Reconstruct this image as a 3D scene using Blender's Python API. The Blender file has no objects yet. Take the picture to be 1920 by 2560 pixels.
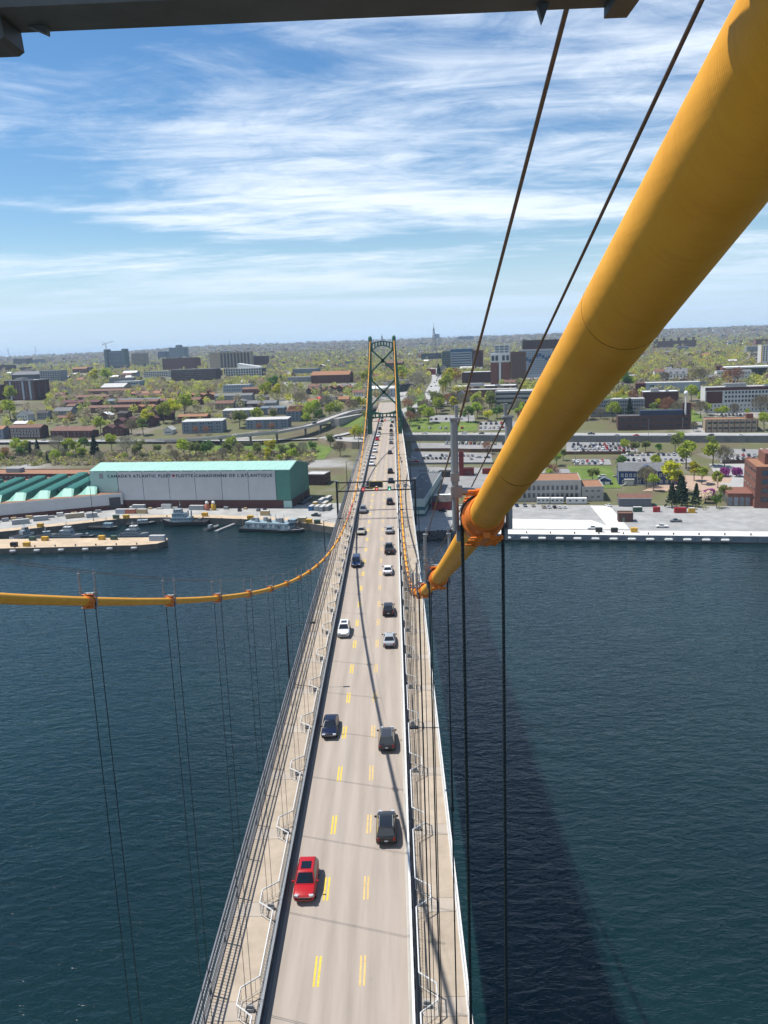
import bpy, bmesh, math, random
import numpy as np
from mathutils import Vector, Matrix, noise
R = math.radians
rnd = random.Random(7)
scene = bpy.context.scene
COL = scene.collection

# ------------------------------------------------------------------ camera
# metres; X to the right of the bridge axis, Y along the bridge from the near tower, Z above the water
cam_data = bpy.data.cameras.new('camera')
cam_data.sensor_fit = 'VERTICAL'
cam_data.sensor_height = 34.6
cam_data.lens = 34.6 * 2070 / 2560
cam_data.clip_start = 0.05
cam_data.clip_end = 40000
cam = bpy.data.objects.new('camera', cam_data)
COL.objects.link(cam)
PITCH, ROLL, YAW = R(11.55), R(2.1), R(0.98)
cam.matrix_world = (Matrix.Translation((5.3, 1.6, 96.0)) @ Matrix.Rotation(YAW, 4, 'Z')
                    @ Matrix.Rotation(R(90) - PITCH, 4, 'X') @ Matrix.Rotation(-ROLL, 4, 'Z'))
scene.camera = cam

# ------------------------------------------------------------------ sky, sun, exposure
SUN_EL, SUN_AZ = R(63.0), (-0.953, 0.303)          # direction towards the sun
world = bpy.data.worlds.new('World')
scene.world = world
world.use_nodes = True
wn, wl = world.node_tree.nodes, world.node_tree.links
wn.clear()
def wnode(t, **kw):
    n = wn.new(t)
    for k, v in kw.items():
        setattr(n, k, v)
    return n
def wmath(op, a, b=None, clamp=False):
    n = wnode('ShaderNodeMath', operation=op, use_clamp=clamp)
    for i, v in enumerate((a, b)):
        if v is None: continue
        if isinstance(v, (int, float)): n.inputs[i].default_value = v
        else: wl.new(v, n.inputs[i])
    return n.outputs[0]
sky = wnode('ShaderNodeTexSky', sky_type='NISHITA', sun_disc=False, sun_elevation=SUN_EL,
            sun_rotation=math.atan2(SUN_AZ[0], SUN_AZ[1]), altitude=50, air_density=1.0, dust_density=0.15, ozone_density=2.5)
tc = wnode('ShaderNodeTexCoord')
sep = wnode('ShaderNodeSeparateXYZ')
wl.new(tc.outputs['Generated'], sep.inputs[0])
zc = wmath('ADD', wmath('MAXIMUM', sep.outputs[2], 0.0), 0.06)
px, py = wmath('DIVIDE', sep.outputs[0], zc), wmath('DIVIDE', sep.outputs[1], zc)
comb = wnode('ShaderNodeCombineXYZ')
wl.new(px, comb.inputs[0]); wl.new(py, comb.inputs[1])
def cloud_noise(loc, rot, scale, nscale, detail, rough, dist):
    mp = wnode('ShaderNodeMapping')
    mp.inputs['Location'].default_value = loc
    mp.inputs['Rotation'].default_value = (0, 0, rot)
    mp.inputs['Scale'].default_value = scale
    wl.new(comb.outputs[0], mp.inputs[0])
    nz = wnode('ShaderNodeTexNoise')
    nz.inputs['Scale'].default_value = nscale
    nz.inputs['Detail'].default_value = detail
    nz.inputs['Roughness'].default_value = rough
    nz.inputs['Distortion'].default_value = dist
    wl.new(mp.outputs[0], nz.inputs['Vector'])
    return nz.outputs['Fac']
def ramp01(v, a, b):
    n = wnode('ShaderNodeMapRange', interpolation_type='SMOOTHSTEP')
    n.inputs['From Min'].default_value = a; n.inputs['From Max'].default_value = b
    wl.new(v, n.inputs['Value'])
    return n.outputs[0]
bank = cloud_noise((0.35, 0.10, 0), R(14), (0.42, 1.0, 1), 0.42, 5, 0.52, 0.6)
wisp = cloud_noise((3.1, 1.7, 0), R(34), (0.55, 1.2, 1), 1.2, 10, 0.64, 0.8)
fine = cloud_noise((7.3, 4.2, 0), R(-24), (0.8, 1.3, 1), 3.2, 9, 0.68, 0.9)
dens = wmath('ADD', wmath('MULTIPLY', bank, 1.9), wmath('ADD', wmath('MULTIPLY', wisp, 0.8), wmath('MULTIPLY', fine, 0.40)))
cover = wmath('MULTIPLY', ramp01(dens, 1.42, 1.88), 1.0)
low = wmath('MULTIPLY', wmath('SUBTRACT', 1.0, ramp01(sep.outputs[2], 0.0, 0.14)), 0.90)   # thin veil where the sky is seen through more air
mix = wnode('ShaderNodeMix', data_type='RGBA')
wl.new(cover, mix.inputs['Factor'])
hsv_ = wnode('ShaderNodeHueSaturation')
hsv_.inputs['Saturation'].default_value = 1.25
wl.new(sky.outputs[0], hsv_.inputs['Color'])
wl.new(hsv_.outputs[0], mix.inputs[6])
mix.inputs[7].default_value = (8.0, 8.8, 9.8, 1)
veil = wnode('ShaderNodeMix', data_type='RGBA')
wl.new(low, veil.inputs['Factor'])
wl.new(mix.outputs[2], veil.inputs[6])
veil.inputs[7].default_value = (4.5, 6.1, 8.0, 1)
bg = wnode('ShaderNodeBackground')
bg.inputs['Strength'].default_value = 0.084
wl.new(veil.outputs[2], bg.inputs['Color'])
wo = wnode('ShaderNodeOutputWorld')
wl.new(bg.outputs[0], wo.inputs['Surface'])

sun_data = bpy.data.lights.new('sun', 'SUN')
sun_data.energy = 5.0
sun_data.angle = R(0.53)
sun_data.color = (1.0, 0.955, 0.88)
sun = bpy.data.objects.new('sun', sun_data)
COL.objects.link(sun)
to_sun = Vector((SUN_AZ[0] * math.cos(SUN_EL), SUN_AZ[1] * math.cos(SUN_EL), math.sin(SUN_EL)))
sun.rotation_euler = to_sun.to_track_quat('Z', 'Y').to_euler()
sun.location = (-40, 60, 160)
scene.view_settings.view_transform = 'Standard'
scene.view_settings.look = 'None'
scene.view_settings.gamma = 1.0
scene.view_settings.exposure = 0.55
scene.view_settings.use_curve_mapping = False
scene.cycles.max_bounces = 5
scene.cycles.diffuse_bounces = 2
scene.cycles.glossy_bounces = 2
scene.cycles.transmission_bounces = 2
scene.cycles.volume_bounces = 0
scene.cycles.use_denoising = True
scene.cycles.sample_clamp_direct = 2.0

# ------------------------------------------------------------------ helpers: materials
MATS = {}
def mat(name, col, rough=0.65, metal=0.0, var=0.14, scale=0.6, bump=0.0, bscale=20.0, spec=0.4, island=0.0, objvar=0.0, stretch=None):
    if name in MATS: return MATS[name]
    m = bpy.data.materials.new(name); m.use_nodes = True
    nt = m.node_tree; b = nt.nodes['Principled BSDF']
    b.inputs['Roughness'].default_value = rough
    b.inputs['Metallic'].default_value = metal
    b.inputs['Specular IOR Level'].default_value = spec
    tcn = nt.nodes.new('ShaderNodeTexCoord')
    vec = tcn.outputs['Object']
    if stretch:
        mp = nt.nodes.new('ShaderNodeMapping'); mp.inputs['Scale'].default_value = stretch
        nt.links.new(vec, mp.inputs[0]); vec = mp.outputs[0]
    nz = nt.nodes.new('ShaderNodeTexNoise')
    nz.inputs['Scale'].default_value = scale; nz.inputs['Detail'].default_value = 6; nz.inputs['Roughness'].default_value = 0.65
    nt.links.new(vec, nz.inputs['Vector'])
    hsv = nt.nodes.new('ShaderNodeHueSaturation')
    hsv.inputs['Color'].default_value = (*[c * .76 for c in col], 1)
    mr = nt.nodes.new('ShaderNodeMapRange')
    mr.inputs['From Min'].default_value = 0.3; mr.inputs['From Max'].default_value = 0.7
    mr.inputs['To Min'].default_value = 1 - var; mr.inputs['To Max'].default_value = 1 + var
    nt.links.new(nz.outputs['Fac'], mr.inputs['Value'])
    val = mr.outputs[0]
    for amt, src in ((island, 'geo'), (objvar, 'obj')):
        if not amt: continue
        if src == 'geo': g = nt.nodes.new('ShaderNodeNewGeometry'); o = g.outputs['Random Per Island']
        else: g = nt.nodes.new('ShaderNodeObjectInfo'); o = g.outputs['Random']
        r2 = nt.nodes.new('ShaderNodeMapRange')
        r2.inputs['To Min'].default_value = 1 - amt; r2.inputs['To Max'].default_value = 1 + amt
        nt.links.new(o, r2.inputs['Value'])
        mu = nt.nodes.new('ShaderNodeMath'); mu.operation = 'MULTIPLY'
        nt.links.new(val, mu.inputs[0]); nt.links.new(r2.outputs[0], mu.inputs[1]); val = mu.outputs[0]
    nt.links.new(val, hsv.inputs['Value'])
    nt.links.new(hsv.outputs[0], b.inputs['Base Color'])
    if bump:
        n2 = nt.nodes.new('ShaderNodeTexNoise'); n2.inputs['Scale'].default_value = bscale; n2.inputs['Detail'].default_value = 5
        nt.links.new(vec, n2.inputs['Vector'])
        bp = nt.nodes.new('ShaderNodeBump'); bp.inputs['Strength'].default_value = bump; bp.inputs['Distance'].default_value = 0.05
        nt.links.new(n2.outputs['Fac'], bp.inputs['Height']); nt.links.new(bp.outputs[0], b.inputs['Normal'])
    MATS[name] = m
    return m
def ramp_mat(name, stops, scale, detail=6, rough=0.85, spec=0.2, stretch=None, dist=0.0, second=None, coord='Object'):
    """base colour from a noise through colour stops; second=(colour, scale, lo, hi) mixes patches on top"""
    m = bpy.data.materials.new(name); m.use_nodes = True
    nt = m.node_tree; b = nt.nodes['Principled BSDF']
    b.inputs['Roughness'].default_value = rough; b.inputs['Specular IOR Level'].default_value = spec
    vec = nt.nodes.new('ShaderNodeTexCoord').outputs[coord]
    if stretch:
        mp = nt.nodes.new('ShaderNodeMapping'); mp.inputs['Scale'].default_value = stretch
        nt.links.new(vec, mp.inputs[0]); vec = mp.outputs[0]
    nz = nt.nodes.new('ShaderNodeTexNoise'); nz.inputs['Scale'].default_value = scale
    nz.inputs['Detail'].default_value = detail; nz.inputs['Roughness'].default_value = 0.65; nz.inputs['Distortion'].default_value = dist
    nt.links.new(vec, nz.inputs['Vector'])
    cr = nt.nodes.new('ShaderNodeValToRGB'); els = cr.color_ramp.elements
    while len(els) < len(stops): els.new(0.5)
    for e, (p, c) in zip(els, stops): e.position = p; e.color = (*[q * .76 for q in c], 1)
    nt.links.new(nz.outputs['Fac'], cr.inputs[0])
    out = cr.outputs[0]
    for sec in (second or []):
        c2, s2, lo, hi = sec
        n2 = nt.nodes.new('ShaderNodeTexNoise'); n2.inputs['Scale'].default_value = s2; n2.inputs['Detail'].default_value = 4
        nt.links.new(vec, n2.inputs['Vector'])
        mr = nt.nodes.new('ShaderNodeMapRange'); mr.inputs['From Min'].default_value = lo; mr.inputs['From Max'].default_value = hi
        nt.links.new(n2.outputs['Fac'], mr.inputs['Value'])
        mx = nt.nodes.new('ShaderNodeMix'); mx.data_type = 'RGBA'
        nt.links.new(mr.outputs[0], mx.inputs['Factor']); nt.links.new(out, mx.inputs[6]); mx.inputs[7].default_value = (*c2, 1)
        out = mx.outputs[2]
    nt.links.new(out, b.inputs['Base Color'])
    MATS[name] = m
    return m

# ------------------------------------------------------------------ helpers: meshes and objects
class MB:
    """collects simple shapes into one mesh; every face keeps a material index"""
    def __init__(s): s.v, s.f, s.m = [], [], []
    def add(s, vs, fs, mi=0):
        o = len(s.v); s.v += [tuple(p) for p in vs]
        s.f += [tuple(i + o for i in f) for f in fs]; s.m += [mi] * len(fs)
        return s
    def box(s, c, d, rz=0.0, mi=0, taper=1.0):
        cx, cy, cz = c; x, y, z = d[0] / 2, d[1] / 2, d[2] / 2
        co, si = math.cos(rz), math.sin(rz); vs = []
        for k, t in ((-z, 1.0), (z, taper)):
            for a, b in ((-x, -y), (x, -y), (x, y), (-x, y)):
                a *= t; b *= t
                vs.append((cx + a * co - b * si, cy + a * si + b * co, cz + k))
        return s.add(vs, [(3, 2, 1, 0), (4, 5, 6, 7), (0, 1, 5, 4), (1, 2, 6, 5), (2, 3, 7, 6), (3, 0, 4, 7)], mi)
    def prism(s, poly, z0, z1, mi=0):
        n = len(poly)
        vs = [(p[0], p[1], z0) for p in poly] + [(p[0], p[1], z1) for p in poly]
        fs = [tuple(range(n - 1, -1, -1)), tuple(range(n, 2 * n))] + [(i, (i + 1) % n, n + (i + 1) % n, n + i) for i in range(n)]
        return s.add(vs, fs, mi)
    def loft(s, rings, mi=0, caps=True, closed=True):
        n = len(rings[0]); vs = [p for r in rings for p in r]; fs = []
        for j in range(len(rings) - 1):
            for i in range(n if closed else n - 1):
                a, b = j * n + i, j * n + (i + 1) % n
                fs.append((a, b, b + n, a + n))
        if caps: fs += [tuple(range(n - 1, -1, -1)), tuple(range((len(rings) - 1) * n, len(rings) * n))]
        return s.add(vs, fs, mi)
    def tube(s, pts, r, n=8, mi=0, caps=True):
        pts = [Vector(p) for p in pts]; rings = []
        up = None
        for i, p in enumerate(pts):
            d = (pts[min(i + 1, len(pts) - 1)] - pts[max(i - 1, 0)]).normalized()
            if up is None:
                up = Vector((0, 0, 1)) if abs(d.z) < 0.95 else Vector((0, 1, 0))
            a = d.cross(up).normalized(); b = a.cross(d).normalized()
            rr = r[i] if isinstance(r, (list, tuple)) else r
            rings.append([p + (a * math.cos(2 * math.pi * k / n) + b * math.sin(2 * math.pi * k / n)) * rr for k in range(n)])
        return s.loft(rings, mi, caps)
    def bar(s, p, q, w, h, mi=0):
        """a square bar from p to q, w wide and h high"""
        p, q = Vector(p), Vector(q); d = (q - p).normalized()
        up = Vector((0, 0, 1)) if abs(d.z) < 0.97 else Vector((0, 1, 0))
        a = d.cross(up).normalized() * w / 2; b = a.cross(d).normalized() * h / 2
        return s.loft([[e - a - b, e + a - b, e + a + b, e - a + b] for e in (p, q)], mi)
    def mesh(s, name, mats, smooth=None):
        me = bpy.data.meshes.new(name)
        me.from_pydata(s.v, [], s.f)
        for m in (mats if isinstance(mats, (list, tuple)) else [mats]): me.materials.append(m)
        if any(s.m): me.polygons.foreach_set('material_index', s.m)
        bm = bmesh.new(); bm.from_mesh(me); bmesh.ops.recalc_face_normals(bm, faces=bm.faces); bm.to_mesh(me); bm.free()
        if smooth is not None:
            me.polygons.foreach_set('use_smooth', [True] * len(me.polygons))
            me.set_sharp_from_angle(angle=R(smooth))
        me.update()
        return me
    def build(s, name, mats, parent=None, smooth=None, loc=None, rz=0.0):
        return link(name, s.mesh(name, mats, smooth), parent, loc, rz)
def link(name, data, parent=None, loc=None, rz=0.0, scale=None):
    o = bpy.data.objects.new(name, data); COL.objects.link(o)
    if parent is not None: o.parent = parent
    if loc is not None: o.location = loc
    if rz: o.rotation_euler = (0, 0, rz)
    if scale is not None: o.scale = scale
    return o
def tag(o, label=None, cat=None, group=None, kind=None):
    if label: o['label'] = label
    if cat: o['category'] = cat
    if group: o['group'] = group
    if kind: o['kind'] = kind
    return o
def thing(name, label, cat, loc=(0, 0, 0), rz=0.0, group=None):
    return tag(link(name, None, None, loc, rz), label, cat, group)
def copy_tree(o, parent=None):
    c = o.copy(); COL.objects.link(c)
    if parent is not None: c.parent = parent
    for ch in list(o.children): copy_tree(ch, c)
    return c
CUBES = {}
def piece(name, m, parent, loc, scale, rz=0.0):
    """a box-shaped piece that shares one unit-cube mesh per material"""
    k = m.name
    if k not in CUBES: CUBES[k] = MB().box((0, 0, 0), (1, 1, 1)).mesh('block_' + k, m)
    return link(name, CUBES[k], parent, loc, rz, scale)
ORD = ['first', 'second', 'third', 'fourth', 'fifth', 'sixth', 'seventh', 'eighth', 'ninth', 'tenth', 'eleventh', 'twelfth', 'thirteenth',
       'fourteenth', 'fifteenth', 'sixteenth', 'seventeenth', 'eighteenth', 'nineteenth', 'twentieth', 'twenty-first', 'twenty-second',
       'twenty-third', 'twenty-fourth', 'twenty-fifth', 'twenty-sixth', 'twenty-seventh', 'twenty-eighth', 'twenty-ninth', 'thirtieth']
TREE_BLOCK = []                    # (x, y, radius) where no tree may stand

# ------------------------------------------------------------------ palette
GALV = mat('galvanised', (0.27, 0.285, 0.30), 0.5, 0.3, 0.12, 3)
WHITE_RAIL = mat('white_rail', (0.68, 0.68, 0.665), 0.45, 0.0, 0.08, 2)
DARK_STEEL = mat('dark_steel', (0.035, 0.04, 0.055), 0.5, 0.2, 0.2, 2)
GANTRY = mat('gantry_steel', (0.022, 0.024, 0.03), 0.5, 0.3, 0.2, 2)
TOWER_GREEN = mat('tower_green', (0.018, 0.125, 0.075), 0.5, 0.0, 0.14, 0.8)
ORANGE = mat('band_orange', (0.74, 0.19, 0.015), 0.45, 0.0, 0.14, 5, bump=0.15, bscale=30)
ROPE = mat('hand_rope', (0.15, 0.115, 0.095), 0.55, 0.3, 0.3, 30)
WINDOW = mat('window_glass', (0.035, 0.05, 0.07), 0.12, 0.0, 0.3, 3, spec=0.7, objvar=0.45)
WINDOW_PALE = mat('window_pale', (0.16, 0.20, 0.24), 0.15, 0.0, 0.3, 3, spec=0.7, objvar=0.3)
WHITE = mat('white_paint', (0.76, 0.76, 0.74), 0.5, 0, 0.08, 1)
CONCRETE = mat('concrete', (0.40, 0.385, 0.36), 0.85, 0, 0.16, 0.25, bump=0.2, bscale=6)
CONCRETE_DARK = mat('concrete_dark', (0.17, 0.17, 0.17), 0.85, 0, 0.2, 0.25)
ASPHALT = mat('asphalt', (0.26, 0.26, 0.262), 0.9, 0, 0.15, 0.12)
BRICK = mat('brick_red', (0.15, 0.055, 0.038), 0.85, 0, 0.18, 0.8)
BRICK_DARK = mat('brick_dark', (0.085, 0.042, 0.034), 0.85, 0, 0.18, 0.8)
BRICK_BROWN = mat('brick_brown', (0.16, 0.085, 0.055), 0.85, 0, 0.18, 0.8)
LAWN = ramp_mat('lawn', [(0.3, (0.075, 0.13, 0.02)), (0.55, (0.13, 0.19, 0.035)), (0.75, (0.20, 0.21, 0.06))], 0.12)
# ------------------------------------------------------------------ the lie of the land
TS = [0, 480, 540, 600, 660, 700, 760, 850, 1000, 1500, 2500, 4000, 5200, 6600, 7600, 8600, 14000]
TZ = [3.5, 3.5, 5, 9, 12.5, 18, 26, 37, 42, 47, 52, 60, 76, 104, 117, 112, 90]
def T(x, y):
    s = y + 0.22 * max(-2500, min(2500, x))
    z = float(np.interp(s, TS, TZ))
    if y > 2200:
        w = min(1.0, (y - 2200) / 2500)
        n = noise.fractal(Vector((x / 1300, y / 1900, 3.3)), 0.6, 2.1, 4)
        z += w * 11 * n
        if y > 4500:                                   # the ridge falls away to the left
            k = min(1.0, (y - 4500) / 2500)
            z -= k * 24 * max(0.0, min(1.0, (-x / y - 0.24) / 0.2))
    return z
def sheet(name, m, rows, zoff=0.0, drape=True, parent=None, kind='structure', label=None):
    """a ground sheet through rows of (x, y) or (x, y, z) points"""
    mb = MB(); n = len(rows[0])
    vs = [(p[0], p[1], (p[2] if len(p) > 2 else T(p[0], p[1])) + zoff) for r in rows for p in r]
    fs = [(j * n + i, j * n + i + 1, (j + 1) * n + i + 1, (j + 1) * n + i) for j in range(len(rows) - 1) for i in range(n - 1)]
    mb.add(vs, fs)
    o = mb.build(name, m, parent)
    if parent is None: tag(o, label, None, None, kind)
    return o
def patch(name, m, a, b, c, d, zoff, n=10, k=10, label=None):
    """a draped four-sided patch; a-b is the near edge, d-c the far one"""
    rows = []
    for j in range(k + 1):
        t = j / k; p = [a[i] + (d[i] - a[i]) * t for i in (0, 1)]; q = [b[i] + (c[i] - b[i]) * t for i in (0, 1)]
        rows.append([(p[0] + (q[0] - p[0]) * i / n, p[1] + (q[1] - p[1]) * i / n) for i in range(n + 1)])
    return sheet(name, m, rows, zoff, label=label)
def resample(pts, step):
    out = []
    for a, b in zip(pts, pts[1:]):
        d = math.dist(a[:2], b[:2]); k = max(1, int(d / step))
        out += [tuple(a[i] + (b[i] - a[i]) * j / k for i in range(len(a))) for j in range(k)]
    return out + [tuple(pts[-1])]
def road(name, m, pts, width, zoff, label=None, step=8, block=True):
    pts = resample(pts, step); rows = []
    for i, p in enumerate(pts):
        a, b = pts[max(0, i - 1)], pts[min(len(pts) - 1, i + 1)]
        d = Vector((b[0] - a[0], b[1] - a[1])).normalized()
        w = width / 2
        l = (p[0] - d.y * w, p[1] + d.x * w); r = (p[0] + d.y * w, p[1] - d.x * w)
        z = p[2] if len(p) > 2 else None
        if z is None:
            zz = max(T(*l), T(*p[:2]), T(*r)); rows.append([(*l, zz), (*p[:2], zz), (*r, zz)])
        else: rows.append([(*l, z), (*p[:2], z), (*r, z)])
        if block: TREE_BLOCK.append((p[0], p[1], w + 2.5))
    return sheet(name, m, rows, zoff, label=label)

HILL = ramp_mat('hillside_ground', [(0.25, (0.07, 0.058, 0.04)), (0.42, (0.135, 0.115, 0.07)), (0.52, (0.125, 0.135, 0.055)), (0.64, (0.19, 0.165, 0.13)), (0.8, (0.25, 0.235, 0.215))],
                0.02, 8, dist=0.5, second=[((0.25, 0.245, 0.24), 0.011, 0.58, 0.66)])
FARWOOD = ramp_mat('far_wood_ground', [(0.25, (0.045, 0.05, 0.035)), (0.45, (0.095, 0.085, 0.066)), (0.6, (0.13, 0.115, 0.09)), (0.74, (0.11, 0.125, 0.05))],
                   0.006, 10, dist=0.4, second=[((0.24, 0.22, 0.21), 0.03, 0.66, 0.72)])
ss = list(np.arange(476, 900, 6.0)) + list(np.arange(900, 1500, 20.0)) + list(np.arange(1500, 3000, 50.0)) + list(np.arange(3000, 9000, 110.0)) + [9500, 11000, 14000]
rows = []
for s in ss:
    half = 420 + 0.62 * s; r = []
    for i in range(121):
        x = -half + 2 * half * i / 120
        y = s - 0.22 * max(-2500, min(2500, x)); r.append((x, y))
    rows.append(r)
hill = sheet('hillside', HILL, rows, -0.06)
hill.data.materials.append(FARWOOD)
ny = len(rows[0]) - 1
hill.data.polygons.foreach_set('material_index', [1 if ss[i // ny] > 2300 else 0 for i in range(len(hill.data.polygons))])
hill.data.polygons.foreach_set('use_smooth', [True] * len(hill.data.polygons))

# ------------------------------------------------------------------ harbour water
wm = bpy.data.materials.new('harbour_water'); wm.use_nodes = True
nt = wm.node_tree; b = nt.nodes['Principled BSDF']
b.inputs['Base Color'].default_value = (0.0045, 0.028, 0.032, 1)
b.inputs['Roughness'].default_value = 0.05
b.inputs['IOR'].default_value = 1.333
b.inputs['Specular IOR Level'].default_value = 0.42
tcn = nt.nodes.new('ShaderNodeTexCoord')
def wave(scale, stretch, rot, detail, strength, dist, prev):
    mp = nt.nodes.new('ShaderNodeMapping'); mp.inputs['Rotation'].default_value = (0, 0, rot); mp.inputs['Scale'].default_value = stretch
    nt.links.new(tcn.outputs['Object'], mp.inputs[0])
    nz = nt.nodes.new('ShaderNodeTexNoise'); nz.inputs['Scale'].default_value = scale; nz.inputs['Detail'].default_value = detail
    nz.inputs['Roughness'].default_value = 0.62; nz.inputs['Distortion'].default_value = 0.35
    nt.links.new(mp.outputs[0], nz.inputs['Vector'])
    bp = nt.nodes.new('ShaderNodeBump'); bp.inputs['Strength'].default_value = strength; bp.inputs['Distance'].default_value = dist
    nt.links.new(nz.outputs['Fac'], bp.inputs['Height'])
    if prev is not None: nt.links.new(prev, bp.inputs['Normal'])
    return bp.outputs[0]
nrm = wave(0.50, (0.5, 1.0, 1), R(-28), 3, 1.0, 0.46, None)
nrm = wave(0.08, (0.5, 1.0, 1), R(-16), 2, 1.0, 0.55, nrm)
nrm = wave(1.6, (0.6, 1.0, 1), R(-35), 2, 1.0, 0.045, nrm)
nt.links.new(nrm, b.inputs['Normal'])
nz = nt.nodes.new('ShaderNodeTexNoise'); nz.inputs['Scale'].default_value = 0.012; nz.inputs['Detail'].default_value = 3
nt.links.new(tcn.outputs['Object'], nz.inputs['Vector'])
cr = nt.nodes.new('ShaderNodeValToRGB')
cr.color_ramp.elements[0].position = 0.35; cr.color_ramp.elements[0].color = (0.0028, 0.0120, 0.0150, 1)
cr.color_ramp.elements[1].position = 0.65; cr.color_ramp.elements[1].color = (0.0040, 0.0172, 0.0185, 1)
nt.links.new(nz.outputs['Fac'], cr.inputs[0]); nt.links.new(cr.outputs[0], b.inputs['Base Color'])
MATS['harbour_water'] = wm
sheet('harbour_water', wm, [[(-900, -250, 0), (900, -250, 0)], [(-900, 820, 0), (900, 820, 0)]])

# ------------------------------------------------------------------ dockyard ground, quays and piers
DOCK = mat('dock_paving', (0.36, 0.36, 0.35), 0.9, 0, 0.24, 0.11)
DOCK_EDGE = mat('dock_edge', (0.50, 0.39, 0.27), 0.9, 0, 0.20, 0.22)
DOCK_WHITE = mat('jetty_slab', (0.70, 0.685, 0.655), 0.85, 0, 0.12, 0.2)
QUAY_WALL = mat('quay_wall', (0.11, 0.105, 0.095), 0.9, 0, 0.35, 0.35)
QUAY_BLUE = mat('quay_blue_grey', (0.15, 0.19, 0.23), 0.8, 0, 0.2, 0.2)
TIMBER = mat('dark_timber', (0.035, 0.03, 0.027), 0.9, 0, 0.3, 1)
shore = [(-640, 560), (-330, 400), (-232, 428), (-206, 437), (-175, 449), (-150, 461), (-128, 460), (-100, 454.5), (-58, 440), (-41, 430), (-29, 420), (-18, 416), (4, 409), (16, 404), (30, 404), (53, 393), (174, 371), (330, 341), (640, 280)]
poly = shore + [(640, 360), (300, 428), (140, 462), (0, 492), (-140, 523), (-400, 580), (-640, 640)]
mb = MB().prism(poly, -4, 3.46)
dock = mb.build('dockyard_ground', [DOCK, QUAY_WALL])
dock.data.polygons.foreach_set('material_index', [0 if abs(p.normal.z) > 0.5 else 1 for p in dock.data.polygons])
tag(dock, None, None, None, 'structure')
def strip_along(pts, inset0, inset1, z):
    """a strip along a shore line (land lies to its left-hand side in the direction of travel)"""
    rows = []
    for i, p in enumerate(pts):
        a, c = pts[max(0, i - 1)], pts[min(len(pts) - 1, i + 1)]
        d = Vector((c[0] - a[0], c[1] - a[1])).normalized(); n = (-d.y, d.x)
        rows.append([(p[0] + n[0] * q, p[1] + n[1] * q, z) for q in (inset0, inset1)])
    return rows
sheet('quay_apron', DOCK_EDGE, strip_along(shore[2:11], 0.15, 7.5, 3.475))
sheet('jetty_apron', DOCK_WHITE, strip_along(shore[15:18], 0.15, 8.5, 3.475))
sheet('dock_yard', mat('yard_asphalt', (0.32, 0.322, 0.32), 0.9, 0, 0.25, 0.13), [[(54, 401.5, 3.468), (330, 349.5, 3.468)], [(54, 478, 3.468), (330, 420, 3.468)]])
sheet('jetty_slab', DOCK_WHITE, [[(62, 403, 3.478), (111, 394, 3.478)], [(62.5, 426, 3.478), (104, 416, 3.478)]])
sheet('jetty_slipway', DOCK_WHITE, [[(108, 396, 3.482), (117, 394, 3.482)], [(112, 453, 3.482), (122, 450, 3.482)]])
# the finger pier on the left
pier_poly = [(-330, 408), (-196, 398.5), (-122, 396), (-114, 398), (-110.5, 404), (-112, 409.5), (-118, 412), (-206, 420), (-330, 432)]
pm = MB().prism(pier_poly, -4, 2.9).build('pier', [DOCK_EDGE, QUAY_WALL])
pm.data.polygons.foreach_set('material_index', [0 if abs(p.normal.z) > 0.5 else 1 for p in pm.data.polygons])
tag(pm, None, None, None, 'structure')
# rock armour below the bridge on the near shore of the town
ROCK = mat('armour_rock', (0.07, 0.075, 0.08), 0.95, 0, 0.4, 0.8, island=0.3)
mb = MB()
for i in range(330):
    x = rnd.uniform(2, 54); y0 = np.interp(x, [-18, 4, 16, 30, 53], [416, 409, 404, 404, 393]); t = rnd.random()
    r = rnd.uniform(0.5, 1.1); c = Vector((x, y0 - 5.0 * t + 0.6, 3.0 - 3.2 * t))
    ring = [(-1, -1, -1), (1, -1, -1), (1, 1, -1), (-1, 1, -1), (-.7, -.7, 1), (.7, -.7, 1), (.7, .7, 1), (-.7, .7, 1)]
    vs = [c + Vector((a * rnd.uniform(.6, 1.1), b_ * rnd.uniform(.6, 1.1), d * rnd.uniform(.6, 1))) * r for a, b_, d in ring]
    mb.add(vs, [(3, 2, 1, 0), (4, 5, 6, 7), (0, 1, 5, 4), (1, 2, 6, 5), (2, 3, 7, 6), (3, 0, 4, 7)])
tag(mb.build('rock_armour', ROCK), 'dark boulders piled along the shore below the bridge', 'rocks', None, 'stuff')
# the jetty wall: blue-grey panels, each with a white foam fender held by two chains
def along(a, b_, t): return (a[0] + (b_[0] - a[0]) * t, a[1] + (b_[1] - a[1]) * t)
JA, JB = (53, 393), (330, 341)
jdir = math.atan2(JB[1] - JA[1], JB[0] - JA[0]); jn = (math.sin(jdir), -math.cos(jdir))
jw = thing('jetty_wall', 'blue-grey panelled wall along the front of the white jetty', 'jetty wall', (JA[0], JA[1], 0), jdir)
L = math.dist(JA, JB)
x = 0.0
while x < 150:
    w = 23.6
    MB().box((x + w / 2, -0.35, 1.95), (w - 0.25, 0.7, 2.9)).build('wall_panel', QUAY_BLUE, jw); x += w
MB().box((75, -0.1, 3.36), (150, 1.0, 0.26)).build('coping', DOCK_WHITE, jw)
MB().box((75, -0.25, -0.6), (150, 0.9, 2.0)).build('tidal_base', TIMBER, jw)
fm = MB()
fm.loft([[(xx, r * math.cos(k * math.pi / 4), r * math.sin(k * math.pi / 4)) for k in range(8)] for xx, r in ((-1.9, .25), (-1.5, .62), (1.5, .62), (1.9, .25))])
FM = fm.mesh('foam_fender', WHITE, 40)
CH = MB().bar((0, 0, 0), (1.1, 0, .85), .12, .12).mesh('fender_chain', GALV)
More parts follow.
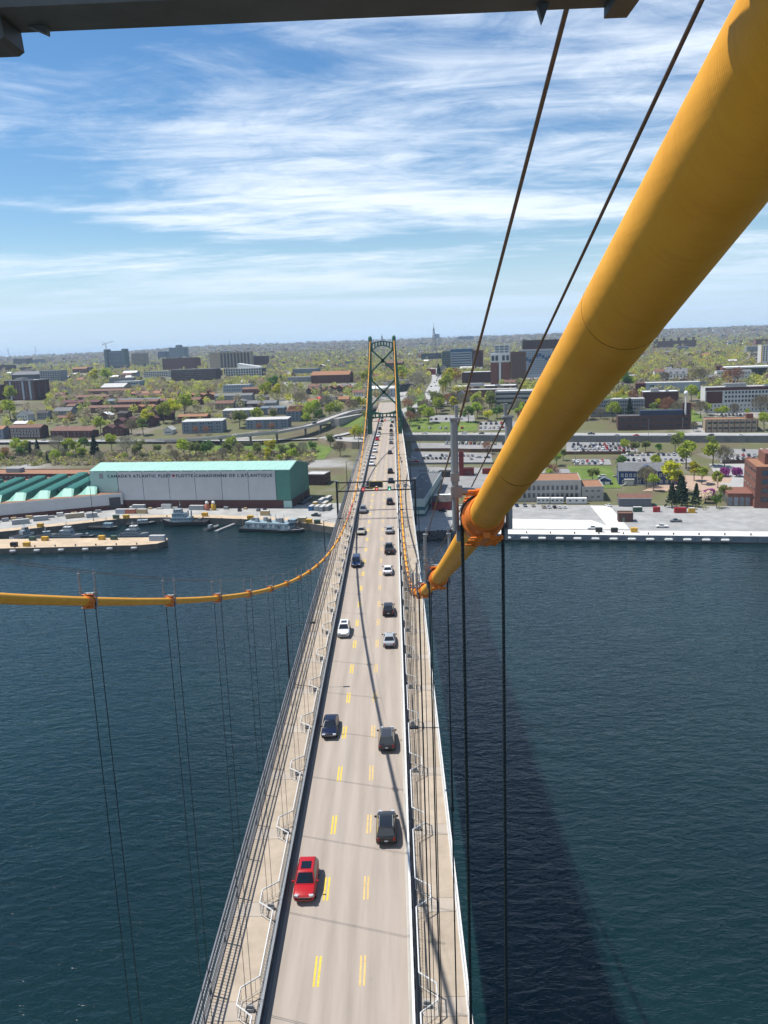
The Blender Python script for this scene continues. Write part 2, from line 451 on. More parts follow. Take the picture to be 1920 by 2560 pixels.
CH2 = MB().bar((0, 0, 0), (1.1, 0, -.55), .12, .12).mesh('fender_chain', GALV)
nf = 0
for i in range(13):
    px_ = 5 + i * 8.25
    p = along(JA, JB, px_ / L)
    f = thing('dock_fender', '%s white foam fender from the left end of the jetty wall' % ORD[i], 'fender', (p[0] + jn[0] * 1.35, p[1] + jn[1] * 1.35, 1.7), jdir, 'foam fenders on the jetty wall')
    link('fender_body', FM, f)
    for s in (-1, 1):
        for me in (CH, CH2):
            c = link('chain', me, f, (s * 1.9, 0.2, 0)); c.scale = (s, 1, 1)
# pier fenders: grey drums half sunk along the pier front
DRUM = MB().loft([[(xx, r * math.cos(k * math.pi / 4), r * math.sin(k * math.pi / 4)) for k in range(8)] for xx, r in ((-1.5, .5), (-1.2, .75), (1.2, .75), (1.5, .5))]).mesh('drum_fender', mat('drum_grey', (0.42, 0.43, 0.44), 0.6), 40)
for i in range(7):
    x = -198 + i * 12.2; y = np.interp(x, [-196, -122], [398.5, 396]) - 0.75
    f = tag(link('drum_fender', DRUM, None, (x, y, 1.5)), '%s grey drum fender from the left along the front of the pier' % ORD[i], 'fender', 'drum fenders on the pier')

# ------------------------------------------------------------------ town roads, lots and lawns
ROADC = mat('street_paving', (0.37, 0.37, 0.365), 0.9, 0, 0.12, 0.08)
road('shore_street', ROADC, [(-700, 850), (-366, 773), (-294, 757), (-233, 743), (-196, 733)], 15, 0.10, 'grey street')
road('ramp_road', ROADC, [(-196, 733), (-120, 716), (-96, 712), (-60, 708), (-42, 716), (-30, 725), (-12, 745)], 9, 0.11)
road('boulevard', ROADC, [(4, 780), (14, 800), (30, 818), (46, 860), (47, 927), (54, 1000), (62, 1100), (68, 1200), (80, 1500)], 15, 0.12)
road('side_street', ROADC, [(8, 850), (14, 920), (20, 1000), (36, 1100)], 9, 0.10)
road('cross_street', ROADC, [(60, 826), (36, 812), (20, 790), (12, 768), (6, 752)], 9, 0.08)
lot = lambda *a, **k: patch('parking_lot', ASPHALT, *a, **k)
lot((13, 599), (74, 588), (77, 622), (18, 644), 0.35)
lot((18, 648), (92, 628), (96, 654), (18, 674), 0.3)
lot((132, 614), (182, 602), (186, 632), (138, 646), 0.35)
lot((128, 568), (152, 562), (155, 580), (130, 586), 0.35)
lot((158, 566), (205, 556), (212, 588), (168, 598), 0.35)
lot((222, 552), (280, 538), (284, 584), (234, 600), 0.35)
lot((36, 742), (76, 735), (78, 762), (38, 770), 0.3)
lot((76, 700), (112, 694), (116, 724), (80, 732), 0.3)
lot((-348, 690), (-318, 684), (-314, 700), (-344, 706), 0.3)
patch('service_yard', ASPHALT, (14, 500), (120, 480), (126, 556), (14, 588), 0.05)
patch('brick_court', mat('court_paving', (0.42, 0.30, 0.23), 0.85, 0, 0.12, 0.3), (150, 486), (196, 478), (214, 512), (186, 524), 0.06)
patch('garden_lane', ROADC, (196, 478), (262, 462), (270, 540), (214, 552), 0.05)
lawn = lambda *a, **k: patch('lawn', LAWN, *a, **k)
lawn((20, 712), (74, 700), (78, 738), (16, 772), 0.12)
lawn((118, 500), (141, 496), (150, 560), (122, 566), 0.12)
lawn((225, 690), (262, 682), (266, 760), (230, 770), 0.15)
lawn((-48, 746), (-21, 742), (-22, 800), (-49, 794), 0.15)
lawn((-168, 690), (-62, 668), (-62, 692), (-168, 714), 0.06)
lawn((22, 822), (36, 850), (38, 960), (24, 900), 0.14)
lawn((-75, 636), (-50, 630), (-46, 676), (-66, 690), 0.14)
for a in ((13, 599, 75, 40), (45, 640, 70, 30), (160, 620, 40, 30), (180, 575, 32, 26), (255, 570, 38, 34), (56, 752, 26, 22), (95, 712, 24, 20), (-35, 770, 22, 30), (140, 574, 20, 18)):
    TREE_BLOCK.append((a[0], a[1], a[2] * .8))

# the embanked street right of the bridge with its long retaining wall
WALLGREY = mat('retaining_wall', (0.20, 0.195, 0.19), 0.9, 0, 0.22, 0.15)
MEDIAN = mat('street_median', (0.24, 0.25, 0.26), 0.9, 0, 0.2, 0.5)
wp = [(8, 682, 20.0), (24, 680, 20.0), (88, 661, 19.6), (150, 643, 19.0), (205, 629, 18.6), (270, 612, 18.2), (420, 575, 18)]
rows0, rows1 = [], []
rw = thing('retaining_wall', 'long grey concrete retaining wall below the embanked street', 'wall')
for i, (a, c) in enumerate(zip(wp, wp[1:])):
    d = Vector((c[0] - a[0], c[1] - a[1])); n = d.normalized(); k = max(1, int(d.length / 9))
    for j in range(k):
        p = [a[q] + (c[q] - a[q]) * j / k for q in range(3)]; q2 = [a[q] + (c[q] - a[q]) * (j + 1) / k for q in range(3)]
        mb = MB().prism([(p[0], p[1]), (q2[0] - n.x * .06, q2[1] - n.y * .06), (q2[0] - n.x * .06 - n.y * .6, q2[1] - n.y * .06 + n.x * .6), (p[0] - n.y * .6, p[1] + n.x * .6)], T(p[0], p[1]) - 4, p[2] + .9)
        mb.build('wall_panel', WALLGREY, rw)
def offset_rows(pts, offs, zs):
    rows = []
    for i, p in enumerate(pts):
        a, c = pts[max(0, i - 1)], pts[min(len(pts) - 1, i + 1)]
        d = Vector((c[0] - a[0], c[1] - a[1])).normalized()
        rows.append([(p[0] - d.y * o_, p[1] + d.x * o_, p[2] + z) for o_, z in zip(offs, zs)])
    return rows
wps = resample(wp, 12)
sheet('embanked_street', ROADC, offset_rows(wps, [0.6, 12, 12, 26], [0, 0.05, 0.05, 0.1]))
sheet('street_median', MEDIAN, offset_rows(wps, [7.2, 12.8], [0.12, 0.14]))
for p in wps: TREE_BLOCK.append((p[0] + 4, p[1] + 14, 19))
# lower walls between the car parks
for nm, lab, pts, z0, z1, m in (('wall', 'low brown wall between the two car parks beside the bridge', [(20, 646), (46, 640), (62, 632), (92, 625)], 9, 14.2, BRICK_BROWN),
                                ('wall', 'low concrete wall below the car park beside the bridge', [(10, 598), (30, 593), (46, 590), (78, 583)], 5, 10.3, CONCRETE_DARK),
                                ('wall', 'timber-brown wall below the full car park behind the blue house', [(128, 606), (150, 601), (172, 596)], 7, 13.2, BRICK_BROWN),
                                ('wall', 'brown wall below the car park beside the brick office', [(222, 550), (250, 545)], 6, 11.5, BRICK_DARK)):
    w = thing(nm, lab, 'wall')
    for a, c in zip(pts, pts[1:]):
        d = Vector((c[0] - a[0], c[1] - a[1])).normalized()
        MB().prism([a, c, (c[0] - d.y * .5, c[1] + d.x * .5), (a[0] - d.y * .5, a[1] + d.x * .5)], z0, z1).build('wall_panel', m, w)

# ------------------------------------------------------------------ the elevated ramp on the left
rp = [(-233, 743, 17.3), (-196, 733, 17.9), (-172, 724, 19.0), (-145, 712, 21.4), (-118, 704, 23.6), (-96, 708, 24.6), (-73, 724, 27.0), (-61, 740, 28.8), (-50, 764, 31.2), (-38, 790, 33.0), (-20, 808, 34.2), (0, 822, 35.6)]
rps = resample(rp, 6)
ramp = thing('elevated_ramp', 'curving concrete ramp on tall piers climbing to the bridge approach', 'ramp', (0, 0, 0))
def ramp_strip(name, m, offs, zs):
    rows = offset_rows(rps, offs, zs); n = len(rows[0])
    MB().loft([[Vector(p) for p in r] for r in rows]).build(name, m, ramp)
ramp_strip('carriageway', CONCRETE, [4.6, 4.6, -4.6, -4.6], [-1.1, 0, 0, -1.1])
ramp_strip('parapet', CONCRETE, [5.0, 5.0, 4.6, 4.6], [-1.3, .95, .95, -1.3])
ramp_strip('parapet', CONCRETE, [-4.6, -4.6, -5.0, -5.0], [-1.3, .95, .95, -1.3])
for x, y in ((-145, 712), (-118, 704), (-96, 708), (-73, 724), (-61, 740)):
    z = float(np.interp(x, [p[0] for p in rp], [p[2] for p in rp])) - 1.0
    MB().box((x, y, (T(x, y) - 1 + z - 0.8) / 2), (1.6, 2.2, z - 0.8 - T(x, y) + 1)).box((x, y, z - 0.55), (2.2, 7.5, 0.9)).build('pier', CONCRETE_DARK, ramp)
MB().prism([(-53, 752), (-45, 748), (-20, 800), (-30, 806), (-40, 796)], 18, 30.6).build('abutment', CONCRETE, ramp)
for p in rps: TREE_BLOCK.append((p[0], p[1], 8))
# curved wall of the turning loop below the bridge
cw = [(-62, 706), (-52, 690), (-42, 678), (-30, 668), (-18, 664), (-4, 664)]
cwt = thing('curved_wall', 'curved tan concrete wall holding up the street loop by the bridge', 'wall')
for a, c in zip(resample(cw, 4), resample(cw, 4)[1:]):
    d = Vector((c[0] - a[0], c[1] - a[1])).normalized()
    MB().prism([a, (c[0] - d.x * .04, c[1] - d.y * .04), (c[0] - d.y * .7, c[1] + d.x * .7), (a[0] - d.y * .7, a[1] + d.x * .7)], 8, 18.6).build('wall_panel', mat('tan_concrete', (0.36, 0.29, 0.22), 0.9, 0, 0.15, 0.3), cwt)
sheet('loop_street', ROADC, [[(-62, 706.6, 17.7), (-52, 690.6, 17.7), (-42, 678.6, 17.7), (-30, 668.6, 17.7), (-18, 664.6, 17.7), (-4, 664.6, 17.7)],
                             [(-60, 730, 18.2), (-50, 732, 18.2), (-40, 734, 18.2), (-30, 735, 18.2), (-18, 735, 18.2), (-4, 735, 18.2)]])
TREE_BLOCK.append((-30, 700, 34))
# ------------------------------------------------------------------ the suspension bridge
SPAN, PANEL = 441.2, 441.2 / 43
def deckz(y):
    if 0 <= y <= SPAN: s = (y - 220.6) / 220.6; return 48.7 + 4.4 * (1 - s * s)
    if y < 0: return 48.7 + 0.04 * y
    return 48.7 - (y - SPAN) * 0.027 if y < 700 else deckz(699.9) - (y - 700) * 0.035
def cablez(y):
    if y <= SPAN: return 55.94 + 42 * ((y - 220.6) / 220.6) ** 2
    return 98 - (y - SPAN) * 0.325
ROAD = ramp_mat('bridge_road', [(0.28, (0.315, 0.27, 0.231)), (0.5, (0.365, 0.314, 0.27)), (0.72, (0.405, 0.347, 0.30))], 1.1, 7, rough=0.8, stretch=(1.0, 0.05, 1),
                second=[((0.29, 0.255, 0.225), 0.45, 0.56, 0.8), ((0.24, 0.215, 0.195), 2.2, 0.74, 0.8)])
nt = ROAD.node_tree; b = nt.nodes['Principled BSDF']; src = b.inputs['Base Color'].links[0].from_socket
def rn(t, **kw):
    n = nt.nodes.new(t)
    for k, v in kw.items(): setattr(n, k, v)
    return n
def rmath(op, a, c):
    n = rn('ShaderNodeMath', operation=op)
    for i, v in enumerate((a, c)):
        if isinstance(v, (int, float)): n.inputs[i].default_value = v
        elif v is not None: nt.links.new(v, n.inputs[i])
    return n.outputs[0]
tcr = rn('ShaderNodeTexCoord'); sx = rn('ShaderNodeSeparateXYZ'); nt.links.new(tcr.outputs['Object'], sx.inputs[0])
trk = rmath('MULTIPLY', rmath('SUBTRACT', 1.0, rmath('COSINE', rmath('MULTIPLY', rmath('ADD', sx.outputs[0], 1.79), 4 * math.pi / 3.36), None)), .5)     # two wheel tracks to a lane
mpr = rn('ShaderNodeMapping'); mpr.inputs['Scale'].default_value = (1.3, .09, 1); nt.links.new(tcr.outputs['Object'], mpr.inputs[0])
nzr = rn('ShaderNodeTexNoise'); nzr.inputs['Scale'].default_value = 1.0; nzr.inputs['Detail'].default_value = 6; nt.links.new(mpr.outputs[0], nzr.inputs['Vector'])
spr = rn('ShaderNodeTexNoise'); spr.inputs['Scale'].default_value = 1.7; spr.inputs['Detail'].default_value = 7; spr.inputs['Roughness'].default_value = .7; nt.links.new(tcr.outputs['Object'], spr.inputs['Vector'])
sp2 = rn('ShaderNodeMapRange'); sp2.inputs['From Min'].default_value = .63; sp2.inputs['From Max'].default_value = .72; sp2.inputs['To Max'].default_value = .22; nt.links.new(spr.outputs['Fac'], sp2.inputs['Value'])
wear = rmath('ADD', rmath('MULTIPLY', rmath('MULTIPLY', trk, nzr.outputs['Fac']), .24), sp2.outputs[0])
hv = rn('ShaderNodeHueSaturation'); nt.links.new(src, hv.inputs['Color']); nt.links.new(rmath('SUBTRACT', 1.06, wear), hv.inputs['Value']); nt.links.new(hv.outputs[0], b.inputs['Base Color'])
PATH = mat('path_surface', (0.385, 0.32, 0.25), 0.85, 0, 0.14, 0.7, objvar=0.07)
PATH_PLATE = mat('path_plate', (0.41, 0.355, 0.30), 0.85, 0, 0.10, 0.7, objvar=0.06)
YELLOW = mat('yellow_marking', (0.72, 0.50, 0.045), 0.7, 0, 0.25, 6)
YELLOW_WORN = mat('worn_yellow_marking', (0.60, 0.42, 0.16), 0.75, 0, 0.35, 6)
EDGE_WHITE = mat('edge_marking', (0.76, 0.72, 0.58), 0.7, 0, 0.12, 4)
deck = tag(link('bridge_deck', None), None, None, None, 'structure')
ysd = [-8 + i * (SPAN + 8) / 88 for i in range(89)] + [SPAN + 8 + i * 10.5 for i in range(42)]
def run(x0, x1, z0, z1, ys, name, m, parent, mb=None):
    """a long beam following the deck's camber"""
    mb2 = mb or MB()
    mb2.loft([[(x0, y, deckz(y) + z0), (x1, y, deckz(y) + z0), (x1, y, deckz(y) + z1), (x0, y, deckz(y) + z1)] for y in ys])
    return None if mb else mb2.build(name, m, parent)
run(-5.45, 5.55, -0.45, 0.0, ysd, 'road_surface', ROAD, deck)
run(-9.45, -5.45, -0.55, -0.06, ysd, 'path_slab', CONCRETE_DARK, deck)
run(5.55, 9.25, -0.55, -0.06, ysd, 'path_slab', CONCRETE_DARK, deck)
for s in (-1, 1): run(s * 6.2 - 0.3, s * 6.2 + 0.3, -2.6, -0.56, ysd, 'girder', DARK_STEEL, deck)
run(-4.5, 4.5, -1.3, -0.46, ysd, 'deck_box', DARK_STEEL, deck)
ym = [-8 + i * 5.13 for i in range(90)]
run(4.93, 5.09, 0.003, 0.008, ysd[:110], 'edge_line', EDGE_WHITE, deck)
for s, x0, x1 in ((-1, -9.3, -5.75), (1, 5.75, 9.0)):
    for k in range(0, 44):
        y = k * PANEL
        for a, c, m, nm, h in ((y + 0.85, y + PANEL - 0.85, PATH, 'path_panel', 0.0), (y - 0.82, y + 0.82, PATH_PLATE, 'path_plate', 0.004)):
            if c > SPAN + 4: continue
            MB().loft([[(x0, q, deckz(q) - 0.058), (x1, q, deckz(q) - 0.058), (x1, q, deckz(q) + h), (x0, q, deckz(q) + h)] for q in (a, (a + c) / 2, c)]).build(nm, m, deck)
    run(x0, x1, -0.058, 0.0, ysd[90:], 'path_panel', PATH, deck)
y = 53.3 - 9.1 * 5
while y < 640:
    for x, m in ((-1.79, YELLOW), (1.57, YELLOW_WORN)):
        mb = MB()
        for o_ in (-0.15, 0.15):
            mb.add([(x + o_ - .075, y, deckz(y) + .006), (x + o_ + .075, y, deckz(y) + .006), (x + o_ + .075, y + 2.95, deckz(y + 2.95) + .006), (x + o_ - .075, y + 2.95, deckz(y + 2.95) + .006)], [(0, 1, 2, 3)])
        mb.build('lane_dash', m, deck)
    y += 9.1
JOINT = mat('joint_steel', (0.06, 0.05, 0.055), 0.6, 0.4)
for y, w in ((214.6, 0.9), (SPAN, 0.7), (3.0, 0.7)):
    run(-5.44, 5.5, 0.002, 0.012, [y - w / 2, y + w / 2], 'expansion_joint', JOINT, deck)
# piers carrying the side span and the viaduct
for y in (601, 640, 680, 720):
    p = thing('bridge_pier', {601: 'tall grey concrete bridge pier nearest beyond the far tower', 640: 'second concrete pier of the approach viaduct behind the far tower', 680: 'third concrete pier of the approach viaduct behind the far tower', 720: 'shortest concrete pier of the approach viaduct, nearest the town'}[y], 'pier', (0, y, 0))
    zt = deckz(y) - 2.6; zb = T(0, y) - 2
    for s in (-1, 1): MB().box((s * 6, 0, (zb + zt) / 2), (2.2, 2.2, zt - zb)).build('column', CONCRETE, p)
    MB().box((0, 0, zt - 0.55), (15, 2.6, 1.5)).build('cap_beam', CONCRETE, p)
TREE_BLOCK += [(0, y, 17) for y in range(380, 860, 14)]

# ---- main cables with bands, hangers and hand ropes
cm = bpy.data.materials.new('cable_yellow'); cm.use_nodes = True
nt = cm.node_tree; b = nt.nodes['Principled BSDF']
b.inputs['Roughness'].default_value = 0.6; b.inputs['Specular IOR Level'].default_value = 0.2
tcn = nt.nodes.new('ShaderNodeTexCoord')
def nnode(t, **kw):
    n = nt.nodes.new(t)
    for k, v in kw.items():
        if k in n.inputs: n.inputs[k].default_value = v
        else: setattr(n, k, v)
    return n
wv = nnode('ShaderNodeTexWave', wave_type='BANDS', bands_direction='Y', Scale=38.0, Distortion=1.6, Detail=3.0)
wv.inputs['Detail Scale'].default_value = 0.6
nt.links.new(tcn.outputs['Object'], wv.inputs['Vector'])
nz1 = nnode('ShaderNodeTexNoise', Scale=2.0, Detail=6.0, Roughness=0.6); nt.links.new(tcn.outputs['Object'], nz1.inputs['Vector'])
mp = nnode('ShaderNodeMapping'); mp.inputs['Scale'].default_value = (9, 1.0, 9); nt.links.new(tcn.outputs['Object'], mp.inputs[0])
nz2 = nnode('ShaderNodeTexNoise', Scale=1.6, Detail=5.0); nt.links.new(mp.outputs[0], nz2.inputs['Vector'])
cr = nnode('ShaderNodeValToRGB')
cr.color_ramp.elements[0].position = 0.3; cr.color_ramp.elements[0].color = (0.60, 0.262, 0.018, 1)
cr.color_ramp.elements[1].position = 0.7; cr.color_ramp.elements[1].color = (0.70, 0.335, 0.030, 1)
nt.links.new(nz1.outputs['Fac'], cr.inputs[0])
mp3 = nnode('ShaderNodeMapping'); mp3.inputs['Scale'].default_value = (2.2, 14.0, 2.2); nt.links.new(tcn.outputs['Object'], mp3.inputs[0])
nz3 = nnode('ShaderNodeTexNoise', Scale=2.4, Detail=6.0, Roughness=0.7); nt.links.new(mp3.outputs[0], nz3.inputs['Vector'])
gm = nnode('ShaderNodeMapRange'); gm.inputs['From Min'].default_value = .50; gm.inputs['From Max'].default_value = .74; gm.inputs['To Max'].default_value = .28; nt.links.new(nz3.outputs['Fac'], gm.inputs['Value'])
gx = nnode('ShaderNodeMix'); gx.data_type = 'RGBA'; gx.inputs[7].default_value = (0.40, 0.175, 0.014, 1); nt.links.new(gm.outputs[0], gx.inputs['Factor']); nt.links.new(cr.outputs[0], gx.inputs[6]); nt.links.new(gx.outputs[2], b.inputs['Base Color'])
b1 = nnode('ShaderNodeBump', Strength=0.13, Distance=0.003); nt.links.new(wv.outputs['Fac'], b1.inputs['Height'])
b2 = nnode('ShaderNodeBump', Strength=0.22, Distance=0.012); nt.links.new(nz2.outputs['Fac'], b2.inputs['Height']); nt.links.new(b1.outputs[0], b2.inputs['Normal'])
nt.links.new(b2.outputs[0], b.inputs['Normal'])
CABLE = MATS['cable_yellow'] = cm
rm = bpy.data.materials.new('hanger_rope'); rm.use_nodes = True
nt = rm.node_tree; b = nt.nodes['Principled BSDF']; b.inputs['Roughness'].default_value = 0.45
b.inputs['Specular IOR Level'].default_value = 0.3
HANGER = MATS['hanger_rope'] = rm
tcn = nt.nodes.new('ShaderNodeTexCoord'); mp = nnode('ShaderNodeMapping'); mp.inputs['Rotation'].default_value = (R(28), R(28), 0); nt.links.new(tcn.outputs['Object'], mp.inputs[0])
wv = nnode('ShaderNodeTexWave', wave_type='BANDS', bands_direction='Z', Scale=7.0, Distortion=0.0); nt.links.new(mp.outputs[0], wv.inputs['Vector'])
cr = nnode('ShaderNodeValToRGB'); cr.color_ramp.elements[0].color = (0.006, 0.010, 0.012, 1); cr.color_ramp.elements[1].color = (0.018, 0.026, 0.028, 1)
nt.links.new(wv.outputs['Fac'], cr.inputs[0]); nt.links.new(cr.outputs[0], b.inputs['Base Color'])
bp = nnode('ShaderNodeBump', Strength=0.3, Distance=0.006); nt.links.new(wv.outputs['Fac'], bp.inputs['Height']); nt.links.new(bp.outputs[0], b.inputs['Normal'])

BAND_R = 0.198
bandm = MB()
bandm.loft([[(BAND_R * sc * math.cos(2 * math.pi * k / 24), yy, BAND_R * sc * math.sin(2 * math.pi * k / 24)) for k in range(24)] for yy, sc in ((-.44, .9), (-.40, 1.0), (-.1, 1.03), (-.09, 1.16), (.09, 1.16), (.1, 1.03), (.40, 1.0), (.44, .9))])
for s in (-1, 1):                                                  # the bolted lips above and below the two half shells
    bandm.box((0, 0, s * .225), (.07, .80, .06))
bandm_mesh = bandm.mesh('cable_band', ORANGE, 35)
bolt = MB()
for s in (-1, 1):
    for yy in (-.32, -.12, .12, .32):
        for r_, a, c in ((.016, -.17, .17), (.030, -.085, -.04), (.030, .04, .085), (.027, .14, .17)):
            bolt.loft([[(xx, yy + r_ * math.cos(k * math.pi / 3), s * .245 + r_ * math.sin(k * math.pi / 3)) for k in range(6)] for xx in (a, c)])
bolt_mesh = bolt.mesh('band_bolts', ORANGE)
saddle = MB().tube([(.217 * math.cos(a), 0, .217 * math.sin(a)) for a in [math.pi * i / 12 for i in range(13)]], .024, 8).mesh('rope_loop', HANGER, 50)
st = MB()
for s in (-1, 1):
    st.tube([(s * .285, 0, -.12), (s * .285, 0, .62)], .036, 10)
    st.tube([(s * .285, 0, .44), (s * .285, 0, 1.07)], .039, 10)
    st.box((s * .285, 0, .46), (.09, .09, .09)); st.box((s * .27, 0, .30), (.12, .08, .12))
    st.box((s * .275, 0, 1.075), (.11, .11, .02)); st.box((s * .255, .02, 1.12), (.03, .05, .12))
    st.tube([(s * .255, .03, 1.18), (s * .255, .03, 1.21)], .022, 8)
    st.box((s * .25, .06, -.16), (.05, .08, .18))
st.tube([(-.29, 0, .30), (.29, 0, .30)], .042, 10)
stan_mesh = st.mesh('stanchion', GALV, 40)
for side, cx, lab in ((1, 6.2, 'right-hand yellow main cable sweeping past the camera down to the road'), (-1, -6.2, 'left-hand yellow main cable curving across the water to mid-span')):
    c = thing('main_cable', lab, 'bridge cable', (cx, 0, 0))
    ys = [-10, -4, 0] + [i * PANEL / 2 for i in range(1, 86)] + [SPAN + 2, SPAN + 40, SPAN + 158]
    zs = [cablez(q) if q >= 0 else 98 + q * 0.36 for q in ys]
    MB().tube([(0, q, z) for q, z in zip(ys, zs)], .165, 40).build('cable', CABLE, c, smooth=60)
    for q in (4.9, 7.6, 15.5, 25):                                                   # wrapping seams
        a = math.atan2(cablez(q + .1) - cablez(q - .1), .2)
        r_ = MB(); r_.loft([[(.1662 * math.cos(2 * math.pi * k / 32), yy, .1662 * math.sin(2 * math.pi * k / 32)) for k in range(32)] for yy in (-.0015, .0015)])
        o = r_.build('wrapping_seam', mat('seam_ochre', (0.34, 0.15, 0.02), 0.7), c, loc=(0, q, cablez(q))); o.rotation_euler = (a, 0, 0)
    hr = {s: [] for s in (-1, 1)}
    for k in range(1, 43):
        y = k * PANEL; z = cablez(y); a = math.atan2(cablez(y + .5) - cablez(y - .5), 1.0)
        bd = link('cable_band', bandm_mesh, c, (0, y, z)); bd.rotation_euler = (a, 0, 0)
        if k < 16: tag(link('bolts', bolt_mesh, bd), kind='stuff')
        if k < 12: lp = link('rope_loop', saddle, c, (0, y, z + .03))
        for s in (-1, 1):
            zb = deckz(y) + 0.25
            if z - zb > 1.0:
                MB().tube([(s * .217, y, z + .03), (s * .217, y, zb)], .018, 8, caps=False).build('hanger_rope', HANGER, c, smooth=60)
        stn = link('stanchion', stan_mesh, c, (0, y, z))
        for s in (-1, 1): hr[s].append((s * .25 + .045 * side, y + .02, z + 1.13))
    for s in (-1, 1):
        pts = [(s * .25 + .045 * side, 0.3, cablez(0.3) + 1.13)] + [p for p in hr[s]] + [(s * .25 + .045 * side, SPAN - .5, cablez(SPAN - .5) + 1.13)]
        MB().tube(pts, .0108, 6).build('hand_rope', ROPE, c, smooth=60)
    if side < 0:                                                    # red primer wrap near the low point
        pts = [(0, q, cablez(q)) for q in np.arange(185, 211, 3.0)]
        MB().tube(pts, .185, 16).build('primer_wrap', mat('red_primer', (0.62, 0.10, 0.06), 0.6), c, smooth=60)
# climbing guards: meshed frames round the cables where they come within reach of the path
guard = MB()
for x0, x1, z0, z1 in ((-1.1, -.25, -.9, 2.4), (.25, 1.1, -.9, 2.4)):
    for p, q in (((x0, 0, z0), (x1, 0, z0)), ((x0, 0, z1), (x1, 0, z1)), ((x0, 0, z0), (x0, 0, z1)), ((x1, 0, z0), (x1, 0, z1)), ((x0, 0, .75), (x1, 0, .75))): guard.bar(p, q, .07, .07)
    for i in range(1, 6): guard.bar((x0 + (x1 - x0) * i / 6, 0, z0), (x0 + (x1 - x0) * i / 6, 0, z1), .02, .02)
    for i in range(1, 16): guard.bar((x0, 0, z0 + (z1 - z0) * i / 16), (x1, 0, z0 + (z1 - z0) * i / 16), .02, .02)
guard.bar((-.3, 0, -.7), (.3, 0, -.7), .06, .06); guard.bar((-.3, 0, 2.3), (.3, 0, 2.3), .06, .06)
gmesh = guard.mesh('climbing_guard', GALV)
for x, y, lab in ((6.2, 176, 'grey meshed climbing guard on the right cable in front of the sign gantry'), (-6.2, 176, 'grey meshed climbing guard on the left cable in front of the sign gantry'),
                  (6.2, 322, 'grey meshed climbing guard on the right cable beyond the sign gantry'), (-6.2, 322, 'grey meshed climbing guard on the left cable beyond the sign gantry')):
    tag(link('climbing_guard', gmesh, None, (x, y, cablez(y))), lab, 'guard', 'climbing guards on the cables')

# ---- road barriers and the white handrails that bulge round each hanger
YN, YF = 30.0, SPAN
POSTM = MB().box((0, 0, .5), (.14, .16, 1.0)).mesh('barrier_post', DARK_STEEL)
for s, side in ((-1, 'left'), (1, 'right')):
    xb = s * 5.25
    g = thing('road_barrier', 'steel crash barrier of three rails along the %s edge of the carriageway' % side, 'barrier')
    ysb = [q for q in ysd if YN - 12 < q < 640]
    for z, m in ((.30, DARK_STEEL), (.62, DARK_STEEL), (1.02, WHITE_RAIL if s > 0 else GALV)):
        run(xb - .09, xb + .09, z - .08, z + .08, ysb, 'rail', m, g)
    run(s * 5.18 - .24 , s * 5.18 + .24, 0.0, .12, ysb, 'kerb', CONCRETE_DARK if s < 0 else CONCRETE, g)
    y = YN - 10
    while y < SPAN:
        link('post', POSTM, g, (xb + s * .12, y, deckz(y))); y += PANEL / 5
    h = thing('handrail', 'white handrail on the %s of the road stepping out round every hanger' % side, 'handrail')
    top = []
    k0, k1 = 3, 43
    for k in range(k0, k1):
        yh = k * PANEL; xi, xo = s * 5.72, s * 6.92
        top += [(xi, yh - 1.75), (xo, yh - .75), (xo, yh + .75), (xi, yh + 1.75)]
    pts = [(x, q, deckz(q) + 1.22) for x, q in top]
    MB().tube(pts, .06, 6).build('top_rail', WHITE_RAIL, h)
    MB().tube([(x, q, deckz(q) + .14) for x, q in top], .03, 4).build('bottom_rail', WHITE_RAIL, h)
    bars = MB()
    for i, (a, c) in enumerate(zip(top, top[1:])):
        if a[1] > 190: break
        L = math.dist(a, c); n = max(2, int(L / .32))
        for j in range(n):
            x, q = a[0] + (c[0] - a[0]) * j / n, a[1] + (c[1] - a[1]) * j / n
            bars.box((x, q, deckz(q) + .67), (.022, .022, 1.06))
    tag(bars.build('infill_bars', DARK_STEEL if s < 0 else WHITE_RAIL, h), kind='stuff')
    SOCK = MB().box((0, 0, .12), (.6, .34, .24)).box((0, 0, .34), (.5, .12, .24)).mesh('hanger_socket', GALV)
    for k in range(3, 43): link('hanger_socket', SOCK, h, (s * 6.2, k * PANEL, deckz(k * PANEL)))
    # ---- tall outer fence of the footway
    xf = s * 9.18 if s < 0 else 9.0
    f = thing('path_fence', 'tall barred steel fence along the outer edge of the %s path' % ('left-hand cycle' if s < 0 else 'right-hand foot'), 'fence')
    ysf = [q for q in ysd if YN - 12 < q < SPAN + 30]
    FR = mat('fence_grey', (0.20, 0.21, 0.235), 0.5, 0.4)
    for z, r_, m in ((.10, .05, FR), (1.02, .06, GALV), (1.9, .045, GALV), (2.55, .05, FR)):
        run(xf - r_, xf + r_, z - r_, z + r_, ysf, 'rail', WHITE_RAIL if (s > 0 and z > .5) else m, f)
    if s > 0: run(xf - .06, xf + .14, .0, .22, ysf, 'kerb', WHITE_RAIL, f)
    pb = MB().box((0, 0, 1.3), (.11, .11, 2.6)).mesh('fence_post', DARK_STEEL)
    y = YN - 8
    while y < SPAN:
        link('post', pb, f, (xf - s * -.09, y, deckz(y))); y += PANEL / 2
    bars = MB(); y = YN - 8
    while y < 260:
        bars.box((xf, y, deckz(y) + 1.32), (.035, .035, 2.5)); y += .285 if y < 150 else .57
    tag(bars.build('bars', FR, f), kind='stuff')

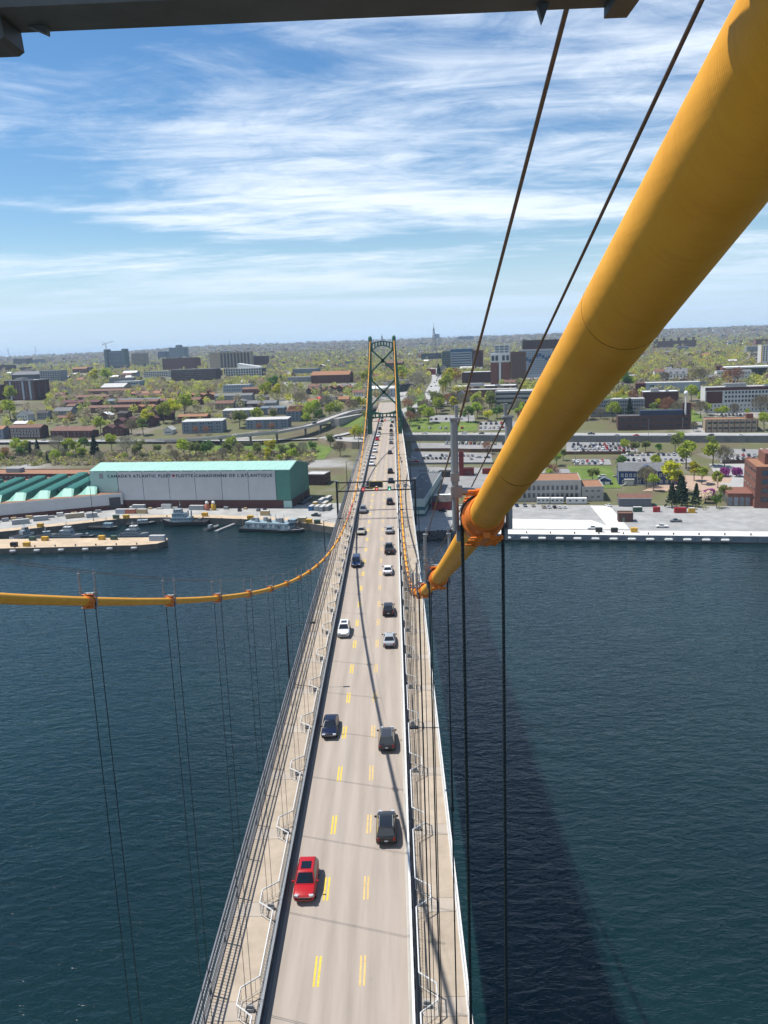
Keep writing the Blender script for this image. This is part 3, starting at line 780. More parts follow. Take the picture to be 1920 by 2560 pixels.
# ---- lamp posts
def lamp_post(x, y, z0, label, h=9.2, arm=3.2, group='lamp posts along the bridge'):
    p = thing('lamp_post', label, 'lamp post', (x, y, z0), 0, group)
    s = -1 if x > 0 else 1
    MB().tube([(0, 0, 0), (0, 0, h)], [.13, .07], 8).build('pole', GANTRY, p, smooth=50)
    MB().tube([(0, 0, h - .12), (s * arm * .4, 0, h + .25), (s * arm, 0, h + .3)], .035, 6).build('arm', GANTRY, p, smooth=50)
    MB().box((s * (arm + .3), 0, h + .3), (.8, .34, .16)).build('lamp_head', GANTRY, p)
    MB().box((0, 0, .25), (.32, .32, .5)).build('base', GANTRY, p)
    return p
for i, y in enumerate((75, 172, 258, 345, 425)):
    lamp_post(9.65, y, deckz(y) - .2, 'black lamp post outside the right-hand fence, %s along the bridge' % ORD[i], h=8.6)
for i, y in enumerate((105, 166, 250, 340, 420)):
    lamp_post(-9.85, y, deckz(y) - .2, 'black lamp post outside the left-hand fence, %s along the bridge' % ORD[i], h=8.4)

# ---- lane-control gantries
SIGN_RED, SIGN_GREEN = mat('signal_red', (0.45, 0.02, 0.03), 0.4), mat('signal_green', (0.0, 0.20, 0.13), 0.4)
def emit(name, col, s):
    m = bpy.data.materials.new(name); m.use_nodes = True
    b_ = m.node_tree.nodes['Principled BSDF']; b_.inputs['Base Color'].default_value = (*col, 1)
    b_.inputs['Emission Color'].default_value = (*col, 1); b_.inputs['Emission Strength'].default_value = s
    MATS[name] = m; return m
LIT_RED, LIT_GREEN, LIT_AMBER = emit('lit_red', (0.9, 0.25, 0.22), 0.9), emit('lit_green', (0.4, 1.0, 0.75), 0.9), emit('lit_amber', (1.0, 0.9, 0.6), 1.0)
def gantry(y, label, full):
    z = deckz(y); g = thing('sign_gantry', label, 'gantry', (0, y, z))
    zt, zb = 9.1, 6.9
    for s in (-1, 1):
        MB().tube([(s * 9.75, 0, -2.4), (s * 9.75, 0, zt + .35)], .26, 10).build('post', GANTRY, g, smooth=50)
        MB().box((s * 9.75, 0, zt + .45), (.8, .8, .3)).build('post_cap', GALV, g)
    for zz in (zt, zb):
        for yy in (-.45, .45): MB().bar((-9.75, yy, zz), (9.75, yy, zz), .16, .16).build('chord', GANTRY, g)
    for i, x in enumerate((-9.2, -6.8, -4.5, 4.6, 6.8, 9.2)):
        MB().bar((x, -.45, zb), (x, -.45, zt), .14, .14).build('upright', GANTRY, g)
    for s in (-1, 1):
        MB().bar((s * 9.2, -.45, zb), (s * 6.8, -.45, zt), .12, .12).build('diagonal', GANTRY, g)
    if full:
        mb = MB().box((0.1, -.55, 8.5), (3.3, .5, 1.5)).build('message_board', DARK_STEEL, g)
        for zz, hh, xx, ww in ((9.27, .09, .1, 3.42), (7.73, .09, .1, 3.42)): MB().box((xx, -.78, zz), (ww, .1, hh)).build('board_frame', YELLOW, mb)
        for xx in (-1.57, 1.77): MB().box((xx, -.78, 8.5), (.09, .1, 1.5)).build('board_frame', YELLOW, mb)
        MB().box((.2, -.82, 8.02), (.45, .02, .09)).build('lit_pixels', LIT_AMBER, mb)
    for x, kind in ((-3.12, 'x'), (0.2, 'x'), (3.4, 'arrow')) if full else ((-3.2, 'x'), (.1, 'x'), (3.3, 'arrow')):
        sg = MB().box((x, -.5, 7.35), (.92, .4, .98)).build('lane_signal', SIGN_RED if kind == 'x' else SIGN_GREEN, g)
        mk = MB()
        if kind == 'x':
            for a in (1, -1): mk.bar((x - .24, -.73, 7.35 - a * .24), (x + .24, -.73, 7.35 + a * .24), .03, .09)
            mk.build('cross_mark', LIT_RED, sg)
        else:
            mk.bar((x, -.73, 7.05), (x, -.73, 7.68), .09, .03)
            for a in (1, -1): mk.bar((x, -.73, 7.05), (x + a * .22, -.73, 7.3), .03, .09)
            mk.build('arrow_mark', LIT_GREEN, sg)
    for x in (5.6, 7.4): MB().box((x, -.3, 7.9), (.9, .35, .9)).build('equipment_box', GALV, g)
gantry(205.2, 'black lane-control gantry with dark message board across the middle of the bridge', True)
gantry(436, 'slim lane-control gantry across the road just before the far tower', False)

# ---- the towers
def bridge_tower(y, label, near=False):
    t = thing('bridge_tower', label, 'bridge tower', (0, y, 0))
    def xc(z): return 6.2 + (97.5 - z) * 0.042
    for s in (-1, 1):
        rings = []
        ztop = 94.0 if near else 97.2
        for z in (-3, 20, 48, 75, ztop):
            w = 1.5 + (97.5 - z) * .022; d = 1.9 + (97.5 - z) * .03; x = s * xc(z)
            rings.append([(x - w / 2, -d / 2, z), (x + w / 2, -d / 2, z), (x + w / 2, d / 2, z), (x - w / 2, d / 2, z)])
        lg = MB().loft(rings).build('leg', TOWER_GREEN, t)
        for e in (-.34, .34):                                     # the raised corner plates that give the cellular leg its ribs
            rb = []
            for z in (46, 75, ztop - .05):
                w = 1.5 + (97.5 - z) * .022; d = 1.9 + (97.5 - z) * .03; x = s * xc(z) + e * w
                rb.append([(x - .14, -d / 2 - .08, z), (x + .14, -d / 2 - .08, z), (x + .14, -d / 2 + .02, z), (x - .14, -d / 2 + .02, z)])
            MB().loft(rb).build('corner_plate', TOWER_GREEN, lg)
        if not near:
            hd = MB().loft([[(s * 6.2 + r_ * math.cos(a), r_ * 1.25 * math.sin(a), z) for a in [k * math.pi / 6 for k in range(12)]] for z, r_ in ((97.0, 1.0), (98.6, 1.0), (99.3, .7), (99.6, .2))]).build('saddle_cover', TOWER_GREEN, t, smooth=40)
        ft = MB().box((s * xc(0), 0, -1), (6, 8, 9)).build('footing', CONCRETE, t)
    D = .8
    if not near:
        # arched top portal with openings: a plate built from panels between openings
        def portal(zf_top, zf_bot, z_mid, holes, name, hw):
            n = len(holes) + 1; p = MB(); xs = [-hw + 2 * hw * i / 60 for i in range(61)]
            for a, c in zip(xs, xs[1:]):
                xm = (a + c) / 2; hole = None
                for hx, hwid, hz0, hz1 in holes:
                    if abs(xm - hx) < hwid / 2: hole = (hz0, hz1)
                segs = [(zf_bot(xm), zf_top(xm))] if not hole else [(zf_bot(xm), max(zf_bot(xm) + .1, hole[0](xm))), (min(zf_top(xm) - .1, hole[1](xm)), zf_top(xm))]
                for z0, z1 in segs: p.box((xm, 0, (z0 + z1) / 2), (c - a, D, z1 - z0))
            p.build(name, TOWER_GREEN, t)
        q = lambda x, w: (x / w) ** 2
        tt, tb = (lambda x: 96.9 - .9 * q(x, 5.4)), (lambda x: 94.4 - 2.6 * q(x, 5.4))
        holes = [(i * 1.5, .85, (lambda x: tb(x) + .55), (lambda x: tt(x) - .55)) for i in range(-3, 4)]
        portal(tt, tb, 0, holes, 'top_portal', 5.5)
        bt, bb = (lambda x: 59.6 + 1.6 * q(x, 7)), (lambda x: 57.2 - .6 * q(x, 7))
        holes = [(i * 1.95, 1.25, (lambda x: 57.75), (lambda x: 59.0)) for i in range(-3, 4)]
        portal(bt, bb, 0, holes, 'lower_portal', 7.1)
        MB().box((0, 0, 44.5), (15, 1.4, 3.2)).build('deck_strut', TOWER_GREEN, t)
        for z0, z1, zx in ((81.0, 92.6, 86.7), (63.4, 77.2, 70.6)):
            for s in (-1, 1): MB().bar((-s * (xc(z0) - .6), 0, z0), (s * (xc(z1) - .6), 0, z1), .66, .84).build('diagonal', TOWER_GREEN, t)
            MB().box((0, 0, zx), (1.7, .66, 1.9)).build('gusset', TOWER_GREEN, t)
            for s in (-1, 1):
                for z in (z0, z1): MB().box((s * (xc(z) - .95), 0, z), (1.1, .64, 1.9)).build('gusset', TOWER_GREEN, t)
        for s in (-1, 1): MB().bar((-s * (xc(12) - .6), 0, 12), (s * (xc(42) - .6), 0, 42), .7, .6).build('diagonal', TOWER_GREEN, t)
        rl = MB()
        for yy in (-.6, .6):
            for zz in (.55, 1.1): rl.bar((-5.4, yy, 96.6 + zz), (5.4, yy, 96.6 + zz), .05, .05)
            for i in range(13): rl.bar((-5.4 + .9 * i, yy, 96.2), (-5.4 + .9 * i, yy, 97.7), .05, .05)
        rl.build('top_railing', GALV, t)
        an = MB()
        for a in range(4): an.bar((.95 * math.cos(a * math.pi / 2 + .6), .6 * math.sin(a * math.pi / 2 + .6), 96.8), (.14 * math.cos(a * math.pi / 2 + .6), 0, 99.4), .09, .09)
        an.tube([(0, 0, 96.9), (0, 0, 100.9)], [.09, .04], 6); an.box((0, 0, 99.3), (.7, .5, .12))
        an.build('beacon_mast', GANTRY, t)
    else:
        MB().box((0, -.2, 92.2), (12, 1.2, 2.4)).build('top_strut', TOWER_GREEN, t)
        MB().box((0, -.2, 58.5), (13.5, 1.2, 2.6)).build('lower_strut', TOWER_GREEN, t)
        for s in (-1, 1): MB().bar((-s * 7.2, -.2, 62), (s * 6.2, -.2, 90), .62, .6).build('diagonal', TOWER_GREEN, t)
        MB().box((1.5, .6, 94.35), (13.5, 3.4, .12)).build('platform', GALV, t)
        hb = MB().box((-.21, 3.535, 96.92), (12.0, .09, .40)).build('overhead_beam', HEAD, t)
        MB().box((-.21, 3.53, 96.709), (12.0, .14, .018)).build('flange', HEAD, hb)
        MB().box((5.812, 3.50, 96.86), (.05, .20, .364)).build('end_bracket', HEAD, hb)
        def gusset(x0, x1, xt, z0, z1):
            return MB().add([(x0, 3.56, z1), (x1, 3.56, z1), (xt, 3.56, z0), (x0, 3.58, z1), (x1, 3.58, z1), (xt, 3.58, z0)], [(0, 1, 2), (3, 4, 5), (0, 1, 4, 3), (1, 2, 5, 4), (0, 2, 5, 3)])
        gusset(4.528, 4.575, 4.573, 96.682, 96.702).build('stiffener', HEAD, hb)
        gusset(5.634, 5.661, 5.646, 96.662, 96.702).build('stiffener', HEAD, hb)
        MB().box((5.06, 3.48, 96.90), (.05, .05, .36)).build('stiffener', HEAD, hb)
        MB().loft([[(x, yy, z) for x, yy in ((x0, 3.50), (x1, 3.50), (x1, 3.6), (x0, 3.6))] for z, x0, x1 in ((96.652, 4.36, 4.492), (96.660, 4.33, 4.505), (96.76, 4.33, 4.498))]).build('lug', HEAD, hb)
        for i in range(9): MB().tube([(4.62 + .13 * i, 3.484, 96.80), (4.62 + .13 * i, 3.494, 96.80)], .012, 8).build('bolt_head', HEAD, hb)
        for x in (5.77, -6.1): MB().box((x, 1.7, 96.95), (.10, 3.6, .34)).build('outrigger', HEAD, hb)
        for x in (5.77, -6.1): MB().box((x, -.3, 95.4), (.14, .14, 2.8)).build('head_post', HEAD, hb)
HEAD = mat('weathered_steel', (0.075, 0.085, 0.085), 0.6, 0.2, 0.35, 6)
bridge_tower(SPAN, 'green steel tower with crossed bracing at the far end of the bridge')
bridge_tower(0, 'near tower whose dark overhead steel beam crosses the top of the view', near=True)
TREE_BLOCK.append((0, SPAN, 20))
# ------------------------------------------------------------------ vehicles
CARCOL = {'red': (0.42, 0.010, 0.012), 'black': (0.010, 0.011, 0.014), 'navy': (0.010, 0.016, 0.045), 'dark grey': (0.045, 0.047, 0.055), 'white': (0.74, 0.75, 0.76),
          'silver': (0.42, 0.44, 0.47), 'blue': (0.012, 0.026, 0.085), 'beige': (0.42, 0.38, 0.31), 'grey': (0.17, 0.18, 0.20), 'pale green': (0.34, 0.45, 0.43), 'tan': (0.30, 0.27, 0.20), 'orange': (0.55, 0.14, 0.02), 'green': (0.02, 0.09, 0.06)}
def paint(c): return mat('paint_' + c.replace(' ', '_'), CARCOL[c], 0.22, 0.15 if c in ('silver', 'grey', 'dark grey', 'navy') else 0.0, 0.04, 1, spec=0.6)
TYRE = mat('tyre', (0.012, 0.012, 0.013), 0.85); RIM = mat('rim', (0.42, 0.43, 0.45), 0.3, 0.8)
CGLASS = mat('car_glass', (0.008, 0.011, 0.016), 0.06, 0, 0.1, 1, spec=0.8)
TAIL = mat('tail_light', (0.32, 0.012, 0.012), 0.25); HEADL = mat('head_light', (0.66, 0.68, 0.72), 0.12, 0.3); PLATE = mat('number_plate', (0.6, 0.62, 0.66), 0.5)
TRIM = mat('black_trim', (0.012, 0.012, 0.013), 0.55); CHROME = mat('chrome', (0.6, 0.6, 0.62), 0.15, 1.0)
CAR = {  # stations (y, half width, z low, z high); cabin (rear base, rear top, front top, front base, base z, top z, base half width, top half width)
 'suv': ([(-2.3, .78, .45, 1.0), (-2.2, .88, .32, 1.1), (-1.4, .93, .26, 1.13), (0, .93, .26, 1.1), (.95, .93, .26, 1.08), (1.85, .90, .28, .99), (2.2, .80, .34, .86), (2.32, .64, .42, .74)],
         (-2.18, -1.72, .25, 1.12, 1.08, 1.68, .84, .66)),
 'sedan': ([(-2.38, .72, .44, .86), (-2.25, .86, .30, .98), (-1.5, .91, .23, 1.0), (0, .92, .23, .96), (1.0, .92, .23, .95), (1.9, .88, .25, .86), (2.25, .77, .32, .72), (2.38, .60, .4, .62)],
           (-1.75, -1.0, .25, 1.15, .94, 1.44, .83, .62)),
 'van': ([(-2.5, .80, .45, 1.05), (-2.4, .92, .32, 1.15), (-1.4, .97, .26, 1.16), (0, .97, .26, 1.12), (1.2, .96, .26, 1.06), (2.1, .91, .28, .93), (2.42, .80, .34, .80), (2.52, .62, .42, .68)],
         (-2.42, -2.15, .55, 1.6, 1.08, 1.78, .88, .70)),
 'pickup': ([(-2.9, .90, .5, .98), (-2.85, .96, .42, 1.08), (-1.4, .98, .36, 1.10), (0, .98, .34, 1.10), (1.2, .98, .34, 1.12), (2.4, .95, .36, 1.05), (2.75, .86, .42, .92), (2.85, .72, .5, .80)],
            (-.85, -.68, .75, 1.35, 1.09, 1.80, .86, .70)),
}
def cabin_faces(k):
    y0, y1, y2, y3, z0, z1, w0, w1 = CAR[k][1]
    B = [(-w0, y0, z0), (w0, y0, z0), (w0, y3, z0), (-w0, y3, z0)]; U = [(-w1, y1, z1), (w1, y1, z1), (w1, y2, z1), (-w1, y2, z1)]
    return B, U, {'rear_window': (B[0], B[1], U[1], U[0]), 'side_window_r': (B[1], B[2], U[2], U[1]), 'windscreen': (B[2], B[3], U[3], U[2]), 'side_window_l': (B[3], B[0], U[0], U[3])}
def bevelled(me, off=.07):
    bm = bmesh.new(); bm.from_mesh(me); bmesh.ops.remove_doubles(bm, verts=bm.verts, dist=.001)
    bmesh.ops.bevel(bm, geom=[e for e in bm.edges if e.is_manifold and e.calc_face_angle(0) > .35], offset=off, segments=2, profile=.6, affect='EDGES', clamp_overlap=True)
    bm.to_mesh(me); bm.free(); me.polygons.foreach_set('use_smooth', [True] * len(me.polygons)); me.set_sharp_from_angle(angle=R(50)); return me
def body_shape(mb, k, mi=0):
    st, cab = CAR[k]
    mb.loft([[(-w * .9, y, a), (-w, y, a + .2), (-w, y, c - .2), (-w * .86, y, c), (w * .86, y, c), (w, y, c - .2), (w, y, a + .2), (w * .9, y, a)] for y, w, a, c in st], mi)
    B, U, F = cabin_faces(k); z1, w1 = cab[5], cab[7]
    U2 = [(x * .86, y + (.09 if y < 0 else -.09), z1 + .05) for x, y, z in U]
    mb.loft([B, U, U2], mi)
    if k == 'pickup':
        mb.box((0, -1.85, 1.02), (1.55, 1.85, .02), mi=mi)
    return mb
def shrink(face, fx, fz, off):
    vs = [Vector(p) for p in face]; c = sum(vs, Vector()) / 4
    n = (vs[1] - vs[0]).cross(vs[3] - vs[0]).normalized()
    if n.dot(c - Vector((0, c.y * .5, .8))) < 0: n = -n
    ax = ((vs[1] + vs[2]) - (vs[0] + vs[3])).normalized()
    out = []
    for v in vs:
        d = v - c; a = ax * d.dot(ax); out.append(c + a * fx + (d - a) * fz + n * off)
    return out
WHEEL = MB(); WHEEL.loft([[(x, r_ * math.cos(2 * math.pi * k / 16), r_ * math.sin(2 * math.pi * k / 16)) for k in range(16)] for x, r_ in ((-.11, .29), (-.09, .335), (.09, .335), (.11, .29))])
WHEEL = WHEEL.mesh('tyre', TYRE, 40)
RIMM = MB().loft([[(x, r_ * math.cos(2 * math.pi * k / 10), r_ * math.sin(2 * math.pi * k / 10)) for k in range(10)] for x, r_ in ((-.118, .2), (.118, .2))]).mesh('rim', RIM)
SHARED = {}
def shared(key, fn):
    if key not in SHARED: SHARED[key] = fn()
    return SHARED[key]
def car_full(k, colour, label, loc, rz, sunroof=False, rails=False, group=None, bed=False):
    c = thing({'suv': 'suv', 'sedan': 'sedan', 'van': 'minivan', 'pickup': 'pickup_truck'}[k], label, 'pickup truck' if k == 'pickup' else 'car', loc, rz, group)
    P_ = paint(colour); st, cab = CAR[k]; B, U, F = cabin_faces(k)
    link('body', shared(('b', k, colour), lambda: bevelled(body_shape(MB(), k).mesh('car_body_' + k, P_, 28))), c)
    for nm, f in F.items():
        fx, fz = (.93, .86) if 'side' in nm else (.90, .84)
        link(nm.replace('_r', '').replace('_l', '') if 'side' in nm else nm, shared((nm, k), lambda: MB().add(shrink(f, fx, fz, .014), [(0, 1, 2, 3)]).mesh(nm, CGLASS)), c)
    yf, yr = st[-1][0], st[0][0]; tw = st[3][1]
    wy = 1.42 if k != 'pickup' else 1.75
    for sx in (-1, 1):
        for y in (-wy, wy):
            w = link('wheel', WHEEL, c, (sx * (tw - .09), y, .335)); link('rim', RIMM, w)
        link('headlight', shared(('hl', k), lambda: MB().box((0, 0, 0), (.34, .34, .14)).mesh('headlight', HEADL)), c, (sx * .60, yf - .17, st[-2][3] - .03), -sx * .45)
        link('tail_light', shared(('tl', k), lambda: MB().box((0, 0, 0), (.2, .1, .3)).mesh('tail_light', TAIL)), c, (sx * (st[0][1] - .06), yr + .03, st[0][3] - .14))
        link('wing_mirror', shared(('wm', colour), lambda: MB().box((0, 0, 0), (.22, .13, .15)).mesh('wing_mirror', P_ if colour == 'red' else TRIM)), c, (sx * (tw + .08), cab[3] - .28, cab[4] + .1))
        if rails: link('roof_rail', shared(('rr', k), lambda: MB().bar((0, cab[1] + .1, 0), (0, cab[2] - .1, 0), .05, .05).mesh('roof_rail', GALV)), c, (sx * (cab[7] - .04), 0, cab[5] + .07))
    link('number_plate', shared('np', lambda: MB().box((0, 0, 0), (.32, .03, .16)).mesh('number_plate', PLATE)), c, (0, yr - .012, st[0][3] - .3))
    link('grille', shared(('gr', k), lambda: MB().box((0, 0, 0), (.8, .06, .14)).mesh('grille', TRIM)), c, (0, yf - .0, st[-1][3] - .12))
    link('grille_bar', shared('gb', lambda: MB().box((0, 0, 0), (1.0, .05, .05)).mesh('grille_bar', CHROME)), c, (0, yf - .02, st[-1][3] - .02))
    link('bumper', shared(('bm', k), lambda: MB().box((0, 0, 0), (1.3, .1, .16)).mesh('bumper', TRIM)), c, (0, yr + .0, st[0][2] + .02))
    if sunroof: link('sunroof', shared(('sr', k), lambda: MB().box((0, 0, 0), (.86, 1.0, .02)).mesh('sunroof', CGLASS)), c, (0, (cab[1] + cab[2]) / 2 + .2, cab[5] + .055))
    if k == 'pickup': link('bed_cover', shared('bc', lambda: MB().box((0, 0, 0), (1.5, 1.75, .04)).mesh('bed_cover', TRIM)), c, (0, -1.88, 1.1))
    return c
def car_simple_mesh(k, colour):
    def mk():
        mb = body_shape(MB(), k, 0); B, U, F = cabin_faces(k)
        for nm, f in F.items(): mb.add(shrink(f, .92, .84, .014), [(0, 1, 2, 3)], 1)
        w = CAR[k][0][3][1]; wy = 1.75 if k == 'pickup' else 1.42
        for sx in (-1, 1):
            for y in (-wy, wy):
                mb.loft([[(sx * (w - .09) + x, y + .33 * math.cos(q * math.pi / 4), .335 + .33 * math.sin(q * math.pi / 4)) for q in range(8)] for x in (-.11, .11)], 2)
            mb.box((sx * (CAR[k][0][0][1] - .08), CAR[k][0][0][0] + .03, CAR[k][0][0][3] - .14), (.2, .1, .26), mi=3)
        return mb.mesh('car_%s' % k, [paint(colour), CGLASS, TYRE, TAIL], 28)
    return shared(('s', k, colour), mk)
def car_small(k, colour, label, loc, rz, group):
    nm = {'suv': 'suv', 'sedan': 'sedan', 'van': 'minivan', 'pickup': 'pickup_truck'}[k]
    return tag(link(nm, car_simple_mesh(k, colour), None, loc, rz), label, 'pickup truck' if k == 'pickup' else 'car', group)
def deck_slope(y): return math.atan2(deckz(y + 1) - deckz(y - 1), 2)
GB = 'cars crossing the bridge'
PI = math.pi
def on_bridge(full, k, colour, lane, ybump, towards, label, **kw):
    """ybump: Y of the bumper that faces the camera"""
    half = -CAR[k][0][0][0]
    y = ybump + half
    rz = PI if towards else 0.0
    if full: c = car_full(k, colour, label, (lane, y, deckz(y)), rz, group=GB, **kw)
    else: c = car_small(k, colour, label, (lane, y, deckz(y)), rz, GB)
    c.rotation_euler = (deck_slope(y) * (-1 if towards else 1), 0, rz)
    return c
LL, RL = -3.45, 3.2
for a in [
    (1, 'suv', 'red', -3.5, 61.9, 1, 'bright red car with a dark sunroof, nearest in the left lane', dict(sunroof=True)),
    (1, 'suv', 'black', 3.25, 69.2, 0, 'black car with roof rails, nearest in the right lane', dict(rails=True)),
    (1, 'sedan', 'navy', LL, 89.3, 1, 'dark navy sedan behind the red car in the left lane', {}),
    (1, 'suv', 'dark grey', RL, 86.0, 0, 'dark grey car with pale roof rails on the cable shadow in the right lane', dict(rails=True)),
    (1, 'suv', 'white', -3.6, 120.8, 1, 'white car with a dark sunroof in the left lane beside a silver sedan', dict(sunroof=True)),
    (1, 'sedan', 'silver', 3.4, 116.2, 0, 'silver sedan ahead of the dark grey car in the right lane', {}),
    (1, 'suv', 'black', RL, 129.7, 0, 'black car between the silver sedan and the white sedan in the right lane', {}),
    (1, 'sedan', 'white', 3.0, 152.7, 0, 'white sedan following the black pickup in the right lane', {}),
    (1, 'van', 'blue', -3.3, 158.8, 1, 'dark blue minivan on the cable shadow in the left lane', {}),
    (1, 'pickup', 'black', RL, 167.8, 0, 'black pickup truck with covered bed in the right lane', {}),
    (1, 'sedan', 'silver', RL, 185.9, 0, 'silver-grey sedan ahead of the black pickup in the right lane', {}),
    (1, 'sedan', 'beige', -3.3, 185.8, 1, 'beige sedan in the left lane just before the expansion joint', {}),
    (1, 'suv', 'grey', -3.7, 209.7, 1, 'grey car crossing the expansion joint in the left lane', {}),
    (1, 'suv', 'black', RL, 220.1, 0, 'black car just past the expansion joint in the right lane', {}),
    (1, 'van', 'dark grey', -3.2, 247.2, 1, 'dark grey minivan behind the message board in the left lane', {}),
    (1, 'sedan', 'navy', 3.4, 255.9, 0, 'navy car seen through the gantry in the right lane', {}),
    (0, 'suv', 'white', -3.6, 296.7, 1, 'nearest of the four white cars queueing towards the gantry', {}),
    (0, 'sedan', 'white', -3.6, 316.9, 1, 'second of the four white cars queueing towards the gantry', {}),
    (0, 'suv', 'white', -3.4, 340.0, 1, 'third of the four white cars queueing towards the gantry', {}),
    (0, 'sedan', 'white', -3.6, 367.4, 1, 'farthest of the four white cars, in front of a red car', {}),
    (0, 'suv', 'red', -3.4, 394.2, 1, 'small red car in the left lane just before the far tower', {}),
    (0, 'suv', 'white', -3.4, 416.3, 1, 'white car right behind the small red car by the far tower', {}),
    (0, 'sedan', 'grey', -3.1, 433.6, 1, 'blue-grey sedan in the left lane under the far tower', {}),
    (0, 'suv', 'black', -3.3, 466.4, 1, 'black car in the left lane just beyond the far tower', {}),
    (0, 'sedan', 'pale green', -3.3, 501.2, 1, 'pale green sedan in the left lane beyond the far tower', {}),
    (0, 'suv', 'navy', -2.9, 530.2, 1, 'navy car behind the pale green sedan beyond the far tower', {}),
    (0, 'sedan', 'black', -3.3, 565.3, 1, 'farthest dark sedan in the left lane under the lower portal', {}),
    (0, 'suv', 'black', RL, 276.3, 0, 'black car in the right lane just beyond the gantry', {}),
    (0, 'sedan', 'dark grey', 2.9, 331.9, 0, 'dark grey sedan where the cable shadow crosses the right lane', {}),
    (0, 'sedan', 'grey', 3.3, 374.0, 0, 'grey sedan in the right lane behind a white sedan', {}),
    (0, 'sedan', 'white', 3.2, 397.6, 0, 'white sedan in the right lane just before the far tower', {}),
    (0, 'pickup', 'tan', 3.3, 419.1, 0, 'tan pickup truck in the right lane at the foot of the far tower', {}),
    (0, 'suv', 'black', 3.1, 449.9, 0, 'black car ahead of the tan pickup beyond the far tower', {}),
    (0, 'suv', 'dark grey', 3.1, 485.4, 0, 'dark grey car in the right lane beyond the small gantry', {}),
    (0, 'sedan', 'black', 3.8, 519.6, 0, 'black sedan behind the white van under the lower portal', {}),
    (0, 'van', 'white', 3.4, 565.7, 0, 'white van far along the right lane under the lower portal', {}),
]:
    on_bridge(*a[:7], **a[7])
# ---- parked cars in rows
MIX = ['silver', 'white', 'black', 'grey', 'dark grey', 'white', 'blue', 'silver', 'red', 'navy', 'black', 'silver', 'beige']
def car_row(place, a, b_, n, ang, zoff=0.37, skip=0.12, z=None, which='row'):
    slots = []
    for i in range(n):
        if rnd.random() < skip: continue
        t = i / max(1, n - 1); x, y = a[0] + (b_[0] - a[0]) * t, a[1] + (b_[1] - a[1]) * t
        slots.append((x + rnd.uniform(-.15, .15), y + rnd.uniform(-.3, .3)))
    for i, (x, y) in enumerate(slots):
        colr = rnd.choice(MIX); k = rnd.choice(['sedan', 'suv', 'sedan', 'suv', 'van'])
        c = car_small(k, colr, '%s %s, %s from left, %s %s' % (colr, {'sedan': 'sedan', 'suv': 'car', 'van': 'minivan'}[k], ORD[i], which, place),
                      (x, y, (T(x, y) + zoff) if z is None else z), ang + (PI if rnd.random() < .4 else 0), 'cars parked ' + place)
        if z is None:
            e = 2.0; gx = (T(x + e, y) - T(x - e, y)) / (2 * e); gy = (T(x, y + e) - T(x, y - e)) / (2 * e)
            q = Vector((-gx, -gy, 1)).normalized().rotation_difference(Vector((0, 0, 1))).inverted()
            c.rotation_mode = 'QUATERNION'; c.rotation_quaternion = q @ Matrix.Rotation(c.rotation_euler.z, 3, 'Z').to_quaternion()
A12 = R(-14)
car_row('of lot beside the bridge', (26, 612), (44, 608), 7, A12 + R(20), which='front row')
car_row('of lot beside the bridge', (28, 622), (46, 618), 7, A12 + R(20), which='middle row')
car_row('of lot beside the bridge', (50, 606), (60, 603), 4, A12 + R(20), which='right front row')
car_row('of lot beside the bridge', (52, 617), (62, 614), 4, A12 + R(20), which='right back row')
car_row('of lot beside the bridge', (66, 607), (72, 605), 3, A12 + R(80), which='end row')
car_row('in the bridge shadow', (12, 616), (18, 612), 3, R(70), which='back row')
car_row('in the bridge shadow', (12, 606), (20, 603), 3, R(70), which='front row')
car_row('below the grey retaining wall', (46, 664), (90, 652), 15, A12, which='long row')
car_row('of full lot behind the blue house', (138, 614), (178, 604), 14, A12, which='front row')
car_row('of full lot behind the blue house', (139, 622), (180, 612), 15, A12, which='second row')
car_row('of full lot behind the blue house', (140, 630), (182, 620), 15, A12, which='third row')
car_row('of full lot behind the blue house', (142, 637), (183, 626), 14, A12, which='back row')
car_row('of the small lot under the timber wall', (129, 577), (148, 573), 7, A12, which='back row')
car_row('of the small lot under the timber wall', (130, 571), (146, 567), 5, A12, which='front row')
car_row('right behind the blue house', (166, 572), (200, 564), 11, A12, which='front row')
car_row('right behind the blue house', (170, 590), (208, 582), 12, A12, which='back row')
car_row('of the lot beside the brick office', (230, 562), (256, 556), 9, A12, which='front row')
car_row('of the lot beside the brick office', (233, 572), (262, 566), 9, A12, which='middle row')
car_row('of the lot beside the brick office', (240, 590), (270, 583), 9, A12, which='back row')
car_row('of the small lot by the boulevard', (38, 752), (74, 745), 9, A12, zoff=.32, skip=.35)
car_row('of the lot under the grey office', (78, 708), (108, 702), 9, A12, zoff=.32, which='front row')
car_row('of the lot under the grey office', (80, 722), (110, 716), 8, A12, zoff=.32, which='back row')
car_row('along the hedge by the embanked street', (26, 722), (72, 710), 11, A12, zoff=.14, skip=.3)
car_row('in the lot on the left slope', (-344, 696), (-318, 690), 9, A12, zoff=.32, which='front row')
car_row('in the lot on the left slope', (-342, 702), (-318, 696), 9, A12, zoff=.32, which='back row')
car_row('beside the brick hospital wing', (178, 866), (205, 858), 8, A12, zoff=.1)
car_row('before the long white office block', (276, 700), (296, 696), 8, A12, zoff=.1)
car_row('in front of the grey orange-roofed workshop', (72, 458), (81, 456), 3, R(0), z=3.47, skip=0, which='left row')
car_row('in front of the grey orange-roofed workshop', (86, 451), (97, 449), 5, R(0), z=3.47, skip=0, which='right row')
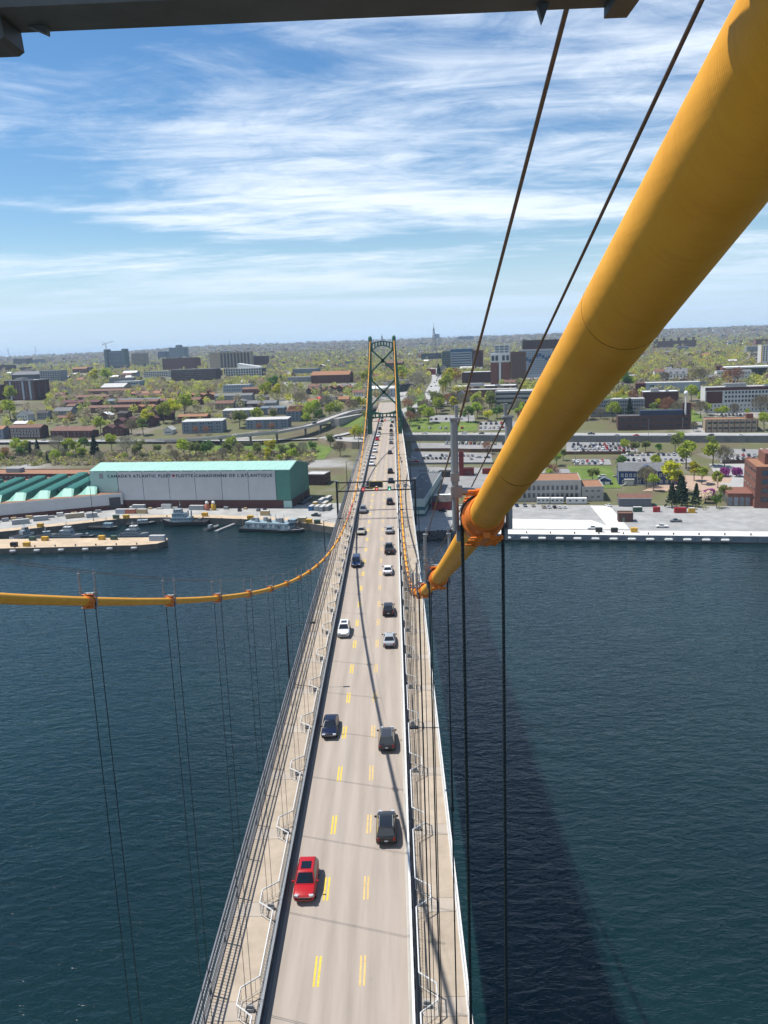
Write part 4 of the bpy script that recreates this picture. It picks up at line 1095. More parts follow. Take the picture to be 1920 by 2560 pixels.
# cars on the town streets
def street_car(k, colr, x, y, z, ang, label, group='cars on the town streets'): car_small(k, colr, label, (x, y, z), ang, group)
for k, colr, x, y, ang, lab in [('sedan', 'white', 30, 686, 73, 'white car at the left end of the embanked street'), ('van', 'white', 62, 679, 74, 'white bus-like van in the middle of the embanked street'), ('sedan', 'black', 76, 684, 74, 'black car beyond the white van on the embanked street'),
        ('sedan', 'silver', 176, 655, 76, 'silver sedan on the embanked street below the brown office'), ('sedan', 'red', 190, 652, 76, 'dark red car on the embanked street below the brown office'), ('suv', 'white', 213, 646, 76, 'white car on the embanked street below the radar mast'),
        ('suv', 'black', 242, 641, 76, 'black car on the embanked street before the beige building'), ('sedan', 'white', 262, 632, 76, 'white car at the right end of the embanked street'), ('pickup', 'blue', 160, 661, 76, 'blue pickup at the foot of the brick block on the embanked street')]:
    zz = float(np.interp(x, [p[0] for p in wp], [p[2] for p in wp])) + .18
    yy = float(np.interp(x, [p[0] for p in wp], [p[1] for p in wp])) + (5 if y < 660 and x > 100 else 16)
    street_car(k, colr, x, yy, zz, R(ang), lab)
for i, (x, y, colr) in enumerate([(34, 826, 'grey'), (43, 850, 'black'), (49, 905, 'white'), (45, 940, 'navy'), (50, 1000, 'black'), (56, 1010, 'silver'), (58, 1080, 'white'), (63, 1120, 'black'), (66, 1170, 'white'), (70, 1230, 'silver')]):
    street_car('sedan', colr, x, y, T(x, y) + .16, R(-8), '%s car on the boulevard, %s from the bridge' % (colr, ORD[i]))
for i, (x, y, colr) in enumerate([(-352, 768, 'white'), (-322, 766, 'silver'), (-288, 753, 'blue'), (-262, 752, 'white'), (-238, 746, 'black')]):
    street_car('suv', colr, x, y, T(x, y) + .45, R(78), '%s car on the shore street, %s from the left' % (colr, ORD[i]))
for i, (x, y, z, colr) in enumerate([(-205, 737, 17.9, 'silver'), (-160, 719.5, 20.2, 'pale green'), (-132, 708, 22.6, 'white'), (-66, 734, 28.1, 'black'), (-24, 804, 34.1, 'navy')]):
    street_car('sedan', colr, x, y, z, R((75, 68, 72, 130, 130)[i] + 0), '%s car on the elevated ramp, %s from the left' % (colr, ORD[i]))
for i, (x, y, colr) in enumerate([(-49, 712, 'white'), (-44, 716, 'silver'), (-38, 722, 'black'), (-32, 724, 'navy'), (-26, 726, 'dark grey'), (-45, 698, 'black'), (-41, 695, 'navy')]):
    street_car('sedan', colr, x, y, 18.05, R(70 if i < 5 else 35), '%s car on the street loop by the far tower, %s from the left' % (colr, ORD[i]))
# ------------------------------------------------------------------ buildings: a general maker
ROOFS = {'tar': mat('roof_tar', (0.10, 0.10, 0.105), 0.9, 0, 0.2, 0.3), 'pale': mat('roof_pale', (0.50, 0.50, 0.49), 0.8, 0, 0.12, 0.3), 'white': mat('roof_white', (0.76, 0.77, 0.77), 0.7, 0, 0.06, 0.3),
         'brown': mat('roof_brown', (0.17, 0.085, 0.06), 0.85, 0, 0.2, 0.5), 'orange': mat('roof_orange', (0.30, 0.145, 0.075), 0.85, 0, 0.18, 0.4), 'grey': mat('roof_grey', (0.16, 0.165, 0.175), 0.85, 0, 0.2, 0.5),
         'blue': mat('roof_blue_grey', (0.13, 0.165, 0.20), 0.8, 0, 0.18, 0.5), 'red': mat('roof_red', (0.55, 0.03, 0.02), 0.7, 0, 0.1, 0.5), 'dark': mat('roof_dark', (0.055, 0.05, 0.05), 0.9, 0, 0.2, 0.5), 'maroon': mat('roof_maroon', (0.115, 0.045, 0.045), 0.85, 0, 0.18, 0.5)}
WALLS = {'brick': BRICK, 'darkbrick': BRICK_DARK, 'brownbrick': BRICK_BROWN, 'concrete': CONCRETE, 'white': mat('wall_white', (0.62, 0.62, 0.60), 0.8, 0, 0.08, 0.3), 'grey': mat('wall_grey', (0.28, 0.29, 0.30), 0.8, 0, 0.1, 0.4),
         'bluegrey': mat('wall_blue_grey', (0.19, 0.23, 0.28), 0.8, 0, 0.1, 0.4), 'beige': mat('wall_beige', (0.36, 0.30, 0.21), 0.8, 0, 0.1, 0.4), 'dark': mat('wall_dark', (0.05, 0.05, 0.056), 0.75, 0, 0.15, 0.4), 'navy': mat('wall_navy', (0.02, 0.035, 0.075), 0.7, 0, 0.12, 0.4),
         'blue': mat('wall_blue', (0.018, 0.05, 0.17), 0.7, 0, 0.1, 0.5), 'greengrey': mat('wall_green_grey', (0.13, 0.17, 0.155), 0.8, 0, 0.12, 0.4), 'paleblue': mat('wall_pale_blue', (0.36, 0.42, 0.50), 0.7, 0, 0.08, 0.4), 'orange': mat('wall_orange_brick', (0.21, 0.085, 0.058), 0.8, 0, 0.14, 0.6),
         'redpaint': mat('wall_red', (0.22, 0.02, 0.02), 0.7, 0, 0.12, 0.5), 'maroon': mat('wall_maroon', (0.10, 0.035, 0.03), 0.85, 0, 0.15, 0.6)}
BUILT = []
def clear_around(x, y, w, d, rz, m=1.6):
    """keep trees off a footprint and a little of the ground around it"""
    co, si = math.cos(rz), math.sin(rz); n = max(1, int(w / 9)); k = max(1, int(d / 9))
    for i in range(n + 1):
        for j in range(k + 1):
            a, c = w * i / n, d * j / k
            TREE_BLOCK.append((x + a * co - c * si, y + a * si + c * co, 3.6 + m))
def windows(parent, L, z0, z1, rows, cols, ww, wh, m, face='front', w=0, d=0, margin=1.2, name='window', proud=0.0):
    """rows x cols of window panes set in one wall of a box of w x d (local x along the front, y to the back)"""
    for r_ in range(rows):
        zc = z0 + (z1 - z0) * (r_ + .5) / rows
        for c in range(cols):
            u = margin + (L - 2 * margin) * (c + .5) / cols
            if face == 'front': piece(name, m, parent, (u, -.03 - proud, zc), (ww, .14, wh))
            elif face == 'right': piece(name, m, parent, (w + .03 + proud, u, zc), (.14, ww, wh))
            elif face == 'left': piece(name, m, parent, (-.03 - proud, u, zc), (.14, ww, wh))
def gable(w, d, h0, rise, over=.4, axis='x'):
    mb = MB()
    if axis == 'x':
        for s, (ya, yb) in ((0, (-over, d / 2)), (1, (d + over, d / 2))):
            mb.add([(-over, ya, h0 - .1), (w + over, ya, h0 - .1), (w + over, yb, h0 + rise), (-over, yb, h0 + rise), (-over, ya, h0 + .18), (w + over, ya, h0 + .18), (w + over, yb, h0 + rise + .28), (-over, yb, h0 + rise + .28)],
                   [(0, 1, 2, 3), (4, 5, 6, 7), (0, 1, 5, 4), (0, 3, 7, 4), (1, 2, 6, 5)])
    else:
        for xa, xb in ((-over, w / 2), (w + over, w / 2)):
            mb.add([(xa, -over, h0 - .1), (xa, d + over, h0 - .1), (xb, d + over, h0 + rise), (xb, -over, h0 + rise), (xa, -over, h0 + .18), (xa, d + over, h0 + .18), (xb, d + over, h0 + rise + .28), (xb, -over, h0 + rise + .28)],
                   [(0, 1, 2, 3), (4, 5, 6, 7), (0, 1, 5, 4), (0, 3, 7, 4), (1, 2, 6, 5)])
    return mb
def building(name, label, cat, x, y, w, d, h, rot=-12, wall='brick', roof='tar', kind='flat', rows=0, cols=0, ww=1.2, wh=1.4, wm=None, side=None, rise=2.2, axis='x', z=None, sink=3.0, group=None, door=False, chimney=False, band=False, plant=False, sidecols=None, base=None, margin=1.2, z0f=.12, z1f=.97):
    rz = R(rot)
    if z is None:
        co, si = math.cos(rz), math.sin(rz)
        z = min(T(x, y), T(x + w * co, y + w * si)) ; z = (z + T(x + w * co / 2, y + w * si / 2)) / 2
    b_ = thing(name, label, cat, (x, y, z), rz, group)
    W_ = WALLS[wall] if isinstance(wall, str) else wall
    mb = MB().box((w / 2, d / 2, (h - sink) / 2), (w, d, h + sink))
    if kind == 'gable':
        if axis == 'x':
            for xx in (0.0, w - .1): mb.add([(xx, 0, h), (xx, d, h), (xx, d / 2, h + rise), (xx + .1, 0, h), (xx + .1, d, h), (xx + .1, d / 2, h + rise)], [(0, 1, 2), (3, 4, 5), (0, 2, 5, 3), (1, 2, 5, 4)])
        else:
            for yy in (0.0, d - .1): mb.add([(0, yy, h), (w, yy, h), (w / 2, yy, h + rise), (0, yy + .1, h), (w, yy + .1, h), (w / 2, yy + .1, h + rise)], [(0, 1, 2), (3, 4, 5), (0, 2, 5, 3), (1, 2, 5, 4)])
    mb.build('wall', W_, b_)
    if kind == 'flat':
        rf = MB().box((w / 2, d / 2, h + .06), (w - .7, d - .7, .12)).build('roof', ROOFS[roof], b_)
        pp = MB()
        for c, s in (((w / 2, .15), (w + .1, .4)), ((w / 2, d - .15), (w + .1, .4)), ((.15, d / 2), (.4, d - .7)), ((w - .15, d / 2), (.4, d - .7))): pp.box((c[0], c[1], h + .25), (s[0], s[1], .6))
        pp.build('parapet', ROOFS['pale'] if roof in ('pale', 'white') else W_, b_)
        if plant:
            MB().box((w * .35, d * .5, h + 1.4), (w * .22, d * .4, 2.8)).box((w * .35, d * .5, h + 2.9), (w * .24, d * .42, .2)).build('roof_plant', WALLS['grey'], rf)
            MB().box((w * .7, d * .4, h + .8), (w * .08, d * .2, 1.5)).build('roof_vent', GALV, rf)
    elif kind == 'gable':
        rf = gable(w, d, h, rise, axis=axis).build('roof', ROOFS[roof], b_)
        if chimney: MB().box((w * .7, d * .45, h + rise), (.8, .8, 2.2)).build('chimney', BRICK, rf)
    elif kind == 'shed':
        MB().add([(-.3, -.3, h), (w + .3, -.3, h), (w + .3, d + .3, h + rise), (-.3, d + .3, h + rise), (-.3, -.3, h + .3), (w + .3, -.3, h + .3), (w + .3, d + .3, h + rise + .3), (-.3, d + .3, h + rise + .3)], [(3, 2, 1, 0), (4, 5, 6, 7), (0, 1, 5, 4), (1, 2, 6, 5), (2, 3, 7, 6), (3, 0, 4, 7)]).build('roof', ROOFS[roof], b_)
    wm_ = wm or WINDOW
    if rows and cols:
        if band:
            for r_ in range(rows): piece('window_band', wm_, b_, (w / 2, -.03, h * (z0f + (z1f - z0f) * (r_ + .5) / rows)), (w - 2 * margin, .16, wh))
        else: windows(b_, w, h * z0f, h * z1f, rows, cols, ww, wh, wm_, 'front', margin=margin)
        if side:
            sc = sidecols or max(1, int(cols * d / w * .8))
            if band:
                for r_ in range(rows): piece('window_band', wm_, b_, (w + .03 if side == 'right' else -.03, d / 2, h * (z0f + (z1f - z0f) * (r_ + .5) / rows)), (.16, d - 2 * margin, wh))
            else: windows(b_, d, h * z0f, h * z1f, rows, sc, ww, wh, wm_, side, w=w, d=d)
    if door: piece('door', WALLS['dark'], b_, (w * .5, -.05, 1.1), (1.1, .2, 2.2))
    if base: MB().box((w / 2, d / 2, base[1] / 2), (w + .12, d + .12, base[1])).build('base_course', WALLS[base[0]], b_)
    clear_around(x, y, w, d, rz)
    if y > 1000 and w > 30 and y < 2700:                              # open ground and low yards in front of the big blocks
        n_ = max(2, int(w / 14))
        for i in range(n_ + 1):
            for f in range(1, 13):
                TREE_BLOCK.append(((x + w * math.cos(rz) * i / n_) * (1 - .009 * f), (y + w * math.sin(rz) * i / n_) * (1 - .009 * f), 10))
    BUILT.append((x, y, w, d, rz))
    return b_

# ------------------------------------------------------------------ the big fleet building
TEAL_ROOF = mat('mint_metal_roof', (0.35, 0.60, 0.52), 0.5, 0.1, 0.08, 0.2); TEAL_WALL = mat('teal_cladding', (0.08, 0.25, 0.20), 0.6, 0, 0.08, 0.2)
PANEL_W = mat('pale_cladding', (0.56, 0.575, 0.60), 0.6, 0, 0.05, 0.15); MINT = mat('mint_cladding', (0.40, 0.60, 0.56), 0.6, 0, 0.05, 0.15); SEAM = mat('seam_grey', (0.13, 0.16, 0.18), 0.6)
fb = thing('fleet_building', 'huge mint-roofed shed with dark bilingual lettering on its pale front', 'shed', (-56.7, 475.0, 3.46), R(-10.1))
W_, D_ = 126.0, 39.0
prof = [(0, 4.6), (0, 22.4), (14, 25.5), (D_, 21.0), (D_, 4.6)]
MB().loft([[(xx, yy, zz) for yy, zz in prof] for xx in (-W_, 0)]).build('wall', TEAL_WALL, fb)
MB().box((-W_ / 2, D_ / 2 + .1, 2.3), (W_ + .3, D_ + .5, 4.6)).build('brick_base', WALLS['maroon'], fb)
rf = MB().loft([[(xx, yy, zz) for yy, zz in ((-.5, 22.35), (14, 25.55), (D_ + .5, 20.9), (D_ + .5, 21.2), (14, 25.9), (-.5, 22.75))] for xx in (-W_ - .4, .4)]).build('roof', TEAL_ROOF, fb)
for i in range(43): MB().bar((-W_ + 3 * i, -.5, 22.78), (-W_ + 3 * i, 14, 25.93), .12, .07).build('roof_seam', TEAL_ROOF, rf)
us = [-108.1, -91.9, -75.2, -58.5, -41.9, -25.3, -8.6]
for a, c in zip(us, us[1:]): MB().box(((a + c) / 2, -.15, 13.5), (c - a - .35, .3, 17.2)).build('cladding_panel', PANEL_W, fb)
MB().box((-117.2, -.15, 13.5), (17.6, .3, 17.2)).build('cladding_panel', MINT, fb)
for u in us: MB().box((u, -.12, 13.5), (.34, .22, 17.4)).build('panel_joint', SEAM, fb)
for u in np.arange(-124, -5, 8.2): MB().box((u, -.45, 22.05), (.7, .6, .6)).build('eaves_bracket', WHITE, fb)
MB().box((-118.6, -.34, 19.5), (2.6, .1, 3.0)).build('louvre', WALLS['grey'], fb)
MB().box((-1.9, -.32, 2.3), (5.0, .2, 4.2)).build('loading_door', MINT, fb)
LETTER = mat('navy_lettering', (0.012, 0.022, 0.06), 0.5)
def sign_text(txt, x0, x1, zc, h, name):
    cu = bpy.data.curves.new(name, 'FONT'); cu.body = txt; cu.size = h / .69; cu.extrude = .08; cu.offset = .03; cu.space_character = 1.25; cu.align_x = 'LEFT'
    cu.materials.append(LETTER)
    o = link(name, cu, fb, (x0, -.42, zc - h / 2)); o.rotation_euler = (R(90), 0, 0)
    bpy.context.view_layer.update()
    me = bpy.data.meshes.new_from_object(o.evaluated_get(bpy.context.evaluated_depsgraph_get()))
    wd = max(v.co.x for v in me.vertices)
    for v in me.vertices: v.co.x *= (x1 - x0) / wd
    bpy.data.objects.remove(o); bpy.data.curves.remove(cu)
    o = link(name, me, fb, (x0, -.42, zc - h / 2)); o.rotation_euler = (R(90), 0, 0)
sign_text("CANADA'S ATLANTIC FLEET", -114.5, -73.4, 19.5, 1.75, 'lettering')
sign_text("FLOTTE CANADIENNE DE L'ATLANTIQUE", -70.2, -10.4, 19.5, 1.75, 'lettering')
half = [(0, 1.0), (.14, .68), (.32, .78), (.26, .28), (.46, .50), (.54, .34), (.86, .42), (.76, .14), (.90, .04), (.44, -.34), (.50, -.52), (.06, -.44), (.06, -.9)]
lf = [(x, z) for x, z in half] + [(-x, z) for x, z in reversed(half[1:])]
mbl = MB(); n = len(lf); c0 = [(x * 1.15 - 71.8, -.5, z * 1.1 + 19.5) for x, z in lf]; c1 = [(x, -.32, z) for x, _, z in c0]
mbl.add(c0 + c1 + [(-71.8, -.5, 19.5)], [(i, (i + 1) % n, 2 * n) for i in range(n)] + [(i, (i + 1) % n, n + (i + 1) % n, n + i) for i in range(n)])
mbl.build('maple_leaf', mat('leaf_red', (0.30, 0.015, 0.02), 0.5), fb)
clear_around(-180.7, 497, 130, 42, R(-10.1))

# ------------------------------------------------------------------ the saw-tooth workshop
SAW_MINT = mat('saw_mint', (0.24, 0.50, 0.42), 0.6, 0, 0.1, 0.3); SAW_GREEN = mat('saw_green', (0.012, 0.135, 0.09), 0.45, 0.1, 0.10, 0.2)
sw = thing('sawtooth_workshop', 'low white workshop with a row of green saw-tooth roof ridges', 'workshop', (-168.0, 489.3, 3.46), 0)
def swp(t): return (-t * .9369, -t * .3497)          # along the front, to the left
fl = [(7.5, 2.2), (0, 0), swp(160), (swp(160)[0] - 30, swp(160)[1] + 95), (-30, 92), (-6, 42)]
MB().prism(fl, -1, 9.3).build('wall', PANEL_W, sw)
fo = [(7.7, 2.0), (.05, -.3), (swp(160)[0], swp(160)[1] - .3), (swp(160)[0], swp(160)[1] + 1), (0, 1), (7.6, 3)]
MB().prism(fo, -1, 2.6).build('brick_base', WALLS['maroon'], sw)
MB().prism([(7.2, 2.6), (0, .6), (swp(160)[0], swp(160)[1] + .6), (swp(160)[0] - 30, swp(160)[1] + 94), (-30, 91), (-6, 41)], 9.3, 9.5).build('roof', ROOFS['orange'], sw)
for i in range(12):
    x0 = -13 - 12.4 * i; yb = x0 * .373 + 4.5; ye = yb + 78 if i else yb + 50
    rings = []
    for yy, k in ((yb, .02), (yb + 6, 1.0), (ye, 1.0)):
        sh = (yy - yb) * -.05
        rings.append([(x0 + sh - 5.9, yy, 9.5), (x0 + sh + 5.9, yy, 9.5), (x0 + sh + 4.9, yy, 9.5 + 3.6 * k), (x0 + sh + 3.2, yy, 9.5 + 4.1 * k), (x0 + sh - 1.2, yy, 9.5 + 4.1 * k)])
    o = MB().loft(rings).build('roof_ridge', [SAW_MINT, SAW_GREEN], sw)
    o.data.polygons.foreach_set('material_index', [1 if (p.normal.x > .5 or (p.center.y > yb + 6 and p.normal.z > .3 and i % 1 == 0)) else 0 for p in o.data.polygons])
    if i < 3:
        for j in range(4): piece('skylight', WINDOW, sw, (x0 - .7 + 6.1, yb + 18 + j * 7, 11.3), (.4, 5.4, 1.9))
MB().box((3.2, .6, 4.0), (6.4, .4, 6.2), R(16)).build('bay_door', WALLS['dark'], sw)
clear_around(-320, 440, 160, 110, R(12))
building('brick_warehouse', 'long brown brick warehouse behind the saw-tooth workshop', 'warehouse', -330, 593, 130, 22, 8, -12.5, 'maroon', 'orange', rows=2, cols=34, ww=1.5, wh=1.4, wm=WINDOW_PALE, z=6, z0f=.1, z1f=1)
piece('roof_hut', WALLS['grey'], bpy.data.objects['brick_warehouse'], (60, 10, 9.6), (11, 6, 3.2))
building('brick_office', 'small two-storey brown brick office behind the fleet building', 'office', -56.5, 546, 14, 14, 7.4, -14, 'maroon', 'pale', rows=2, cols=5, side='right', sidecols=4, z=4.4)
building('brick_hut', 'dark brick block half hidden by the left edge of the bridge', 'building', -24, 548, 12, 14, 9, -12, 'maroon', 'pale', rows=1, cols=2, z=4.6)
# ------------------------------------------------------------------ right-hand shore buildings
wk = building('workshop', 'grey two-storey workshop with a flat orange roof behind the jetty', 'workshop', 60, 472, 50, 26, 12, -8, 'concrete', 'orange', rows=2, cols=18, ww=1.5, wh=2.6, z=3.46, z0f=.14, z1f=.86)
building('workshop_annexe', 'lower grey annexe at the right end of the orange-roofed workshop', 'workshop', 109.9, 465, 12, 24, 8.2, -8, 'concrete', 'orange', rows=2, cols=3, ww=1.6, wh=1.2, z=3.46)
tw = building('harbour_warehouse', 'grey-green harbour warehouse with a dark teal stripe beside the bridge', 'warehouse', 6.5, 441, 13.5, 92, 9.2, -9, mat('pale_green_wall', (0.36, 0.44, 0.44), 0.7, 0, 0.08, 0.3), 'grey', z=3.46)
TSTR = mat('teal_stripe', (0.01, 0.09, 0.11), 0.6)
MB().box((6.75, 46, 4.4), (13.7, 92.2, 1.9)).build('stripe', TSTR, tw); MB().box((6.75, 46, .7), (13.66, 92.16, 1.4)).build('base_stripe', TSTR, tw)
for i in range(5): MB().box((4 + (i % 2) * 4, 12 + 14 * i, 9.8), (1.6, 1.6, 1.1)).build('roof_vent', GALV, tw)
bh = building('blue_house', 'long blue wooden building with white corner boards and grey gabled roof', 'house', 141.6, 506.5, 34.6, 13, 9.0, -11.4, 'blue', 'grey', 'gable', rows=0, cols=0, z=4.4, rise=4.3)
windows(bh, 34.6, 4.9, 8.2, 1, 13, 1.0, 1.5, WINDOW_PALE, margin=1.0); windows(bh, 34.6, 1.0, 4.2, 1, 10, 1.0, 1.5, WINDOW_PALE, margin=1.4)
for c in range(13): piece('window_trim', WHITE, bh, (1.0 + 32.6 * (c + .5) / 13, -.015, 6.55), (1.4, .12, 1.9))
for c in range(10): piece('window_trim', WHITE, bh, (1.4 + 31.8 * (c + .5) / 10, -.015, 2.6), (1.4, .12, 1.9))
for u in (0, 11.2, 22.6, 34.6): piece('corner_board', WHITE, bh, (u, -.08, 4.5), (.34, .3, 9.0))
piece('foundation', WHITE, bh, (17.3, -.06, .35), (34.9, .3, 1.1))
MB().add([(11, -.5, 9.0), (22.8, -.5, 9.0), (16.9, -.5, 13.0), (11, 6, 9.0), (22.8, 6, 9.0), (16.9, 6.4, 13.0)], [(0, 1, 2), (0, 2, 5, 3), (1, 4, 5, 2)]).build('pediment', WALLS['blue'], bh)
for a, c in (((10.6, 8.9), (16.9, 13.1)), ((23.2, 8.9), (16.9, 13.1))): MB().bar((a[0], -.55, a[1]), (c[0], -.55, c[1]), .2, .35).build('barge_board', WHITE, bh)
MB().loft([[(16.9 + .9 * math.cos(a), yy, 10.6 + .7 * math.sin(a)) for a in [math.pi * k / 8 for k in range(9)]] for yy in (-.62, -.5)]).build('fanlight', WHITE, bh)
for xx in (4.5, 17): MB().box((xx + 1.8, -1.2, 4.3), (6.2, 2.4, .25)).box((xx + 1.8, -1.2, 2.1), (5.4, .2, 4.2)).build('porch', WALLS['white'], bh)
for j in range(8): piece('step', CONCRETE, bh, (1.2 + .45 * j, -2.2, .15 + .22 * j), (.45, 1.8, .22))
sh = building('garden_shed', 'small blue shed with white doors left of the blue house', 'shed', 129.5, 509, 8, 6, 3.2, -11, 'blue', 'blue', 'gable', z=4.2, rise=1.8, axis='y')
for u in (2, 5.8): piece('garage_door', WHITE, sh, (u, -.05, 1.4), (3.0, .2, 2.6))
of = building('brick_office_block', 'stepped red brick office block at the right edge above the jetty', 'office', 193.4, 432.2, 60, 34, 21.5, -13, 'orange', 'orange', z=3.46, rows=0)
for r_ in range(4): piece('window_band', WINDOW, of, (31, -.1, 4.6 + 4.7 * r_), (56, .5, 2.5))
for r_ in range(4):
    for i in range(4): piece('window', WINDOW, of, (-.04, 4 + i * 8.2, 5.2 + 4.7 * r_), (.2, 5.6, 1.2))
MB().box((14, 20, 24.5), (16, 18, 6)).build('lift_tower', WALLS['orange'], of)
lo = MB().box((-6.2, 15, 3.4), (12.4, 20, 7)).build('entrance_wing', WALLS['orange'], of)
for i in range(4): piece('window', WINDOW_PALE, of, (-11.2 + 2.9 * i, 4.92, 2.6), (2.2, .2, 4.6))
for i in range(5): piece('window', WINDOW_PALE, of, (-12.46, 7 + 3.7 * i, 2.6), (.2, 2.8, 4.6))
bl = MB().loft([[(23 + r_ * math.cos(k * math.pi / 4), 24 + r_ * math.sin(k * math.pi / 4), z) for k in range(8)] for z, r_ in ((27.5, .5), (28.6, 1.5), (29.8, 1.9), (31, 1.5), (31.7, .4))]).build('radome', WHITE, of, smooth=60)
s1 = building('storage_shed', 'long dark grey shed with a brown hipped roof behind the jetty', 'shed', 126.3, 447.6, 17, 9, 4.6, -10, mat('shed_slate', (0.12, 0.13, 0.15), 0.7), 'brown', 'gable', z=3.46, rise=1.7)
piece('fascia', WHITE, s1, (8.5, -.35, 4.6), (17.6, .14, .3))
s2 = building('dark_hut', 'small dark brown flat-roofed hut near the jetty edge', 'hut', 115.8, 409.5, 7.2, 6.5, 4.0, -10, 'darkbrick', 'brown', z=3.46)
piece('door', WALLS['greengrey'], s2, (2.6, -.05, 1.2), (1.2, .2, 2.3))
for i, (x, y, w, d, h, wl_, rf, lab, kd) in enumerate([(20.5, 552, 5.5, 5, 3.2, 'white', 'grey', 'tiny white gabled hut in the bridge shadow', 'gable'), (28.5, 548, 4.2, 5, 4.2, 'grey', 'pale', 'grey cabin beside the tiny white hut', 'flat'),
        (33.5, 551, 10, 5, 3.6, 'dark', 'tar', 'black cabin right of the grey cabin', 'flat'), (47.2, 552, 3.0, 3, 16, 'redpaint', 'dark', 'tall dark red drill tower behind the stanchion', 'flat'), (50.5, 553, 6.5, 5, 4.6, 'redpaint', 'dark', 'low dark red hut at the foot of the drill tower', 'flat'),
        (63, 554, 6, 4, 3.6, 'redpaint', 'red', 'bright red cabin right of the drill tower', 'flat')]):
    building('hut', lab, 'hut', x, y, w, d, h, -10, wl_, rf, kd, rise=1.5, z=6.2, rows=1 if i == 4 else 0, cols=2)
for i, (x, y, w, lab) in enumerate([(26.5, 483, 11, 'white site trailer, farther of the two beside the warehouse'), (30, 466, 10, 'white site trailer, nearer of the two beside the warehouse'), (84, 462, 7, 'white office trailer left of three before the workshop'), (91.5, 460.5, 7, 'white office trailer, middle of three before the workshop'), (100, 458.5, 11, 'white office trailer, right of three before the workshop')]):
    t_ = thing('site_trailer', lab, 'trailer', (x, y, 3.46), R(-9)); MB().box((w / 2, 1.6, 1.9), (w, 3.2, 2.9)).build('body', WALLS['white'], t_)
    MB().box((w / 2, 1.6, 3.4), (w + .1, 3.3, .14)).build('roof', ROOFS['white'], t_); MB().box((w / 2, 1.6, .25), (w * .9, 2.6, .5)).build('undercarriage', TRIM, t_)
    for j in range(3): piece('window', WINDOW, t_, (w * (j + .5) / 3, -.03, 2.2), (1.1, .12, .9))
rt = building('red_boathouse', 'dark red boat store with a black roof beside the warehouse', 'store', 24.5, 455, 10, 12, 4.6, -9, 'redpaint', 'dark', 'gable', z=3.46, rise=2)
# ------------------------------------------------------------------ boats
NAVY_GREY = mat('ship_grey', (0.33, 0.39, 0.43), 0.5, 0, 0.08, 1); HULL_BLACK = mat('hull_black', (0.012, 0.013, 0.017), 0.45); SHIP_BLUE = mat('ship_pale_blue', (0.26, 0.36, 0.42), 0.5, 0, 0.08, 1); DECK_GREY = mat('ship_deck', (0.13, 0.14, 0.145), 0.8); BOOT = mat('ochre_boot', (0.42, 0.30, 0.08), 0.7)
def hull(L, B, H, draft=.8, bow=.32, sheer=.5):
    """rings along the length; bow at +x"""
    rings = []
    for t in (0, .04, .2, .5, .72, .86, .95, 1.0):
        x = -L / 2 + L * t
        k = 1.0 if t < 1 - bow else max(.03, math.cos((t - 1 + bow) / bow * math.pi / 2) ** .7)
        k *= .88 if t == 0 else 1
        z1 = H + sheer * max(0, (t - .5) * 2) ** 2; w = B / 2 * k
        rings.append([(x, -w * .72, -draft), (x, -w, z1 * .45), (x, -w, z1), (x, w, z1), (x, w, z1 * .45), (x, w * .72, -draft)])
    return MB().loft(rings)
def boat(name, label, x, y, rz, L, B, H, hullm, houses, masts=(), extra=None, z=0.0, sheer=.5):
    b_ = thing(name, label, 'boat', (x, y, z), R(rz))
    h = hull(L, B, H, sheer=sheer).build('hull', [hullm, DECK_GREY], b_)
    h.data.polygons.foreach_set('material_index', [1 if p.normal.z > .7 else 0 for p in h.data.polygons])
    MB().loft([[(xx, s * w * 1.01, zz) for s, zz in ((-1, H * .93), (-1, H * 1.05), (1, H * 1.05), (1, H * .93))] for xx, w in ((-L / 2, B * .44), (-L * .45, B / 2), (L * .16, B / 2))], caps=False, closed=False).build('fender_strip', TRIM, h)
    for hx, hy, hz, lx, ly, lz, m in houses:
        o = MB().box((hx, hy, hz + lz / 2), (lx, ly, lz), taper=.93).build('deckhouse', m, b_)
        if lz > 1.4:
            n = max(2, int(ly / 1.1))
            for s in (-1, 1):
                for j in range(max(2, int(lx / 1.3))): piece('porthole', WINDOW, o, (hx - lx / 2 + lx * (j + .5) / max(2, int(lx / 1.3)), s * (ly / 2 * .965 + .02) + hy, hz + lz * .68), (.75, .12, .5))
            for j in range(n): piece('porthole', WINDOW, o, (hx + lx / 2 * .97, hy - ly / 2 + ly * (j + .5) / n, hz + lz * .68), (.12, .7, .5))
    for mx, z0, z1 in masts:
        MB().tube([(mx, 0, z0), (mx, 0, z1)], [.14, .06], 6).bar((mx, -1.3, z0 + (z1 - z0) * .7), (mx, 1.3, z0 + (z1 - z0) * .7), .1, .1).box((mx, 0, z0 + (z1 - z0) * .45), (.5, 1.6, .18)).build('mast', NAVY_GREY, b_)
    if extra: extra(b_)
    rl = MB(); k = 10
    for s in (-1, 1):
        for j in range(k): rl.bar((-L * .45 + L * .62 * j / (k - 1), s * B * .46, H), (-L * .45 + L * .62 * j / (k - 1), s * B * .46, H + .9), .05, .05)
        rl.bar((-L * .45, s * B * .46, H + .9), (L * .17, s * B * .46, H + .9), .05, .05)
    tag(rl.build('deck_rail', GALV, b_), kind='stuff')
    return b_
def tug_extra(b_):
    for x in (-1.5, .3): MB().tube([(x - 2.4, 1.3, 5.2), (x - 2.6, 1.3, 8.6)], .45, 10).build('funnel', NAVY_GREY, b_)
    MB().tube([(12.6, -2.4, 2.6), (13.9, 0, 2.9), (12.6, 2.4, 2.6)], .55, 8).build('bow_fender', TRIM, b_)
    MB().box((-8, 0, 2.9), (2, 2, 1.4)).build('winch', DECK_GREY, b_)
